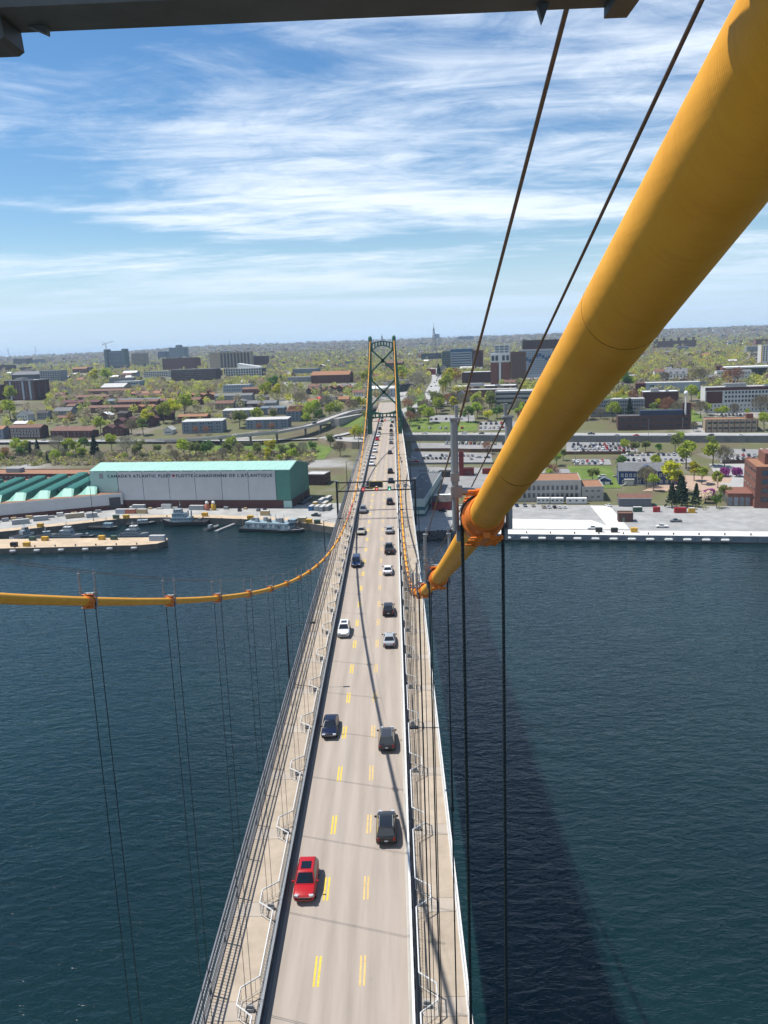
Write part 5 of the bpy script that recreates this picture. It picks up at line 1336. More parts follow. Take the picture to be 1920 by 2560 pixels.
boat('tugboat', 'black-hulled tugboat with pale grey wheelhouse at the quay before the fleet building', -113.5, 453.2, 176, 26, 8.2, 2.4, HULL_BLACK,
     [(2.0, 0, 2.2, 12, 6.4, 2.6, SHIP_BLUE), (3.2, 0, 4.8, 7.5, 5.0, 2.3, SHIP_BLUE), (3.8, 0, 7.1, 4.4, 3.8, 2.2, NAVY_GREY)], [(2.6, 9.3, 14.5)], tug_extra, sheer=1.4)
def barge_extra(b_):
    for i in range(7): MB().box((-12 + i * 3.6, 1.4 * (-1) ** i, 5.4 + (i % 3) * .35), (2.0, 2.2, 1.6 + (i % 2)), taper=.8).build('machinery', (DECK_GREY, NAVY_GREY, WALLS['grey'])[i % 3], b_)
    for i in range(3): MB().tube([(-9 + 8 * i, 0, 5), (-9 + 8 * i, 0, 9.2)], .1, 6).build('stack', NAVY_GREY, b_)
    for i in range(9): piece('doorway', WALLS['white'] if i % 3 else DECK_GREY, b_, (-12.5 + 3.0 * i, -4.16, 3.0), (1.2, .2, 1.6))
    MB().bar((-16, -3, 1.4), (-16.6, -3, 6), .14, .14).build('post', BOOT, b_)
boat('work_barge', 'long black work barge with a blue-grey deckhouse moored right of the tugboat', -61.5, 431.5, -19, 37, 10, 1.5, HULL_BLACK,
     [(-2, 0, 1.5, 27, 8.2, 3.4, SHIP_BLUE), (11.5, 1, 4.9, 4, 4, 1.6, SHIP_BLUE)], [(2, 5, 9.5)], barge_extra, sheer=.3)
for x, y, rz, L, lab in [(-171.5, 432.5, -12, 17, 'pale grey patrol launch moored behind the middle of the pier'), (-135, 429.5, -8, 16, 'pale grey patrol launch moored behind the right end of the pier')]:
    boat('patrol_launch', lab, x, y, rz, L, 5.0, 1.5, NAVY_GREY, [(-1, 0, 1.5, 7.5, 3.8, 2.2, NAVY_GREY), (-.2, 0, 3.7, 4.0, 3.2, 2.0, WALLS['white'])], [(-.8, 5.7, 8.6)])
boat('workboat', 'white workboat moored at the left end behind the pier', -198, 437, 62, 15, 4.6, 1.4, WHITE, [(1, 0, 1.4, 5, 3.2, 2.0, NAVY_GREY), (1.4, 0, 3.4, 2.6, 2.6, 1.6, WALLS['grey'])], [(1, 5, 8)])
boat('workboat', 'black workboat with pale cabin behind the pier, below the flagpole', -158.5, 449.5, -14, 18, 4.8, 1.4, HULL_BLACK, [(3, 0, 1.4, 5, 3.2, 2.2, SHIP_BLUE)], [(2, 3.6, 7)])
boat('workboat', 'slim dark launch with low grey cabin alongside the quay corner', -140, 457.5, 10, 16, 4.2, 1.2, HULL_BLACK, [(1, 0, 1.2, 6, 3.0, 1.8, NAVY_GREY)], [(0, 3, 6)])
boat('workboat', 'small grey launch between the white workboat and the patrol launch', -184.5, 434, 20, 11, 3.8, 1.2, NAVY_GREY, [(.5, 0, 1.2, 4, 2.6, 2.0, NAVY_GREY)], [(0, 3, 6)])
boat('inflatable_boat', 'black inflatable boat right of the middle patrol launch', -160.5, 431, -8, 8, 3.0, .8, HULL_BLACK, [(-.5, 0, .8, 1.4, 1.2, 1.3, NAVY_GREY)])
boat('inflatable_boat', 'grey inflatable boat at the end of the floating dock', -96.3, 441, 60, 11, 3.6, .9, DECK_GREY, [(-1, 0, .9, 2.4, 1.8, 1.6, NAVY_GREY)])
fd = thing('floating_dock', 'narrow grey floating dock running out from the quay beside the tugboat', 'floating dock', (-88.6, 441.5, 0), R(69))
MB().box((0, 0, .35), (20, 2.6, .9)).build('pontoon', WALLS['grey'], fd); MB().bar((9, 0, 1), (15, 0, 3.4), 1.6, .25).build('gangway', GALV, fd)
for s in (-1, 1): MB().bar((-9.5, s * 1.2, .9), (9.5, s * 1.2, .9), .15, .2).build('kerb', HULL_BLACK, fd)

# ------------------------------------------------------------------ dockside clutter
YBOX = mat('skip_yellow', (0.62, 0.36, 0.03), 0.6); GBOX = mat('skip_green', (0.05, 0.10, 0.07), 0.6); TANB = mat('crate_tan', (0.50, 0.38, 0.20), 0.7); BLUEC = mat('container_blue', (0.02, 0.13, 0.32), 0.5); REDC = mat('container_red', (0.36, 0.02, 0.02), 0.5); GREYC = mat('container_grey', (0.30, 0.33, 0.36), 0.6); SALM = mat('container_salmon', (0.45, 0.14, 0.08), 0.6)
def skip(x, y, z, rz, m, label, s=1.0):
    t_ = thing('skip', label, 'skip', (x, y, z), R(rz), 'skips and bins on the quays')
    MB().box((0, 0, 1.0 * s), (3.0 * s, 2.0 * s, 1.9 * s), taper=1.06).build('body', m, t_)
    MB().box((0, 0, 2.02 * s), (3.25 * s, 2.2 * s, .12)).build('lid', m, t_)
    for q in (-1, 1): MB().box((q * 1.0, -1.08 * s, .9 * s), (.12, .14, 1.6 * s)).build('rib', m, t_)
def container(x, y, z, rz, L, m, label, h=2.6, w=2.4):
    t_ = thing('container', label, 'container', (x, y, z), R(rz), 'containers on the quays')
    MB().box((0, 0, h / 2), (L, w, h)).build('body', m, t_)
    MB().box((0, 0, h + .03), (L - .2, w - .2, .06)).build('roof', ROOFS['pale'] if m is not REDC else m, t_)
    for i in range(int(L / .9)): piece('rib', m, t_, (-L / 2 + .5 + i * .9, -w / 2 - .03, h / 2), (.3, .08, h - .3))
    MB().box((L / 2 + .03, 0, h / 2), (.06, w - .3, h - .3)).build('door', m, t_)
for x, y, z, m, lab in [(-180.4, 401.5, 2.9, YBOX, 'yellow skip near the left end of the pier front'), (-176, 413, 2.9, YBOX, 'yellow skip at the back of the pier, left of the green one'), (-146, 411, 2.9, YBOX, 'large yellow skip in the middle of the pier back edge'), (-183, 414.5, 2.9, GBOX, 'dark green skip at the back left of the pier'),
                        (-139.4, 410, 2.9, GBOX, 'dark green skip right of the large yellow one on the pier'), (-187, 402, 2.9, TRIM, 'black skip at the left end of the pier'), (-191.5, 444.5, 3.46, YBOX, 'yellow skip on the quay behind the white workboat'), (-149, 460.5, 3.46, YBOX, 'yellow skip at the bend of the quay'), (-155, 461, 3.46, GBOX, 'green skip beside the bend of the quay'),
                        (-103.9, 459.2, 3.46, YBOX, 'yellow skip on the quay right of the tugboat'), (-76, 447, 3.46, YBOX, 'yellow skip on the quay left of the barge'), (-42, 432, 3.46, YBOX, 'yellow skip on the quay right of the barge'), (-37.5, 429.5, 3.46, GBOX, 'dark green skip at the right end of the quay'),
                        (101.3, 389.6, 3.46, TRIM, 'black skip at the jetty edge beside the white pickup'), (108.2, 388, 3.46, TRIM, 'small black skip between the two skips on the jetty edge'), (117.3, 387, 3.46, YBOX, 'yellow skip on the jetty edge')]:
    skip(x, y, z, -8, m, lab)
for x, y, z, rz, L, m, lab in [(-115.7, 405, 2.9, -6, 8, WALLS['paleblue'], 'pale grey container at the right end of the pier'), (-207, 455, 3.46, 18, 9, GREYC, 'grey container at the far left of the quay'), (-199, 463, 3.46, 18, 8, GREYC, 'tall grey container by the workshop wall'), (-181, 467.5, 3.46, 18, 10, WALLS['beige'], 'beige container by the workshop wall'), (-171, 467, 3.46, 18, 6, GREYC, 'short grey container below the workshop corner'),
                             (-151, 475, 3.46, -10, 6.5, SALM, 'salmon red container near the workshop door'), (-157, 476, 3.46, -10, 6, WALLS['paleblue'], 'pale blue container left of the salmon red one'), (-144, 474, 3.46, -10, 6, TANB, 'tan container right of the salmon red one'), (-150, 488, 3.46, -10, 8, GREYC, 'grey container against the brick base of the fleet building'), (-133, 487, 3.46, -10, 6, WALLS['white'], 'white container against the brick base of the fleet building'),
                             (-113, 479.5, 3.46, -10, 9, GREYC, 'grey container behind the tugboat wheelhouse'), (-69.3, 456.5, 3.46, -12, 5, TANB, 'tan crate on the quay behind the barge'), (-45.9, 434.5, 3.46, -14, 4.5, TANB, 'tan crate at the right end of the barge'),
                             (-44, 467.5, 3.46, 78, 6, BLUEC, 'bright blue container left of the container cluster by the bridge'), (-40.8, 466.5, 3.46, 78, 6, GREYC, 'grey container nearest in the cluster by the bridge'), (-37.6, 466, 3.46, 78, 9, GREYC, 'long grey container in the middle of the cluster by the bridge'), (-34.5, 467, 3.46, 78, 9, WALLS['grey'], 'dark grey container at the right of the cluster by the bridge'), (-37, 477, 3.46, 78, 8, TANB, 'tan container at the back of the cluster by the bridge'), (-40, 488, 3.46, 78, 9, WALLS['paleblue'], 'pale blue container behind the cluster by the bridge'), (-36.6, 494, 3.46, 78, 9, GREYC, 'farthest grey container behind the cluster by the bridge'), (-43, 478, 3.46, 78, 4, YBOX, 'yellow container beside the cluster by the bridge'),
                             (152.7, 427, 3.46, -8, 6, REDC, 'bright red container below the dark conifers'), (158.3, 426, 3.46, -8, 3.2, YBOX, 'yellow container right of the bright red one'), (132.2, 433, 3.46, -8, 4.6, GBOX, 'dark green container in front of the long grey shed'), (141.6, 431, 3.46, -8, 3.4, REDC, 'small red container with pale roof right of the grey shed')]:
    container(x, y, z, rz, L, m, lab)
PALE_STACK = [WALLS['grey'], WALLS['white'], GREYC, TANB, ROOFS['pale']]
i = 0
for t in np.arange(6, 66, 4.2):
    x, y = -168 + swp(t)[0] + 1.2, 489.3 + swp(t)[1] - 5.5 - rnd.random() * 3
    bx = thing('pallet_stack', '%s pallet stack from the right along the workshop wall' % ORD[i], 'pallet stack', (x, y, 3.46), R(20), 'pallet stacks along the workshop wall'); i += 1
    h = rnd.uniform(.8, 2.2); MB().box((0, 0, h / 2 + .15), (rnd.uniform(2.4, 3.8), 1.6, h)).build('load', rnd.choice(PALE_STACK), bx); MB().box((0, 0, .08), (3.4, 1.8, .15)).build('pallet', TANB, bx)
i = 0
for u in (-100, -95, -88, -82, -72, -62, -53, -40, -28):
    x, y = -56.7 + u * .9845 + .5, 475 - u * .1754 - 4.0
    bx = thing('pallet_stack', '%s pallet stack from the left along the brick base of the fleet building' % ORD[i], 'pallet stack', (x, y, 3.46), R(-10), 'pallet stacks before the fleet building'); i += 1
    h = rnd.uniform(.5, 1.5); MB().box((0, 0, h / 2 + .15), (rnd.uniform(1.6, 3.4), 1.4, h)).build('load', rnd.choice(PALE_STACK + [SALM]), bx); MB().box((0, 0, .08), (2.6, 1.6, .15)).build('pallet', TANB, bx)
for x, y, m, lab in [(-106.4, 477, SALM, 'tall orange and white mooring buoy behind the tugboat stern'), (-102.6, 476.8, YBOX, 'tall yellow and white mooring buoy beside the orange one')]:
    bu = thing('mooring_buoy', lab, 'buoy', (x, y, 3.46)); MB().loft([[(r_ * math.cos(k * math.pi / 5), r_ * math.sin(k * math.pi / 5), z) for k in range(10)] for z, r_ in ((0, 1.0), (.5, 1.5), (3.0, 1.5), (3.8, .9))]).build('float', m, bu, smooth=40)
    MB().loft([[(r_ * math.cos(k * math.pi / 5), r_ * math.sin(k * math.pi / 5), z) for k in range(10)] for z, r_ in ((3.8, .85), (4.6, 1.1), (5.4, .6))]).build('top', WHITE, bu, smooth=40)
for x, y, k, colr, ang, lab in [(-86.4, 471.5, 'suv', 'black', 0, 'black car parked alone at the fleet building, leftmost of three'), (-75.4, 470.5, 'sedan', 'grey', 0, 'grey car parked in the middle of three at the fleet building'), (-71.6, 470, 'sedan', 'dark grey', 0, 'dark grey car parked rightmost of three at the fleet building'), (-40, 449, 'pickup', 'black', 70, 'black pickup on the open quay near the bridge'),
                                (132.9, 394.5, 'pickup', 'white', 80, 'white pickup truck driving along the jetty'), (100, 395.5, 'pickup', 'white', 80, 'white pickup behind the black skip on the jetty'), (143.2, 405.5, 'pickup', 'grey', 85, 'grey pickup parked in the shade behind the jetty'), (121, 449, 'sedan', 'white', 20, 'white car left of the long grey shed'), (119.5, 474, 'suv', 'black', 10, 'black car in the shadow right of the workshop annexe'), (30, 450, 'suv', 'black', 60, 'black car in front of the red boat store'),
                                (36.5, 496, 'van', 'white', 30, 'white van behind the two site trailers'), (137, 528, 'van', 'white', 78, 'white van on the drive left of the blue house'), (146, 527, 'suv', 'silver', 70, 'silver car behind the corner of the blue house'), (215, 487, 'sedan', 'navy', 60, 'navy car beside the flagpoles at the brick office')]:
    car_small(k, colr, lab, (x, y, (T(x, y) + .08) if y > 500 else 3.48), R(ang), 'cars on the quays')
for i, u in enumerate((6, 10, 14, 18, 22, 26)): car_small('sedan', ('black', 'navy', 'dark grey')[i % 3], 'dark car in the shade of the fleet building, %s from the front' % ORD[i], (-52.5 + u * .115, 479 + u * .98, 3.48), R(75), 'cars beside the fleet building')
# tall lighting mast and harbour lamp posts
def mast(x, y, z, h, label, arms=1, m=GANTRY):
    p = thing('light_mast', label, 'lamp post', (x, y, z), 0, 'lamp posts ashore')
    MB().tube([(0, 0, 0), (0, 0, h)], [.2, .09], 8).build('pole', m, p); MB().box((0, 0, .3), (.6, .6, .6)).build('base', CONCRETE, p)
    MB().box((0, -.3, h), (1.4 if arms == 1 else 2.2, .5, .18)).build('lamp_head', m, p)
mast(-166.4, 456.5, 3.46, 26, 'tall dark lighting mast on the quay before the workshop')
for i, (x, y, h) in enumerate([(-52, 498, 14), (24, 640, 12), (47, 660, 13), (78, 628, 14), (118, 622, 13), (165, 598, 13), (210, 600, 14), (240, 560, 12), (262, 640, 13), (128, 566, 11), (200, 640, 15), (226, 640, 14), (20, 735, 12), (36, 752, 12), (60, 735, 12), (-60, 716, 12), (-150, 740, 12), (-300, 770, 12), (-260, 745, 12), (-330, 775, 12)]):
    mast(x, y, T(x, y), h, 'slim grey lamp post, %s of those ashore counted from the jetty' % ORD[i], m=GALV)
# billboard on the left slope
bb = thing('billboard', 'dark roadside billboard on posts above the left slope', 'billboard', (-322, 728, T(-322, 728)), R(-10))
for xx in (-3, 3): MB().box((xx, .4, 3.2), (.35, .35, 6.4)).build('post', GANTRY, bb)
MB().box((0, 0, 7.6), (11, .5, 4.2)).build('panel', WALLS['dark'], bb); MB().box((0, -.3, 7.6), (10.4, .06, 3.6)).build('poster', WALLS['navy'], bb)
# pedestrians on the right-hand path
def person(x, y, z, rz, col1, label):
    me = bpy.data.meshes.new('person')
    J = [(0, 0, .95), (0, 0, 1.2), (0, 0, 1.42), (0, .01, 1.52), (0, .02, 1.62), (0, .02, 1.74), (-.1, 0, .9), (-.1, .1, .5), (-.1, -.05, .08), (-.1, .1, .04), (.1, 0, .9), (.1, -.02, .5), (.1, -.22, .1), (.1, -.1, .04), (-.2, 0, 1.4), (-.26, -.08, 1.12), (-.26, .06, .88), (.2, 0, 1.4), (.26, .08, 1.12), (.26, .2, .9)]
    E_ = [(0, 1), (1, 2), (2, 3), (3, 4), (4, 5), (0, 6), (6, 7), (7, 8), (8, 9), (0, 10), (10, 11), (11, 12), (12, 13), (2, 14), (14, 15), (15, 16), (2, 17), (17, 18), (18, 19)]
    RR = [.15, .15, .16, .06, .09, .08, .09, .065, .045, .04, .09, .065, .045, .04, .07, .05, .035, .07, .05, .035]
    me.from_pydata(J, E_, [])
    o = link('person', me, None, (x, y, z), rz)
    md = o.modifiers.new('skin', 'SKIN'); sv = me.skin_vertices[0].data
    for v, r_ in zip(sv, RR): v.radius = (r_, r_)
    sv[0].use_root = True
    sb = o.modifiers.new('subdivision', 'SUBSURF'); sb.levels = sb.render_levels = 1
    m = bpy.data.materials.new('clothes_' + label[:8].replace(' ', '_')); m.use_nodes = True; nt_ = m.node_tree; b_ = nt_.nodes['Principled BSDF']
    tc_ = nt_.nodes.new('ShaderNodeTexCoord'); sp = nt_.nodes.new('ShaderNodeSeparateXYZ'); nt_.links.new(tc_.outputs['Object'], sp.inputs[0])
    cr_ = nt_.nodes.new('ShaderNodeValToRGB'); cr_.color_ramp.interpolation = 'CONSTANT'; els = cr_.color_ramp.elements
    mr_ = nt_.nodes.new('ShaderNodeMapRange'); mr_.inputs['From Max'].default_value = 2.0; nt_.links.new(sp.outputs[2], mr_.inputs['Value']); nt_.links.new(mr_.outputs[0], cr_.inputs[0])
    els[0].color = (.02, .02, .025, 1); els[1].position = .47; els[1].color = (*col1, 1); e = els.new(.75); e.color = (.45, .25, .17, 1); e = els.new(.85); e.color = (.03, .02, .015, 1)
    nt_.links.new(cr_.outputs[0], b_.inputs['Base Color']); me.materials.append(m)
    tag(o, label, 'person', 'people on the bridge path')
person(6.95, 309.5, deckz(309.5), 0, (.10, .02, .02), 'person in dark red top walking away on the right-hand path')
person(7.3, 298.3, deckz(298.3), .2, (.02, .02, .03), 'person in black walking on the right-hand path, nearer of two')

# mooring bollards along the quays
BOL = MB().loft([[(r_ * math.cos(k * math.pi / 5), r_ * math.sin(k * math.pi / 5), z) for k in range(10)] for z, r_ in ((0, .42), (.12, .30), (.5, .27), (.62, .42), (.8, .40), (.88, .2))]).mesh('bollard', HULL_BLACK, 40)
for nm, a, c, n, z, lab in (('jetty', (56, 394), (200, 367), 14, 3.475, '%s black bollard from the left along the white jetty edge'), ('pier', (-196, 400), (-124, 397.5), 8, 2.9, '%s black bollard from the left along the front of the pier'), ('quay', (-126, 461), (-36, 428.5), 9, 3.475, '%s black bollard from the left along the quay before the fleet building')):
    for i in range(n):
        t = i / (n - 1); tag(link('bollard', BOL, None, (a[0] + (c[0] - a[0]) * t, a[1] + (c[1] - a[1]) * t, z)), lab % ORD[i], 'bollard', 'mooring bollards on the ' + nm)
# ------------------------------------------------------------------ the town: landmark blocks
def B(*a, **k): return building(*a, **k)
bb1 = B('apartment_block', 'dark red brick apartment block with pale balcony stacks at far left', 'apartment block', -493, 1068, 49, 26, 25, -20, 'maroon', 'pale', rows=8, cols=9, ww=1.5, wh=1.3, wm=WINDOW_PALE, side='right', sidecols=2, plant=True)
for u in (10.5, 30.5, 42): piece('balcony_stack', WALLS['paleblue'], bb1, (u, -.5, 12.5), (2.6, 1.2, 23))
B('apartment_block', 'dark brick block cut by the left edge behind the balcony block', 'apartment block', -545, 1090, 44, 24, 19, -20, 'maroon', 'grey', rows=6, cols=9, ww=1.5, wh=1.2, wm=WINDOW_PALE)
ds = B('office_tower', 'tall dark slab tower with pale concrete ends on the left skyline', 'tower', -842, 2482, 61, 26, 50, -9, 'dark', 'tar', rows=11, cols=1, band=True, wh=2.2, wm=WINDOW_PALE, margin=3)
for u in (2.5, 58.5): piece('concrete_end', WALLS['greengrey'], ds, (u, 8, 27), (8, 28, 58))
B('office_tower', 'beige square tower right of the dark slab tower', 'tower', -806, 2608, 43, 30, 41, -14, 'beige', 'pale', rows=9, cols=8, ww=3.2, wh=1.8, plant=True)
B('office_tower', 'small navy tower on the left skyline', 'tower', -1055, 3798, 44, 40, 34, -16, 'navy', 'dark', rows=8, cols=7, ww=3.5, wh=2)
gt = B('office_tower', 'grey-green twin tower on the left skyline', 'tower', -992, 3758, 75, 40, 50, -18, 'greengrey', 'tar', rows=10, cols=8, ww=4.5, wh=2.4)
piece('lift_head', WALLS['greengrey'], gt, (40, 20, 55), (22, 20, 12))
B('brick_hall', 'broad red brick institution on the left skyline', 'building', -568, 2088, 88, 34, 27, -16, 'brick', 'brown', rows=5, cols=18, ww=2.4, wh=1.8, plant=True)
B('office_building', 'long low dark brown office with ribbon windows', 'office', -368, 1408, 80, 20, 18.5, -8, 'darkbrick', 'pale', rows=5, cols=22, ww=2.2, wh=1.3, wm=WINDOW_PALE)
ba = B('apartment_block', 'big beige slab of flats with dark balcony bays', 'apartment block', -445, 2068, 104, 24, 37, -4, 'beige', 'tar', rows=1, cols=1, ww=.1, wh=.1, plant=True)
for i in range(9): piece('balcony_bay', WALLS['dark'], ba, (30 + i * 8.4, -.3, 18), (5, 1.0, 34))
B('apartment_block', 'dark red brick block right of the beige slab of flats', 'apartment block', -385, 2198, 60, 30, 23, -14, 'maroon', 'tar', rows=5, cols=14, ww=2.6, wh=1.8, plant=True)
wmn = B('modern_building', 'white-framed modern building with one slanting roof', 'building', -296, 1508, 68, 24, 13, -12, 'dark', 'white', rows=3, cols=14, ww=3.0, wh=2.4, wm=WINDOW_PALE)
for i in range(15): piece('white_frame', WHITE, wmn, (i * 4.86, -.35, 6.5), (.9, .8, 13))
for zz in (0.4, 4.6, 8.8, 13.3): piece('white_frame', WHITE, wmn, (34, -.35, zz), (68, .8, .8))
MB().add([(22, 4, 13.4), (62, 4, 13.4), (62, 20, 13.4), (22, 20, 13.4), (22, 4, 22.5), (62, 4, 16), (62, 20, 16), (22, 20, 22.5)], [(3, 2, 1, 0), (4, 5, 6, 7), (0, 1, 5, 4), (1, 2, 6, 5), (2, 3, 7, 6), (3, 0, 4, 7)]).build('upper_storey', WHITE, wmn)
B('office_tower', 'brown mid-rise, left one of a pair at the far left skyline', 'tower', -1620, 3588, 68, 40, 29, -14, 'brownbrick', 'tar', rows=5, cols=9, ww=4, wh=2.2)
B('office_tower', 'grey mid-rise, right one of a pair at the far left skyline', 'tower', -1540, 3590, 40, 36, 24, -14, 'grey', 'tar', rows=5, cols=6, ww=4, wh=2.2)
B('brick_hall', 'low dark red block at the far left edge', 'building', -1210, 2540, 60, 30, 20, -12, 'maroon', 'tar', rows=4, cols=10, ww=3, wh=1.8)
B('school_hall', 'dark grey gabled hall behind the balcony block', 'hall', -762, 1680, 68, 34, 12, -14, 'dark', 'grey', 'gable', rise=6)
B('office_building', 'pale grey stepped building right of the dark gabled hall', 'office', -671, 1600, 44, 24, 20, -13, 'grey', 'pale', rows=5, cols=8, ww=3, wh=1.8)
B('office_building', 'pale low office with white bands above the townhouse roofs', 'office', -472, 1600, 52, 20, 11, -12, 'white', 'pale', rows=3, cols=11, ww=3.2, wh=1.8)
B('school', 'low white and blue school building left of the long dark office', 'school', -433, 1310, 42, 22, 6.8, -8, 'paleblue', 'white', rows=1, cols=9, ww=3, wh=1.8)
B('church', 'low church with a pale hipped roof among the trees', 'church', -417, 1203, 37, 24, 4.2, -14, 'beige', 'pale', 'gable', rise=5, rows=1, cols=8)
def row_houses(n, x, y, w, d, h, rot, wall, roof, label, kind='gable', rise=2.2, step=0.0, rows=2, cols=2, axis='x', wm=None, group=None):
    co, si = math.cos(R(rot)), math.sin(R(rot))
    for i in range(n):
        xx, yy = x + i * w * co - si * step * i, y + i * w * si + co * step * i
        B('townhouse', label % ORD[i], 'townhouse', xx, yy, w - .05, d, h, rot, wall, roof, kind, rows=rows, cols=cols, ww=1.0, wh=1.4, wm=wm or WINDOW_PALE, rise=rise, axis=axis, group=group or label % 'the')
row_houses(5, -411, 1117, 16, 12, 4.2, -14, 'brownbrick', 'brown', '%s house from the left in the farthest long brown-roofed terrace', cols=4)
row_houses(3, -321, 1034, 13, 12, 4.5, -12, 'darkbrick', 'orange', '%s house from the left in the short terrace above the slate one', cols=3)
row_houses(5, -320, 941, 13, 12, 4.6, -12, 'greengrey', 'blue', '%s house from the left in the long slate-roofed terrace', cols=3)
row_houses(4, -324, 891, 13, 11, 5.4, -12, 'brownbrick', 'brown', '%s house from the left in the brown terrace above the car park', cols=3)
row_houses(3, -271, 877, 12, 11, 5.6, -12, 'brick', 'orange', '%s house from the left in the brick terrace with orange roofs', cols=3, axis='y')
row_houses(4, -320.4, 780, 11.2, 11, 6.2, -14, 'maroon', 'brown', '%s house from the left of four brown-roofed townhouses on the shore street', 'shed', rise=3.2, rows=2, cols=2)
bL = B('flats', 'grey-brown flats with white window frames at the left of the shore street', 'flats', -362, 786, 34, 12, 10.4, -12, 'darkbrick', 'brown', 'gable', rows=3, cols=9, ww=1.5, wh=1.6, rise=2.4)
for r_ in range(3):
    for c in range(9): piece('window_trim', WHITE, bL, (1.2 + 31.6 * (c + .5) / 9, -.02, 10.4 * (.12 + .85 * (r_ + .5) / 3)), (2.1, .1, 2.1))
B('flats', 'orange-roofed flats cut by the left edge of the shore street', 'flats', -392, 792, 24, 12, 9.5, -12, 'bluegrey', 'orange', 'gable', rows=2, cols=5, rise=2.6)
row_houses(4, -266, 800, 9.5, 10, 7.2, -12, 'maroon', 'maroon', '%s house from the left in the stepped maroon gabled row', step=3.2, rise=3, axis='y')
row_houses(3, -247, 826, 9.5, 10, 6.6, -12, 'maroon', 'maroon', '%s house from the left in the upper maroon gabled row', step=3.2, rise=3, axis='y')
row_houses(2, -268, 772, 11, 10, 7.0, -10, 'maroon', 'maroon', '%s maroon gabled house from the left beside the shore street', rise=3, axis='y')
row_houses(5, -190.4, 761, 7.8, 11, 10.6, -8, 'bluegrey', 'pale', '%s house from the left in the blue-grey row above the ramp', 'shed', rise=1.4, rows=3, cols=2, wm=WINDOW)
row_houses(4, -164, 819, 8.4, 10, 7, -9, 'grey', 'pale', '%s house from the left in the upper grey row', 'shed', rise=1.4, rows=2, cols=2, wm=WINDOW)
row_houses(5, -131.4, 761, 8.0, 11, 8.6, -10, 'bluegrey', 'pale', '%s house from the left in the blue-grey row nearest the ramp', 'shed', rise=1.4, rows=3, cols=2, wm=WINDOW)
row_houses(3, -128, 822, 8.4, 10, 6.6, -10, 'bluegrey', 'blue', '%s house from the left in the short slate row above the ramp', 'shed', rise=1.4, rows=2, cols=2, wm=WINDOW)
row_houses(4, -300, 918, 12, 11, 5.2, -12, 'brick', 'brown', '%s house from the left in the brick row below the slate terrace', cols=3)
row_houses(4, -372, 940, 12, 11, 5.2, -12, 'darkbrick', 'maroon', '%s house from the left in the maroon-roofed row at far left', cols=3)
row_houses(4, -252, 912, 12, 11, 5.4, -12, 'maroon', 'brown', '%s house from the left in the brown-roofed row behind the orange one', cols=3)
row_houses(3, -236, 962, 12, 11, 5.4, -12, 'brick', 'orange', '%s house from the left in the far brick row above the green trio', cols=3, axis='y')
row_houses(5, -400, 1010, 13, 12, 5.2, -12, 'brownbrick', 'brown', '%s house from the left in the long brown row beside the balcony block', cols=3)
row_houses(4, -300, 990, 13, 12, 5.2, -12, 'maroon', 'maroon', '%s house from the left in the maroon row above the slate terrace', cols=3)
row_houses(4, -196, 935, 11, 10, 5.6, -10, 'grey', 'grey', '%s house from the left in the grey-roofed row above the beige house', cols=3)
row_houses(4, -178, 1010, 12, 11, 5.6, -10, 'brick', 'brown', '%s house from the left in the brick row behind the grey-roofed one', cols=3)
gb_ = B('house', 'white gambrel-roofed house at the left among the trees', 'house', -389, 864, 14, 11, 7.5, -14, 'white', 'grey', 'gable', rows=2, cols=4, rise=4.5, axis='y', chimney=True)
B('house', 'grey gabled house right of the white gambrel house', 'house', -371, 872, 13, 10, 6.5, -12, 'grey', 'dark', 'gable', rows=2, cols=4, rise=3, chimney=True)
B('house', 'wide grey house with dormered roof left of the brown terrace', 'house', -354, 876, 19, 11, 6.8, -10, 'grey', 'grey', 'gable', rows=2, cols=5, rise=3.4)
B('house', 'low brown bungalow below the wide grey house', 'house', -345, 856, 17, 9, 3.4, -12, 'beige', 'brown', 'gable', rows=1, cols=4, rise=2)
B('house', 'small white gabled house beside the shore street', 'house', -208, 762, 8.5, 9, 4, -10, 'white', 'pale', 'gable', rows=1, cols=3, rise=3.2, axis='y')
B('house', 'beige gabled house above the blue-grey row', 'house', -181, 866, 20, 10, 6, -10, 'beige', 'brown', 'gable', rows=2, cols=4, rise=2.6)
B('house', 'grey flat-fronted house right of the beige gabled one', 'house', -160, 864, 11, 10, 7.4, -10, 'grey', 'grey', 'gable', rows=2, cols=3, rise=2, axis='y')
B('house', 'dark red house with grey roof in the middle row above the ramp', 'house', -148, 862, 15, 10, 4.6, -12, 'maroon', 'grey', 'gable', rows=1, cols=4, rise=2.4)
B('house', 'pale house with grey roof right of the dark red house', 'house', -131, 859, 15, 10, 4.8, -12, 'grey', 'grey', 'gable', rows=1, cols=4, rise=2.4)
cd = B('condominium', 'dark stepped condominium with shingled terraces beside the ramp', 'flats', -97, 783, 14, 14, 9.6, -10, 'bluegrey', 'brown', 'shed', rows=3, cols=3, rise=4, side='right')
for i in range(6): piece('roof_step', ROOFS['orange'], cd, (7, 1.5 + 2 * i, 10.4 + .65 * i), (13, 1.5, .35))
B('flats', 'long low brown flats with reddish shrubs left of the grey rows', 'flats', -206, 808, 30, 10, 6, -10, 'brownbrick', 'orange', 'gable', rows=2, cols=8, rise=2)
br = B('apartment_complex', 'brown brick apartment complex with hipped orange-brown roofs', 'flats', -110, 1175, 56, 20, 11, -14, 'brick', 'orange', 'gable', rows=3, cols=14, ww=1.6, wh=1.6, rise=5)
row_houses(4, -97, 972, 7, 12, 4.6, -4, 'darkbrick', 'orange', '%s house from the left in the stepped orange-roofed row', step=2.0, rise=2.6, axis='y')
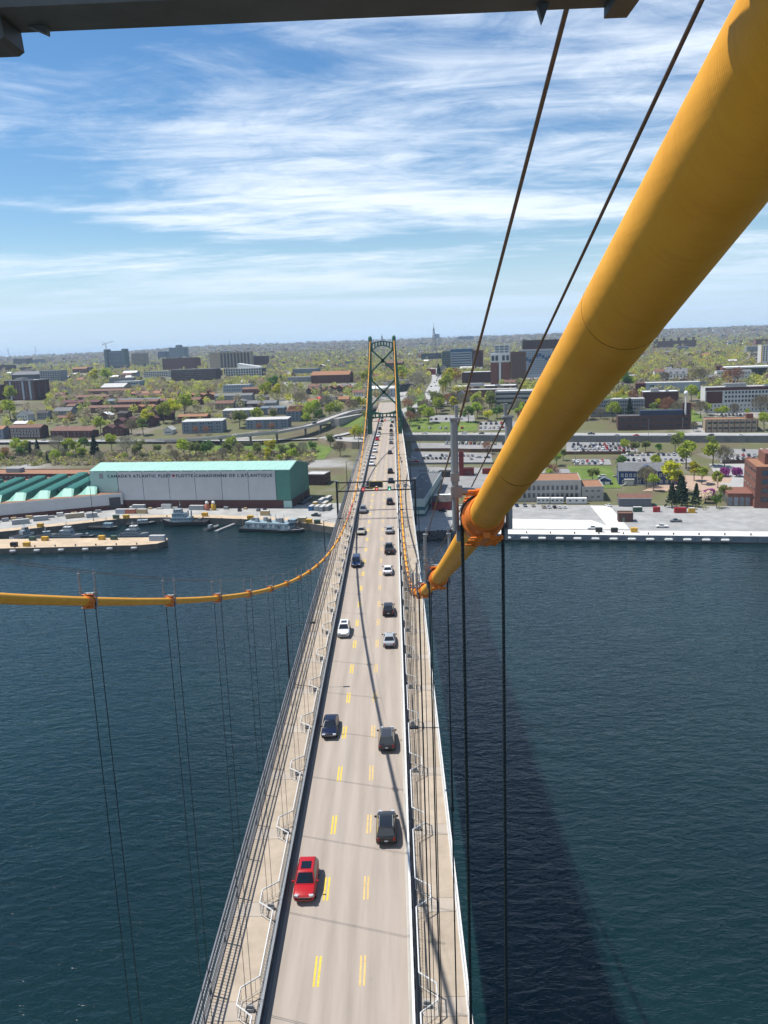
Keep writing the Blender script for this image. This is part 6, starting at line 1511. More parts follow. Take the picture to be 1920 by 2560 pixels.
row_houses(3, -71, 966, 9, 13, 6.4, -8, 'darkbrick', 'orange', '%s house from the left in the orange-roofed row nearest the tower', rise=2.8, axis='y')
B('flats', 'flat blue-grey building above the orange roofs', 'flats', -177, 1520, 46, 22, 8, -14, 'bluegrey', 'pale', rows=2, cols=12, ww=2.4, wh=1.8, wm=WINDOW_PALE)
B('flats', 'low pale building left of the brown apartment complex', 'flats', -150, 1230, 34, 16, 7, -12, 'grey', 'pale', rows=2, cols=8)
B('canopy_house', 'small house with a bright red roof among the trees by the ramp', 'house', -75, 872, 9, 7, 3.6, -12, 'grey', 'red', 'gable', rise=2)
for i, (x, y, w, h, wl_, rf, lab) in enumerate([(-35, 846, 10, 5.4, 'maroon', 'grey', 'maroon house just left of the far tower'), (-52, 852, 11, 5, 'beige', 'orange', 'beige house with orange roof left of the maroon house'), (-63, 846, 9, 6, 'bluegrey', 'dark', 'dark slate house by the top of the ramp'), (-40, 905, 14, 5.5, 'white', 'brown', 'white house with brown roof behind the tower leg'),
        (-22, 940, 16, 6, 'paleblue', 'white', 'pale blue warehouse seen between the tower legs'), (-8, 900, 18, 9, 'paleblue', 'pale', 'tall pale blue house front framed by the tower bracing'), (-26, 1010, 24, 6, 'white', 'white', 'white flat-roofed shed seen through the tower'), (-6, 1060, 30, 6, 'beige', 'white', 'long white-roofed store framed by the upper bracing')]):
    B('house', lab, 'house', x, y, w, 10, h, -10, wl_, rf, 'gable' if i < 6 else 'flat', rows=2 if h > 5.4 else 1, cols=4, rise=2.6)
row_houses(5, 4, 944, 6.2, 11, 7.4, 36, 'dark', 'grey', '%s house from the left in the dark row right of the far tower', 'flat', rows=2, cols=2)
B('house', 'small deep red house at the head of the boulevard', 'house', 56, 1289, 14, 10, 8, -8, 'redpaint', 'red', rows=2, cols=4)
B('house', 'grey gabled house right of the deep red house', 'house', 74, 1300, 15, 12, 8, -8, 'grey', 'grey', 'gable', rows=2, cols=4, rise=5, axis='y')
B('house', 'pale grey house behind the boulevard trees', 'house', 30, 1230, 16, 10, 7, -8, 'grey', 'pale', rows=2, cols=5)
B('telecom_exchange', 'dark block at the foot of the lattice mast', 'office', 78, 2158, 46, 34, 14, -14, 'dark', 'tar', rows=3, cols=10, ww=3, wh=2)
lm = thing('lattice_mast', 'tall grey lattice telecom mast right of the far tower', 'mast', (113, 2185, T(113, 2185)), .2)
hm_ = 78.0
for sx in (-1, 1):
    for sy in (-1, 1): MB().bar((sx * 6, sy * 6, 10), (sx * 1.0, sy * 1.0, hm_), .7, .7).build('leg', WALLS['grey'], lm)
def mw(z): return 6 + (1.0 - 6) * (z - 10) / (hm_ - 10)
for i in range(9):
    z0, z1 = 10 + i * 7.4, 10 + (i + 1) * 7.4; a, c = mw(z0), mw(z1)
    for f in range(4):
        co, si = math.cos(f * PI / 2), math.sin(f * PI / 2); rt = lambda x, y: (x * co - y * si, x * si + y * co)
        p1, p2 = rt(-a, -a), rt(c, -c); q1, q2 = rt(a, -a), rt(-c, -c)
        MB().bar((*p1, z0), (*p2, z1), .45, .45).bar((*q1, z0), (*q2, z1), .45, .45).build('bracing', WALLS['grey'], lm)
MB().tube([(0, 0, hm_), (0, 0, hm_ + 12)], [.5, .25], 6).box((0, 0, hm_ + 1), (3, 3, .5)).build('antenna', WALLS['grey'], lm)
for z in (62, 68, 74): MB().box((1.6, -1.8, z), (1.6, .8, 1.6)).build('dish', WALLS['grey'], lm)
B('office_tower', 'lone dark tower on the skyline right of the lattice mast', 'tower', 360, 7000, 34, 40, 44, -10, 'navy', 'dark', rows=8, cols=4, ww=5, wh=3)
B('office_building', 'wide dark block on the skyline right of the lone tower', 'office', 466, 5900, 102, 60, 30, -12, 'bluegrey', 'tar', rows=5, cols=10, ww=10, wh=3)
bo = B('office_tower', 'blue-topped office slab with pale bands right of the boulevard', 'tower', 83, 1334, 14, 26, 33, -12, 'greengrey', 'tar', rows=9, cols=4, ww=2.2, wh=1.6)
bo2 = MB().box((30.5, 13, 17), (33, 26, 38)).build('centre_block', WALLS['paleblue'], bo)
for r_ in range(8): piece('window_band', WINDOW, bo, (30.5, -.1, 3 + 3.7 * r_), (31.5, .5, 1.5))
piece('blue_crown', mat('crown_blue', (0.03, 0.11, 0.22), 0.5), bo, (30.5, 12.9, 34.2), (33.6, 26.6, 4.6))
MB().box((55, 13, 16), (15, 26, 35)).build('dark_wing', WALLS['maroon'], bo)
for r_ in range(8): piece('window_band', WINDOW, bo, (51.5, -.1, 3 + 3.7 * r_), (7, .5, 1.7))
tb = B('brick_tower', 'orange brick tower with a white glazed crown', 'tower', 121, 1000, 23, 20, 26, -10, 'orange', 'white')
for r_ in range(9): piece('window', WINDOW, tb, (8.6, -.1, 2 + 2.6 * r_), (1.6, .4, 1.2)); piece('window', WINDOW, tb, (13.4, -.1, 2 + 2.6 * r_), (1.4, .4, 1.2))
piece('white_strip', WHITE, tb, (11, -.35, 13), (2.4, .9, 26))
cw_ = MB().box((11.5, 10, 31.2), (23.4, 20.4, 9.6)).build('white_crown', WHITE, tb)
for i, u in enumerate((2.8, 7.3, 15.2, 20)): piece('window', WINDOW, tb, (u, -.3, 31), (3.2, .4, 6))
MB().box((13.5, 11, 41), (18, 16, 10)).build('upper_crown', WALLS['white'], tb)
for zz in (38.2, 41.2, 44.2):
    for i in range(3): piece('window', WINDOW_PALE, tb, (7.6 + 5.6 * i, 2.9, zz), (4.4, .4, 2))
br2 = B('hospital_wing', 'brown brick wing joined to the right of the brick tower', 'tower', 144, 992, 17, 24, 37, -10, 'brownbrick', 'tar', rows=12, cols=5, ww=1.1, wh=1.6)
bp_ = B('apartment_tower', 'pale slab of flats with a blue stepped pattern', 'tower', 172, 1122, 44, 20, 36, -13, 'paleblue', 'white', rows=13, cols=16, ww=1.3, wh=1.1)
PATT = mat('pattern_blue', (0.03, 0.10, 0.24), 0.6)
for i, z0 in enumerate((26, 27, 24, 22, 25, 28, 29, 27, 24, 26)): piece('blue_panel', PATT, bp_, (3 + 4.2 * i, -.015, z0), (3.6, .12, 4.2))
B('apartment_tower', 'narrow pale flats between the blue office and the brick tower', 'tower', 142, 1180, 14, 18, 33, -13, 'paleblue', 'white', rows=11, cols=5, ww=1.3, wh=1.1)
B('office_tower', 'dark flat-topped block behind the blue-patterned flats', 'tower', 200, 1270, 60, 24, 46, -12, 'darkbrick', 'tar', rows=3, cols=12, ww=2, wh=1.4, z0f=.8)
rl_ = B('hospital', 'low dark red brick hospital left of the brick tower', 'hospital', 91, 1052, 36, 24, 13, -13, 'maroon', 'white', rows=4, cols=10, ww=1.6, wh=1.5)
wr = B('hospital', 'white-roofed hospital wing below the brick tower', 'hospital', 70, 905, 66, 22, 7.2, -14, 'brick', 'white', rows=2, cols=14, ww=1.6, wh=1.5, plant=True)
B('hospital', 'long red brick wing behind the young green trees', 'hospital', 78, 858, 52, 18, 7.5, -14, 'brick', 'pale', rows=2, cols=14, ww=1.3, wh=1.6)
B('church_house', 'grey gabled chapel among the trees before the hospital wing', 'house', 66, 826, 10, 12, 6, -12, 'grey', 'grey', 'gable', rise=5, axis='y', rows=1, cols=2)
B('office_building', 'grey concrete office with three dark ribbon windows', 'office', 99, 779, 46, 26, 17.5, -13, 'concrete', 'pale', rows=3, cols=1, band=True, wh=1.9, side='left', margin=1.0, z0f=.28, z1f=1.0, z=30)
ca = B('castle_flats', 'large dark castle-like flats on the right skyline', 'flats', 760, 2450, 116, 36, 18, -14, 'brownbrick', 'grey', rows=4, cols=18, ww=2.4, wh=1.8)
for i in range(6): piece('turret', WALLS['brownbrick'], ca, (8 + i * 20, 4, 14), (7, 7, 22 + 5 * (i % 2)))
B('apartment_block', 'orange-red block at the right skyline edge', 'apartment block', 1024, 2382, 90, 30, 14, -12, 'orange', 'brown', rows=3, cols=12, ww=3, wh=1.8)
wh_ = B('apartment_tower', 'white gridded tower with a yellow edge at the right border', 'tower', 552, 1256, 40, 22, 26, -8, 'white', 'white', rows=7, cols=10, ww=1.6, wh=2.4)
piece('yellow_edge', YBOX, wh_, (-.3, 0, 13), (1.2, 1.2, 26))
bm = B('arena', 'black modern hall under a thick white roof on the right', 'hall', 395, 986, 66, 26, 9, -14, 'dark', 'white', rows=1, cols=10, ww=4, wh=4)
piece('roof_slab', WHITE, bm, (33, 12.5, 10.2), (69, 30, 1.6)); piece('brick_end', WALLS['orange'], bm, (-2, 8, 4.5), (7, 14, 11))
mn = B('mansion', 'white mansion with a grey mansard roof among trees', 'mansion', 303, 924, 23, 16, 9, -14, 'white', 'grey', 'gable', rows=2, cols=6, ww=1.4, wh=2.0, rise=6, chimney=True)
for i in range(3): MB().box((5 + 6.5 * i, 2.2, 11.8), (2, 2.6, 2.4)).build('dormer', WALLS['white'], mn)
piece('porch', WHITE, mn, (11.5, -1.6, 4.6), (24, 3.2, .5))
hl = B('drill_hall', 'long pale blue-grey hall with a blank wall', 'hall', 251, 820, 50, 22, 10, -13, 'paleblue', 'pale', 'flat'); piece('brick_end', WALLS['maroon'], hl, (-4.6, 9, 5), (9.4, 18, 10.5)); piece('base', WALLS['grey'], hl, (25, -.1, 1.2), (50.2, .4, 2.8)); piece('window', WINDOW, hl, (6, -.1, 7.5), (4, .4, 1.2))
B('barracks', 'grey windowed barrack block with brick ends behind the cable', 'barracks', 175, 724, 45, 16, 14.5, -10, 'grey', 'pale', rows=4, cols=22, ww=1.1, wh=1.5)
B('barracks', 'tall windowless dark red brick block right of the barracks', 'barracks', 226, 744, 30, 18, 14.5, -11, 'maroon', 'white', rows=0, plant=True)
b2 = B('office_building', 'dark brown two-storey office with a navy upper deck and radar mast', 'office', 185, 672, 56, 18, 11, -10.4, 'darkbrick', 'tar', rows=2, cols=10, ww=3.2, wh=1.6)
piece('upper_deck', WALLS['navy'], b2, (34, 9, 13), (33, 12, 4.2)); piece('stair_tower', WALLS['darkbrick'], b2, (53.5, 10, 15), (6.5, 6.5, 11))
rm_ = thing('radar_mast', 'white radar mast with a ball on top beside the brown office', 'mast', (237.5, 668, T(237.5, 668)))
MB().tube([(0, 0, 8), (0, 0, 26)], [.8, .6], 10).build('pole', WHITE, rm_); MB().box((0, 0, 4), (2, 2, 9)).build('base', CONCRETE, rm_)
MB().loft([[(r_ * math.cos(k * math.pi / 5), r_ * math.sin(k * math.pi / 5), z) for k in range(10)] for z, r_ in ((25.6, .7), (26.2, 1.5), (27.6, 1.8), (28.8, 1.3), (29.4, .3))]).build('radome', WHITE, rm_, smooth=60)
w5 = B('office_building', 'long white five-storey office with a brick attic and end', 'office', 269, 712, 74, 18, 21, -8, 'white', 'pale', rows=0, plant=True)
piece('brick_end', WALLS['maroon'], w5, (7.5, -.02, 13), (13, .3, 10)); piece('brick_attic', WALLS['maroon'], w5, (37, -.02, 20), (74.1, .3, 2.6))
windows(w5, 74, 8, 18.6, 3, 16, 1.7, 2.0, WINDOW, margin=15.5); windows(w5, 74, .6, 7.6, 2, 22, 1.0, 1.5, WINDOW, margin=4)
b3 = B('office_building', 'beige two-storey block with brown uprights at lower right of the street', 'office', 247, 649, 38, 16, 9.6, -11, 'beige', 'orange', rows=2, cols=9, ww=3.2, wh=1.5)
for i in range(10): piece('upright', WALLS['brownbrick'], b3, (i * 4.2, -.2, 4.8), (.6, .6, 9.6))
piece('stair_head', WALLS['orange'], b3, (33, 8, 11.4), (5, 5, 4))
# crane on the left skyline
cr_ = thing('tower_crane', 'pale tower crane standing behind the dark slab tower', 'crane', (-865, 2560, T(-865, 2560)), R(25))
MB().box((0, 0, 36), (1.8, 1.8, 72)).build('tower', WALLS['beige'], cr_); MB().bar((-10, 0, 71), (24, 0, 80), 1.2, 1.2).build('jib', WALLS['beige'], cr_); MB().bar((0, 0, 72), (-8, 0, 80), .9, .9).build('apex', WALLS['beige'], cr_); MB().box((-9, 0, 70.5), (3, 2, 2.4)).build('counterweight', CONCRETE, cr_)
# wind turbines far left
for i, (x, y) in enumerate([(-3560, 7800), (-3350, 7900)]):
    wt = thing('wind_turbine', ('leftmost' if i == 0 else 'second') + ' pale wind turbine on the far left ridge', 'wind turbine', (x, y, T(x, y)))
    MB().tube([(0, 0, 0), (0, 0, 75)], [3, 1.6], 8).build('tower', WALLS['white'], wt); MB().box((0, 0, 76), (4, 8, 4)).build('nacelle', WALLS['white'], wt)
    for k in range(3):
        a = k * 2 * PI / 3 + .5 * i + .3; MB().bar((0, -4, 76), (36 * math.cos(a), -4, 76 + 36 * math.sin(a)), 2.4, 1).build('blade', WALLS['white'], wt)
# radio mast on ridge
for x, y, h, lab in ((-1400, 7300, 70, 'thin radio mast on the ridge left of the far tower'), (-560, 5200, 40, 'short thin mast on the slope left of the far tower')):
    rmx = thing('radio_mast', lab, 'mast', (x, y, T(x, y))); MB().tube([(0, 0, 0), (0, 0, h)], [2.2, 1.0], 5).build('pole', WALLS['grey'], rmx); MB().box((0, 0, h * .8), (6, 6, 1)).build('platform', WALLS['grey'], rmx)

# ------------------------------------------------------------------ the town: ordinary houses scattered among the trees
FREE_CACHE = [0, None]
def free(x, y, r):
    if FREE_CACHE[0] != len(TREE_BLOCK): FREE_CACHE[:] = [len(TREE_BLOCK), np.array(TREE_BLOCK)]
    b_ = FREE_CACHE[1]
    return bool((((b_[:, 0] - x) ** 2 + (b_[:, 1] - y) ** 2) > (b_[:, 2] + r) ** 2).all())
HW = [('white', 'white'), ('grey', 'grey'), ('beige', 'beige'), ('brick', 'red brick'), ('maroon', 'maroon'), ('paleblue', 'pale blue'), ('bluegrey', 'slate blue'), ('brownbrick', 'brown brick')]
HR = [('grey', 'grey'), ('brown', 'brown'), ('dark', 'black'), ('pale', 'pale'), ('orange', 'orange-brown'), ('white', 'white')]
nh = 0; tries = 0; seen_labels = {}
while nh < 190 and tries < 6000:
    tries += 1
    y = 830 + (rnd.random() ** 1.6) * 1900
    x = rnd.uniform(-.50, .50) * y
    big = rnd.random() < .3
    w, d = (rnd.uniform(18, 42), rnd.uniform(12, 18)) if big else (rnd.uniform(9, 15), rnd.uniform(8, 11))
    if not free(x + w / 2, y + d / 2, w * .42 + 3): continue
    (wl_, wn_), (rf, rn_) = rnd.choice(HW), rnd.choice(HR)
    flat = big and rnd.random() < .6
    zone = ('left of the bridge' if x < -40 else 'behind the far tower' if x < 60 else 'right of the boulevard')
    far = 'near' if y < 1100 else 'mid-distance' if y < 1700 else 'far'
    lab = '%s %s %s, %s roof, %s' % (far, wn_, 'block' if big else 'house', rn_, zone)
    h = rnd.uniform(6, 11) if big else rnd.uniform(4.5, 6.5)
    c = 3 if y > 1500 else 4
    seen_labels.setdefault(lab, []).append((x, building('apartment_block' if big else 'house', lab, 'apartment block' if big else 'house', x, y, w, d, h, -12 + rnd.choice((0, 0, 0, 90)) * (0 if big else 1) + rnd.uniform(-4, 4), wl_, rf, 'flat' if flat else 'gable', rows=2, cols=(max(3, int(w / 3.2)) if y < 1500 else 4), ww=1.3 if y < 1500 else w / 9, wh=1.4, wm=rnd.choice((WINDOW, WINDOW_PALE)), rise=rnd.uniform(2, 3.2), axis=rnd.choice('xy') if not big else 'x', chimney=(not big and y < 1200), group='houses scattered through the town')))
    nh += 1
for lab, lst in seen_labels.items():
    if len(lst) > 1:
        for i, (x, o) in enumerate(sorted(lst, key=lambda q: q[0])): o['label'] = lab + ', %s of its kind from left' % ORD[i]
# specks of far houses and sheds on the distant slopes
mb = MB()
for i in range(900):
    y = rnd.uniform(2600, 7000); x = rnd.uniform(-.52, .52) * y
    w = rnd.uniform(9, 26); mb.box((x, y, T(x, y) + 4), (w, 12, rnd.uniform(8, 13)), rnd.uniform(-.4, .4), mi=rnd.choice((0, 0, 1, 2, 3)))
tag(mb.build('far_houses', [WALLS['white'], WALLS['grey'], WALLS['beige'], WALLS['brick']]), 'far-off houses speckling the distant hills', 'houses', None, 'stuff')
# ------------------------------------------------------------------ trees
nrg = np.random.default_rng(11)
def leaf_mat(name, col, hue=0.012, isl=0.35):
    m = bpy.data.materials.new(name); m.use_nodes = True; nt_ = m.node_tree; b_ = nt_.nodes['Principled BSDF']
    b_.inputs['Roughness'].default_value = .7; b_.inputs['Specular IOR Level'].default_value = .2
    g = nt_.nodes.new('ShaderNodeNewGeometry'); oi = nt_.nodes.new('ShaderNodeObjectInfo'); hs = nt_.nodes.new('ShaderNodeHueSaturation'); hs.inputs['Color'].default_value = (*col, 1)
    def rng(src, a, c):
        r_ = nt_.nodes.new('ShaderNodeMapRange'); r_.inputs['To Min'].default_value = a; r_.inputs['To Max'].default_value = c; nt_.links.new(src, r_.inputs['Value']); return r_.outputs[0]
    nt_.links.new(rng(oi.outputs['Random'], .5 - hue, .5 + hue), hs.inputs['Hue'])
    mu = nt_.nodes.new('ShaderNodeMath'); mu.operation = 'MULTIPLY'
    nt_.links.new(rng(g.outputs['Random Per Island'], 1 - isl, 1 + isl), mu.inputs[0]); nt_.links.new(rng(oi.outputs['Random'], .82, 1.2), mu.inputs[1]); nt_.links.new(mu.outputs[0], hs.inputs['Value'])
    nt_.links.new(hs.outputs[0], b_.inputs['Base Color'])
    tr = nt_.nodes.new('ShaderNodeBsdfTranslucent'); nt_.links.new(hs.outputs[0], tr.inputs['Color'])
    mx = nt_.nodes.new('ShaderNodeMixShader'); mx.inputs[0].default_value = .42
    nt_.links.new(b_.outputs[0], mx.inputs[1]); nt_.links.new(tr.outputs[0], mx.inputs[2]); nt_.links.new(mx.outputs[0], nt_.nodes['Material Output'].inputs['Surface'])
    MATS[name] = m; return m
def quads(centres, size, flat=0.0):
    """one randomly turned quad at every centre; returns N x 4 x 3"""
    n = len(centres); a = nrg.normal(size=(n, 3)); a /= np.linalg.norm(a, axis=1, keepdims=True)
    if flat: a[:, 2] *= (1 - flat); a /= np.linalg.norm(a, axis=1, keepdims=True)
    b_ = nrg.normal(size=(n, 3)); b_ -= a * (a * b_).sum(1, keepdims=True); b_ /= np.linalg.norm(b_, axis=1, keepdims=True)
    s = np.broadcast_to(np.asarray(size).reshape(-1, 1), (n, 1)) * nrg.uniform(.6, 1.3, (n, 1))
    a = a * s; b_ = b_ * s * nrg.uniform(.5, 1, (n, 1))
    return np.stack([centres - a - b_ * .6, centres + a * .7 - b_, centres + a + b_ * .7, centres - a * .6 + b_], axis=1)
def quad_mesh(name, q, mats, tint=None):
    n = len(q); me = bpy.data.meshes.new(name)
    me.vertices.add(n * 4); me.vertices.foreach_set('co', np.ascontiguousarray(q, dtype=np.float32).ravel())
    me.loops.add(n * 4); me.loops.foreach_set('vertex_index', np.arange(n * 4, dtype=np.int32))
    me.polygons.add(n); me.polygons.foreach_set('loop_start', np.arange(0, n * 4, 4, dtype=np.int32))
    for m in mats: me.materials.append(m)
    if tint is not None:
        at = me.attributes.new('tint', 'FLOAT', 'FACE'); at.data.foreach_set('value', np.ascontiguousarray(tint, dtype=np.float32))
    me.update(calc_edges=True); me.validate()
    return me
BARK = mat('bark', (0.075, 0.06, 0.05), 0.9, 0, 0.2, 2)
def limbs(h, spread, n=7, r0=.28):
    mb = MB(); mb.tube([(0, 0, -.4), (.05, 0, h * .25), (-.08, .06, h * .55), (0, 0, h * .86)], [r0, r0 * .8, r0 * .45, r0 * .12], 6)
    for i in range(n):
        a = 2 * PI * i / n + rnd.uniform(-.3, .3); z0 = h * rnd.uniform(.25, .55); l = spread * rnd.uniform(.6, .95)
        p1 = (l * .5 * math.cos(a), l * .5 * math.sin(a), z0 + h * .16); p2 = (l * math.cos(a), l * math.sin(a), z0 + h * rnd.uniform(.22, .38))
        mb.tube([(0, 0, z0), p1, p2], [r0 * .42, r0 * .25, r0 * .07], 5)
    return mb
def crown_leafy(h, spread, n, size, lobes=13, base=.3):
    """leaf clumps gathered on uneven lobes through the crown's volume"""
    pts = []
    cs = []
    for i in range(lobes):
        a = rnd.uniform(0, 2 * PI); e = rnd.uniform(-.5, 1.0); rr = spread * rnd.uniform(.35, .72) * math.sqrt(max(.15, 1 - e * e * .8))
        cs.append((rr * math.cos(a), rr * math.sin(a), h * (base + (1 - base) * (.5 + .42 * e)), rnd.uniform(.26, .46) * spread))
    for i in range(n):
        x, y, z, r_ = cs[i % lobes]; v = nrg.normal(size=3); v /= np.linalg.norm(v); k = r_ * (rnd.random() ** .4)
        pts.append((x + v[0] * k, y + v[1] * k, z + v[2] * k * .85))
    return quads(np.array(pts), size)
def crown_bare(h, spread, n, size):
    """fine twigs as slender slips standing outward from the limbs"""
    q = []
    for i in range(n):
        a = rnd.uniform(0, 2 * PI); e = rnd.random() ** .6; t = rnd.random() ** .5
        zz = h * (.32 + .66 * e); rad = spread * t * math.sqrt(max(.1, 1 - (2 * abs(e - .45)) ** 2 * .75))
        c = Vector((rad * math.cos(a), rad * math.sin(a), zz)); d = Vector((math.cos(a) * rnd.random(), math.sin(a) * rnd.random(), rnd.uniform(.3, 1.2))).normalized()
        s = d.cross(Vector((rnd.uniform(-1, 1), rnd.uniform(-1, 1), rnd.uniform(-1, 1)))).normalized() * size * .13
        d = d * size * rnd.uniform(.8, 1.8); q.append([c - d - s, c - d + s, c + d + s * .5, c + d - s * .5])
    return np.array(q)
def crown_conifer(h, spread, n, size):
    pts = []
    for i in range(n):
        t = rnd.random() ** .75; a = rnd.uniform(0, 2 * PI); k = (1 - t) * spread * (.55 + .45 * rnd.random()) * (1 + .25 * math.sin(t * 40))
        pts.append((k * math.cos(a), k * math.sin(a), h * (.1 + .9 * t)))
    return quads(np.array(pts), size, .5)
LEAF = {'spring': leaf_mat('leaf_spring', (0.308, 0.376, 0.043)), 'yellow': leaf_mat('leaf_yellow', (0.472, 0.460, 0.029)), 'olive': leaf_mat('leaf_olive', (0.179, 0.215, 0.057)), 'bare': leaf_mat('twig_brown', (0.186, 0.162, 0.108)), 'grey': leaf_mat('twig_grey', (0.222, 0.215, 0.165)),
        'rust': leaf_mat('leaf_rust', (0.243, 0.116, 0.064)), 'conifer': leaf_mat('needle_dark', (0.025, 0.050, 0.025)), 'magenta': leaf_mat('blossom_magenta', (0.374, 0.071, 0.297)), 'pink': leaf_mat('blossom_pale', (0.715, 0.583, 0.472)), 'green': leaf_mat('leaf_green', (0.100, 0.184, 0.036))}
PROTO = {}
def proto(kind, v):
    key = (kind, v)
    if key in PROTO: return PROTO[key]
    h, sp = {'conifer': (12, 3.6), 'magenta': (4.5, 3.2), 'pink': (6, 3.4)}.get(kind, (10.5, 4.9))
    h *= rnd.uniform(.92, 1.1); sp *= rnd.uniform(.9, 1.12)
    if kind in ('bare', 'grey'): q = crown_bare(h, sp, 760, .62)
    elif kind == 'conifer': q = crown_conifer(h, sp, 420, .62)
    elif kind == 'rust': q = np.concatenate([crown_bare(h, sp, 300, .6), crown_leafy(h, sp, 260, .34)])
    else: q = crown_leafy(h, sp, 1150, .38 if kind not in ('magenta', 'pink') else .3, base=.3 if kind not in ('magenta',) else .08)
    PROTO[key] = (quad_mesh('crown_' + kind, q, [LEAF[kind]]), limbs(h, sp).mesh('trunk_' + kind, BARK, 60))
    return PROTO[key]
NAMES = {'spring': 'fresh green', 'yellow': 'bright yellow-green', 'olive': 'olive-green', 'bare': 'leafless brown', 'grey': 'leafless grey', 'rust': 'reddish-brown', 'conifer': 'dark conifer', 'magenta': 'magenta-flowering', 'pink': 'pale pink blossoming', 'green': 'mid-green'}
TREES = []
def tree(kind, x, y, label, s=1.0, z=None):
    cm_, tm = proto(kind, rnd.randrange(3))
    t_ = thing({'conifer': 'conifer_tree', 'magenta': 'flowering_shrub'}.get(kind, 'tree'), label, 'shrub' if kind == 'magenta' else 'tree', (x, y, T(x, y) - .1 if z is None else z), rnd.uniform(0, 6.28), 'trees along the shore and in the town')
    t_.scale = (s, s, s * rnd.uniform(.92, 1.1))
    link('trunk', tm, t_); link('crown', cm_, t_)
    TREES.append((x, y, 4.2 * s)); return t_
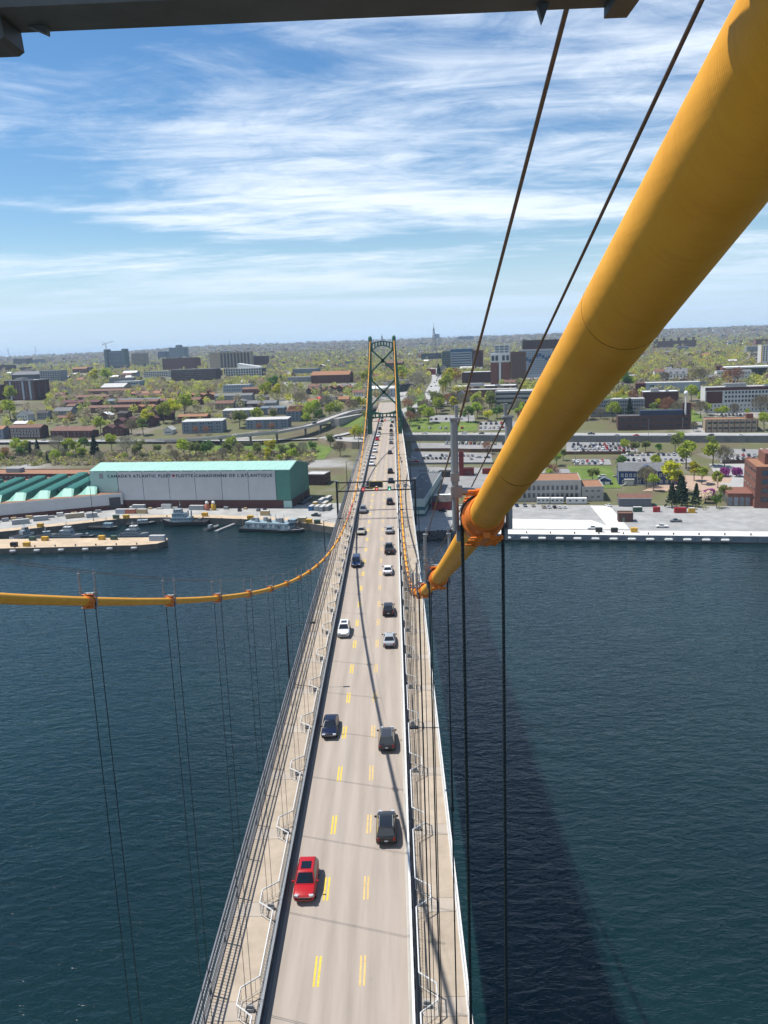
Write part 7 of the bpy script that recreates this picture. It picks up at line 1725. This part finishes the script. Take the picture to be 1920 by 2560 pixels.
for kind, x, y, s, lab in [
    ('yellow', 164, 478, 1.35, 'bright yellow-green tree in front of the blue house corner'), ('yellow', 188.6, 508, .85, 'small yellow-green tree right of the blue house'), ('spring', 195, 541, 1.45, 'large fresh green tree behind the right end of the blue house'), ('spring', 214, 545, 1.2, 'fresh green tree left of the flagpoles car park'), ('bare', 218, 536, 1.1, 'leafless brown tree beside the magenta shrubs'),
    ('conifer', 153, 441, .95, 'dark conifer, left one of three behind the jetty'), ('conifer', 159, 443, 1.1, 'dark conifer, middle one of three behind the jetty'), ('conifer', 165.5, 440, .85, 'dark conifer, right one of three behind the jetty'), ('conifer', 161, 452, 1.0, 'dark conifer standing behind the other three'),
    ('magenta', 210, 516, 1.0, 'magenta shrub, left one beside the brick office court'), ('magenta', 217, 514, 1.1, 'magenta shrub, right one beside the brick office court'), ('magenta', 179, 457, 1.1, 'small magenta shrub in front of the brick office wing'), ('pink', 174, 449, 1.1, 'pale pink blossoming tree right of the dark conifers'), ('pink', 170, 470, .8, 'pale pink blossoming tree on the brick terrace'), ('rust', 172, 486, .7, 'reddish tree on the brick terrace'),
    ('bare', 156, 497, 1.0, 'leafless tree in front of the blue house'), ('olive', 128, 516, .8, 'olive tree beside the small blue shed'), ('olive', 186, 452, .7, 'olive shrub tree beside the brick office wing'), ('green', 175, 436, .6, 'low green tree at the jetty fence'), ('spring', 100, 514, .7, 'fresh green tree behind the orange-roofed workshop'), ('rust', 104, 520, .9, 'reddish tree behind the orange-roofed workshop'), ('rust', 74, 622, .75, 'reddish tree by the car park beside the bridge'),
    ('spring', 170, 596, .8, 'fresh green tree on the wall below the full car park'), ('olive', 178, 598, .8, 'olive tree on the bank behind the blue house'), ('olive', 186, 600, .7, 'second olive tree on the bank behind the blue house'), ('olive', 206, 596, .9, 'olive tree on the bank left of the retaining wall foot'), ('green', 194, 594, .6, 'green shrub tree on the bank behind the blue house'), ('spring', 212, 606, .9, 'fresh green tree at the foot of the retaining wall'),
    ('rust', 18.5, 735, 1.0, 'rust-red tree on the lawn right of the far tower'), ('bare', 25, 745, .7, 'small leafless tree on the lawn right of the far tower'), ('rust', 18, 793, 1.1, 'rust-brown tree at the boulevard fork'), ('grey', 22, 806, 1.0, 'leafless grey tree at the boulevard fork'), ('green', 30, 800, .6, 'clipped green bush at the boulevard fork'), ('grey', 32, 934, 1.7, 'big leafless grey tree on the boulevard median'), ('conifer', 29, 926, .6, 'small dark conifer under the big leafless median tree'),
    ('olive', 44, 812, 1.15, 'olive tree at the near end of the row beside the boulevard'), ('olive', 50, 811, 1.1, 'second olive tree of the row beside the boulevard'), ('rust', 57, 808, 1.0, 'rust tree of the row beside the boulevard'), ('spring', 58, 900, 1.2, 'fresh green tree, nearest of the tall green row by the boulevard'), ('spring', 63, 935, 1.3, 'fresh green tree, second of the tall green row by the boulevard'), ('yellow', 67, 972, 1.4, 'yellow-green tree, third of the tall green row by the boulevard'), ('yellow', 73, 1006, 1.5, 'yellow-green tree, farthest of the tall green row by the boulevard'), ('rust', 82, 1030, 1.4, 'dark red tree beyond the tall green row by the boulevard'),
    ('spring', 81, 790, 1.0, 'fresh green tree on the bank below the chapel'), ('yellow', 86, 792, .9, 'yellow-green tree on the bank below the hospital'), ('olive', 95, 786, 1.2, 'olive tree left of the grey concrete office'), ('bare', 72, 798, 1.1, 'leafless tree in front of the chapel'), ('bare', 63, 822, .9, 'leafless tree behind the olive row'), ('conifer', 70, 1200, 1.2, 'dark conifer at the head of the boulevard'),
    ('green', 247, 872, 1.2, 'mid-green tree left of the white mansion'), ('spring', 252, 880, 1.0, 'fresh green tree beside the mid-green one by the mansion'), ('bare', 324, 876, 1.5, 'big leafless tree on the lawn right of the mansion'), ('bare', 300, 915, 1.0, 'leafless tree left of the mansion front'), ('rust', 352, 876, 1.2, 'reddish bare tree left of the black hall'), ('rust', 360, 872, 1.3, 'reddish bare tree in front of the black hall'), ('yellow', 378, 862, .7, 'small yellow-green tree before the black hall'), ('bare', 260, 696, 1.15, 'leafless tree between the radar mast and the white office'), ('bare', 308, 692, 1.4, 'leafless tree at the right edge before the white office'), ('spring', 290, 644, 1.0, 'fresh green tree at the right edge beside the beige block'), ('bare', 240, 655, .6, 'small leafless tree by the radar mast'),
    ('grey', -280, 696, 1.3, 'pale leafless tree, left one of a pair on the slope above the warehouse'), ('spring', -271, 694, 1.2, 'pale spring tree, right one of a pair on the slope above the warehouse'), ('conifer', -246.5, 688, 1.3, 'dark conifer standing alone on the left slope'), ('grey', -217, 680, 1.3, 'pale leafless tree right of the lone conifer'), ('olive', -205, 676, 1.0, 'olive tree on the slope behind the fleet building left end'), ('spring', -165, 662, 1.2, 'fresh green tree behind the fleet building roof'), ('olive', -155, 660, 1.1, 'olive tree behind the fleet building roof'), ('green', -146, 660, 1.0, 'mid-green tree behind the fleet building roof'), ('olive', -131, 660, .9, 'olive tree right of the green ones behind the fleet building'), ('bare', -120, 658, .9, 'leafless tree behind the fleet building roof'), ('yellow', -93.9, 656, 1.1, 'round yellow-green tree behind the fleet building roof'), ('olive', -105, 656, .8, 'olive tree left of the round yellow-green tree'), ('grey', -68, 650, .8, 'leafless grey tree right of the round yellow-green tree'), ('olive', -48, 676, .8, 'olive tree under the curved wall'), ('bare', -38, 640, 1.0, 'leafless tree between the brick office and the bridge'),
    ('yellow', -29, 694, .95, 'yellow-green bush in the street loop, left one'), ('spring', -24, 690, .9, 'fresh green bush in the street loop, right one'), ('spring', -457, 1000, 1.6, 'fresh green tree at far left below the balcony block'), ('spring', -403, 880, 1.7, 'large fresh green tree at far left above the shore street'), ('spring', -274, 784, 1.1, 'fresh green tree beside the four brown-roofed townhouses'), ('yellow', -235, 803, 1.3, 'yellow-green tree right of the maroon gables'), ('spring', -221, 812, 1.5, 'fresh green tree, left one of the big green trio above the grey row'), ('yellow', -213, 824, 1.6, 'yellow-green tree, middle one of the big green trio above the grey row'), ('spring', -208, 845, 1.7, 'fresh green tree, right one of the big green trio above the grey row'), ('olive', -139, 771, 1.3, 'olive tree between the two blue-grey rows'), ('olive', -228, 765, 1.2, 'olive tree above the start of the ramp'), ('bare', -240, 770, 1.2, 'leafless tree above the start of the ramp'),
    ('spring', -135, 920, 1.4, 'fresh green tree, left one above the middle houses'), ('yellow', -123, 915, 1.3, 'yellow-green tree, right one above the middle houses'), ('green', -148, 1066, 1.5, 'mid-green tree behind the middle houses'), ('spring', -72, 796, 1.3, 'fresh green tree right of the condominium'), ('spring', -77, 784, 1.0, 'fresh green tree below the condominium'), ('spring', -31, 821, .9, 'round fresh green tree just left of the far tower'), ('grey', -62, 824, 1.3, 'leafless grey tree at the top of the ramp'), ('bare', -90, 846, 1.3, 'leafless tree left of the red-roofed house'), ('spring', -30, 1090, 1.6, 'fresh green tree left of the tower at mid height'), ('spring', 18, 1168, 1.6, 'fresh green tree right of the tower at mid height'), ('yellow', 17, 1120, 1.2, 'yellow-green tree right of the tower above the dark row'), ('spring', -478, 1414, 2.0, 'fresh green tree in the left park'), ('yellow', -487, 1376, 2.0, 'yellow-green tree in the left park'),
    ('rust', -176, 752, .6, 'reddish shrub before the blue-grey row above the ramp'), ('rust', -166, 750, .6, 'second reddish shrub before the blue-grey row above the ramp'), ('rust', -118, 750, .6, 'reddish shrub before the blue-grey row nearest the ramp'), ('rust', -106, 748, .6, 'second reddish shrub before the blue-grey row nearest the ramp')]:
    tree(kind, x, y, lab, s * 1.18)
KINDS_ = ['bare'] * 3 + ['grey'] * 3 + ['olive'] * 5 + ['spring'] * 7 + ['yellow'] * 2 + ['rust'] * 1 + ['green'] * 1 + ['conifer'] * 1
cand = []
tries = 0
TGRID = {(int(a // 5.5), int(c // 5.5)) for a, c, q in TREES}
while len(cand) < 2300 and tries < 60000:
    tries += 1
    y = rnd.uniform(690, 1450); x = rnd.uniform(-.5, .5) * y
    if y + .22 * x < 745: continue
    if x < -40 and y < 1060 and rnd.random() < .62: continue
    if not free(x, y, 2.0): continue
    g_ = (int(x // 5.5), int(y // 5.5))
    if any((g_[0] + i, g_[1] + j) in TGRID for i in (-1, 0, 1) for j in (-1, 0, 1)): continue
    TGRID.add(g_); cand.append((x, y))
bank_trees = []
for _ in range(4000):
    x = rnd.uniform(-372, -52); s_ = rnd.uniform(606, 660); y = s_ - .22 * x
    g_ = (int(x // 5.5), int(y // 5.5))
    if (g_ in TGRID) or not free(x, y, .5) or len(bank_trees) > 64: continue
    TGRID.add(g_); bank_trees.append((x, y))
shore_trees = []
for _ in range(3000):
    x = rnd.uniform(60, 290); y = rnd.uniform(480, 640)
    g_ = (int(x // 5.5), int(y // 5.5))
    if any((g_[0] + i, g_[1] + j) in TGRID for i in (-1, 0, 1) for j in (-1, 0, 1)) or not free(x, y, .5) or len(shore_trees) > 26: continue
    TGRID.add(g_); shore_trees.append((x, y))
cand.sort(key=lambda p: p[1] + abs(p[0]) * .2)
nn = 300 - len(TREES) - len(bank_trees) - len(shore_trees)
indiv = bank_trees + shore_trees + cand[:nn]; rest = cand[nn:]
byl = {}
for x, y in indiv:
    k = rnd.choice(KINDS_)
    zone = 'on the bank above the dockyard' if y + .22 * x < 661 and x < 0 else 'between the car parks and the shore' if y < 645 and x > 0 else 'left of the bridge' if x < -150 else 'beside the ramp' if x < -30 else 'behind the far tower' if x < 60 else 'right of the boulevard' if x < 220 else 'at the far right'
    lab = '%s tree %s' % (NAMES[k].replace(' conifer', ' coniferous'), zone)
    byl.setdefault(lab, []).append((x, tree(k, x, y, lab, rnd.uniform(.85, 1.4) if y > 700 else rnd.uniform(.5, 1.0))))
for lab, lst in byl.items():
    if 1 < len(lst) <= 30:
        for i, (x, o) in enumerate(sorted(lst, key=lambda q: q[0])): o['label'] = lab + ', %s of its kind from left' % ORD[i]
# ---- everything farther off reads as woodland
tm = bpy.data.materials.new('woodland_leaf'); tm.use_nodes = True; nt_ = tm.node_tree; b_ = nt_.nodes['Principled BSDF']
b_.inputs['Roughness'].default_value = .8; b_.inputs['Specular IOR Level'].default_value = .15
at = nt_.nodes.new('ShaderNodeAttribute'); at.attribute_name = 'tint'
crr = nt_.nodes.new('ShaderNodeValToRGB'); els = crr.color_ramp.elements
stops = [(0, (.25, .20, .155)), (.28, (.33, .28, .21)), (.45, (.30, .28, .155)), (.58, (.29, .305, .12)), (.78, (.40, .43, .11)), (.93, (.54, .50, .09)), (.97, (.26, .14, .095)), (1.0, (.055, .08, .05))]
while len(els) < len(stops): els.new(.5)
for e, (p, c) in zip(els, stops): e.position = p; e.color = (*c, 1)
nt_.links.new(at.outputs['Fac'], crr.inputs[0])
g_ = nt_.nodes.new('ShaderNodeNewGeometry'); hs_ = nt_.nodes.new('ShaderNodeHueSaturation'); mr_ = nt_.nodes.new('ShaderNodeMapRange'); mr_.inputs['To Min'].default_value = .75; mr_.inputs['To Max'].default_value = 1.25
nt_.links.new(g_.outputs['Random Per Island'], mr_.inputs['Value']); nt_.links.new(mr_.outputs[0], hs_.inputs['Value']); nt_.links.new(crr.outputs[0], hs_.inputs['Color']); nt_.links.new(hs_.outputs[0], b_.inputs['Base Color'])
tr_ = nt_.nodes.new('ShaderNodeBsdfTranslucent'); nt_.links.new(hs_.outputs[0], tr_.inputs['Color']); mx_ = nt_.nodes.new('ShaderNodeMixShader'); mx_.inputs[0].default_value = .4
nt_.links.new(b_.outputs[0], mx_.inputs[1]); nt_.links.new(tr_.outputs[0], mx_.inputs[2]); nt_.links.new(mx_.outputs[0], nt_.nodes['Material Output'].inputs['Surface'])
blk = np.array([(a, c, q) for a, c, q in TREE_BLOCK if c > 700])
def scatter(n, y0, y1, pw, r0, r1, ncard, card, name, label, tall=1.0, bias=0.0):
    xs, ys_, rs = [], [], []
    k = 0
    while len(xs) < n and k < n * 6:
        k += 1
        y = y0 + (y1 - y0) * rnd.random() ** pw; x = rnd.uniform(-.53, .53) * y
        if y < 2700 and len(blk) and (((blk[:, 0] - x) ** 2 + (blk[:, 1] - y) ** 2) < (blk[:, 2] + 1) ** 2).any(): continue
        xs.append(x); ys_.append(y); rs.append(rnd.uniform(r0, r1))
    n = len(xs); xs, ys_, rs = map(np.array, (xs, ys_, rs)); zs = np.array([T(a, c) for a, c in zip(xs, ys_)])
    idx = np.repeat(np.arange(n), ncard); v = nrg.normal(size=(n * ncard, 3)); v /= np.linalg.norm(v, axis=1, keepdims=True)
    kk = nrg.random(n * ncard)[:, None] ** .4; v *= kk
    R_ = rs[idx]; c = np.stack([xs[idx] + v[:, 0] * R_, ys_[idx] + v[:, 1] * R_, zs[idx] + R_ * (1.15 + v[:, 2] * 1.0) * tall], 1)
    tint = np.clip(nrg.beta(1.45, 1.05, n) + bias + .12 * np.sin(xs / 90.0) * np.cos(ys_ / 140.0), 0, .95); cf = nrg.random(n); tint[cf < .04] = 1.0; tint[(cf > .04) & (cf < .06)] = .97
    q = quads(c, R_ * card)
    return tag(link(name, quad_mesh(name, q, [tm], tint[idx]), None), label, 'woodland', None, 'stuff')
if rest:
    ncard = 90; xs = np.array([p[0] for p in rest]); ys_ = np.array([p[1] for p in rest]); n = len(rest); rs = nrg.uniform(2.8, 5.0, n); zs = np.array([T(*p) for p in rest])
    idx = np.repeat(np.arange(n), ncard); v = nrg.normal(size=(n * ncard, 3)); v /= np.linalg.norm(v, axis=1, keepdims=True); v *= nrg.random(n * ncard)[:, None] ** .4; R_ = rs[idx]
    c = np.stack([xs[idx] + v[:, 0] * R_, ys_[idx] + v[:, 1] * R_, zs[idx] + R_ * (1.3 + v[:, 2])], 1)
    tag(link('town_trees', quad_mesh('town_trees', quads(c, R_ * .19), [tm], nrg.beta(1.45, 1.05, n)[idx]), None), 'many small spring trees filling the gaps between the houses', 'trees', None, 'stuff')
scatter(6000, 1150, 2300, 1.2, 2.4, 4.6, 46, .22, 'woodland', 'leafy belt of street trees across the middle of the town', bias=.02)
scatter(5400, 2200, 4200, 1.2, 4.0, 6.8, 22, .32, 'far_woodland', 'hazy belt of trees behind the town', bias=-.08)
scatter(3800, 4000, 7900, 1.0, 9, 17, 12, .34, 'hill_woodland', 'brown and blue-green woods on the far ridge', tall=.4, bias=-.42)
# undergrowth on the bank above the dockyard and hedges
def shrubs(n, fn, name, label, r0=1.0, r1=2.8, bias=-.05):
    P_ = [fn() for _ in range(n)]; P_ = [p for p in P_ if p is not None]; n = len(P_); rs = nrg.uniform(r0, r1, n); ncard = 16; idx = np.repeat(np.arange(n), ncard)
    v = nrg.normal(size=(n * ncard, 3)); v /= np.linalg.norm(v, axis=1, keepdims=True); R_ = rs[idx]; A = np.array(P_)[idx]
    c = np.stack([A[:, 0] + v[:, 0] * R_, A[:, 1] + v[:, 1] * R_, A[:, 2] + R_ * (.5 + v[:, 2] * .6)], 1)
    tag(link(name, quad_mesh(name, quads(c, R_ * .3), [tm], np.clip(nrg.beta(1.3, 1.5, n) + bias, 0, .9)[idx]), None), label, 'shrubs', None, 'stuff')
def bank():
    x = rnd.uniform(-360, -58); s = rnd.uniform(598, 652) ; y = s - .22 * x
    if noise.noise(Vector((x / 14, y / 14, 1))) < -.12: return None
    return (x, y, T(x, y))
shrubs(2600, bank, 'undergrowth', 'tangled brown and green undergrowth on the bank above the dockyard')
def hedge():
    x = rnd.uniform(14, 74); return (x, 711 - .29 * x + rnd.uniform(-2, 2), T(x, 711 - .29 * x))
shrubs(170, hedge, 'hedge', 'ragged brown hedge along the embanked street beside the bridge', .7, 1.3)
def court():
    x = rnd.uniform(160, 226); y = rnd.uniform(428, 505) - .18 * (x - 160)
    if (x > 182 and y < 462) or (x < 181 and y > 484): return None
    return (x, y, 3.5)
shrubs(120, court, 'garden_shrubs', 'garden shrubs around the brick office court', .6, 1.5, .05)
# ------------------------------------------------------------------ sea haze
hm = bpy.data.materials.new('haze'); hm.use_nodes = True
nt = hm.node_tree; nt.nodes.remove(nt.nodes['Principled BSDF'])
pv = nt.nodes.new('ShaderNodeVolumePrincipled')
pv.inputs['Color'].default_value = (0.56, 0.76, 1.0, 1)
pv.inputs['Density'].default_value = 0.00006
nt.links.new(pv.outputs[0], nt.nodes['Material Output'].inputs['Volume'])
hz = MB().box((0, 6800, 72.5), (22000, 15200, 157)).build('haze', hm)
tag(hz, 'thin blue haze over the harbour and town', None, None, 'stuff')
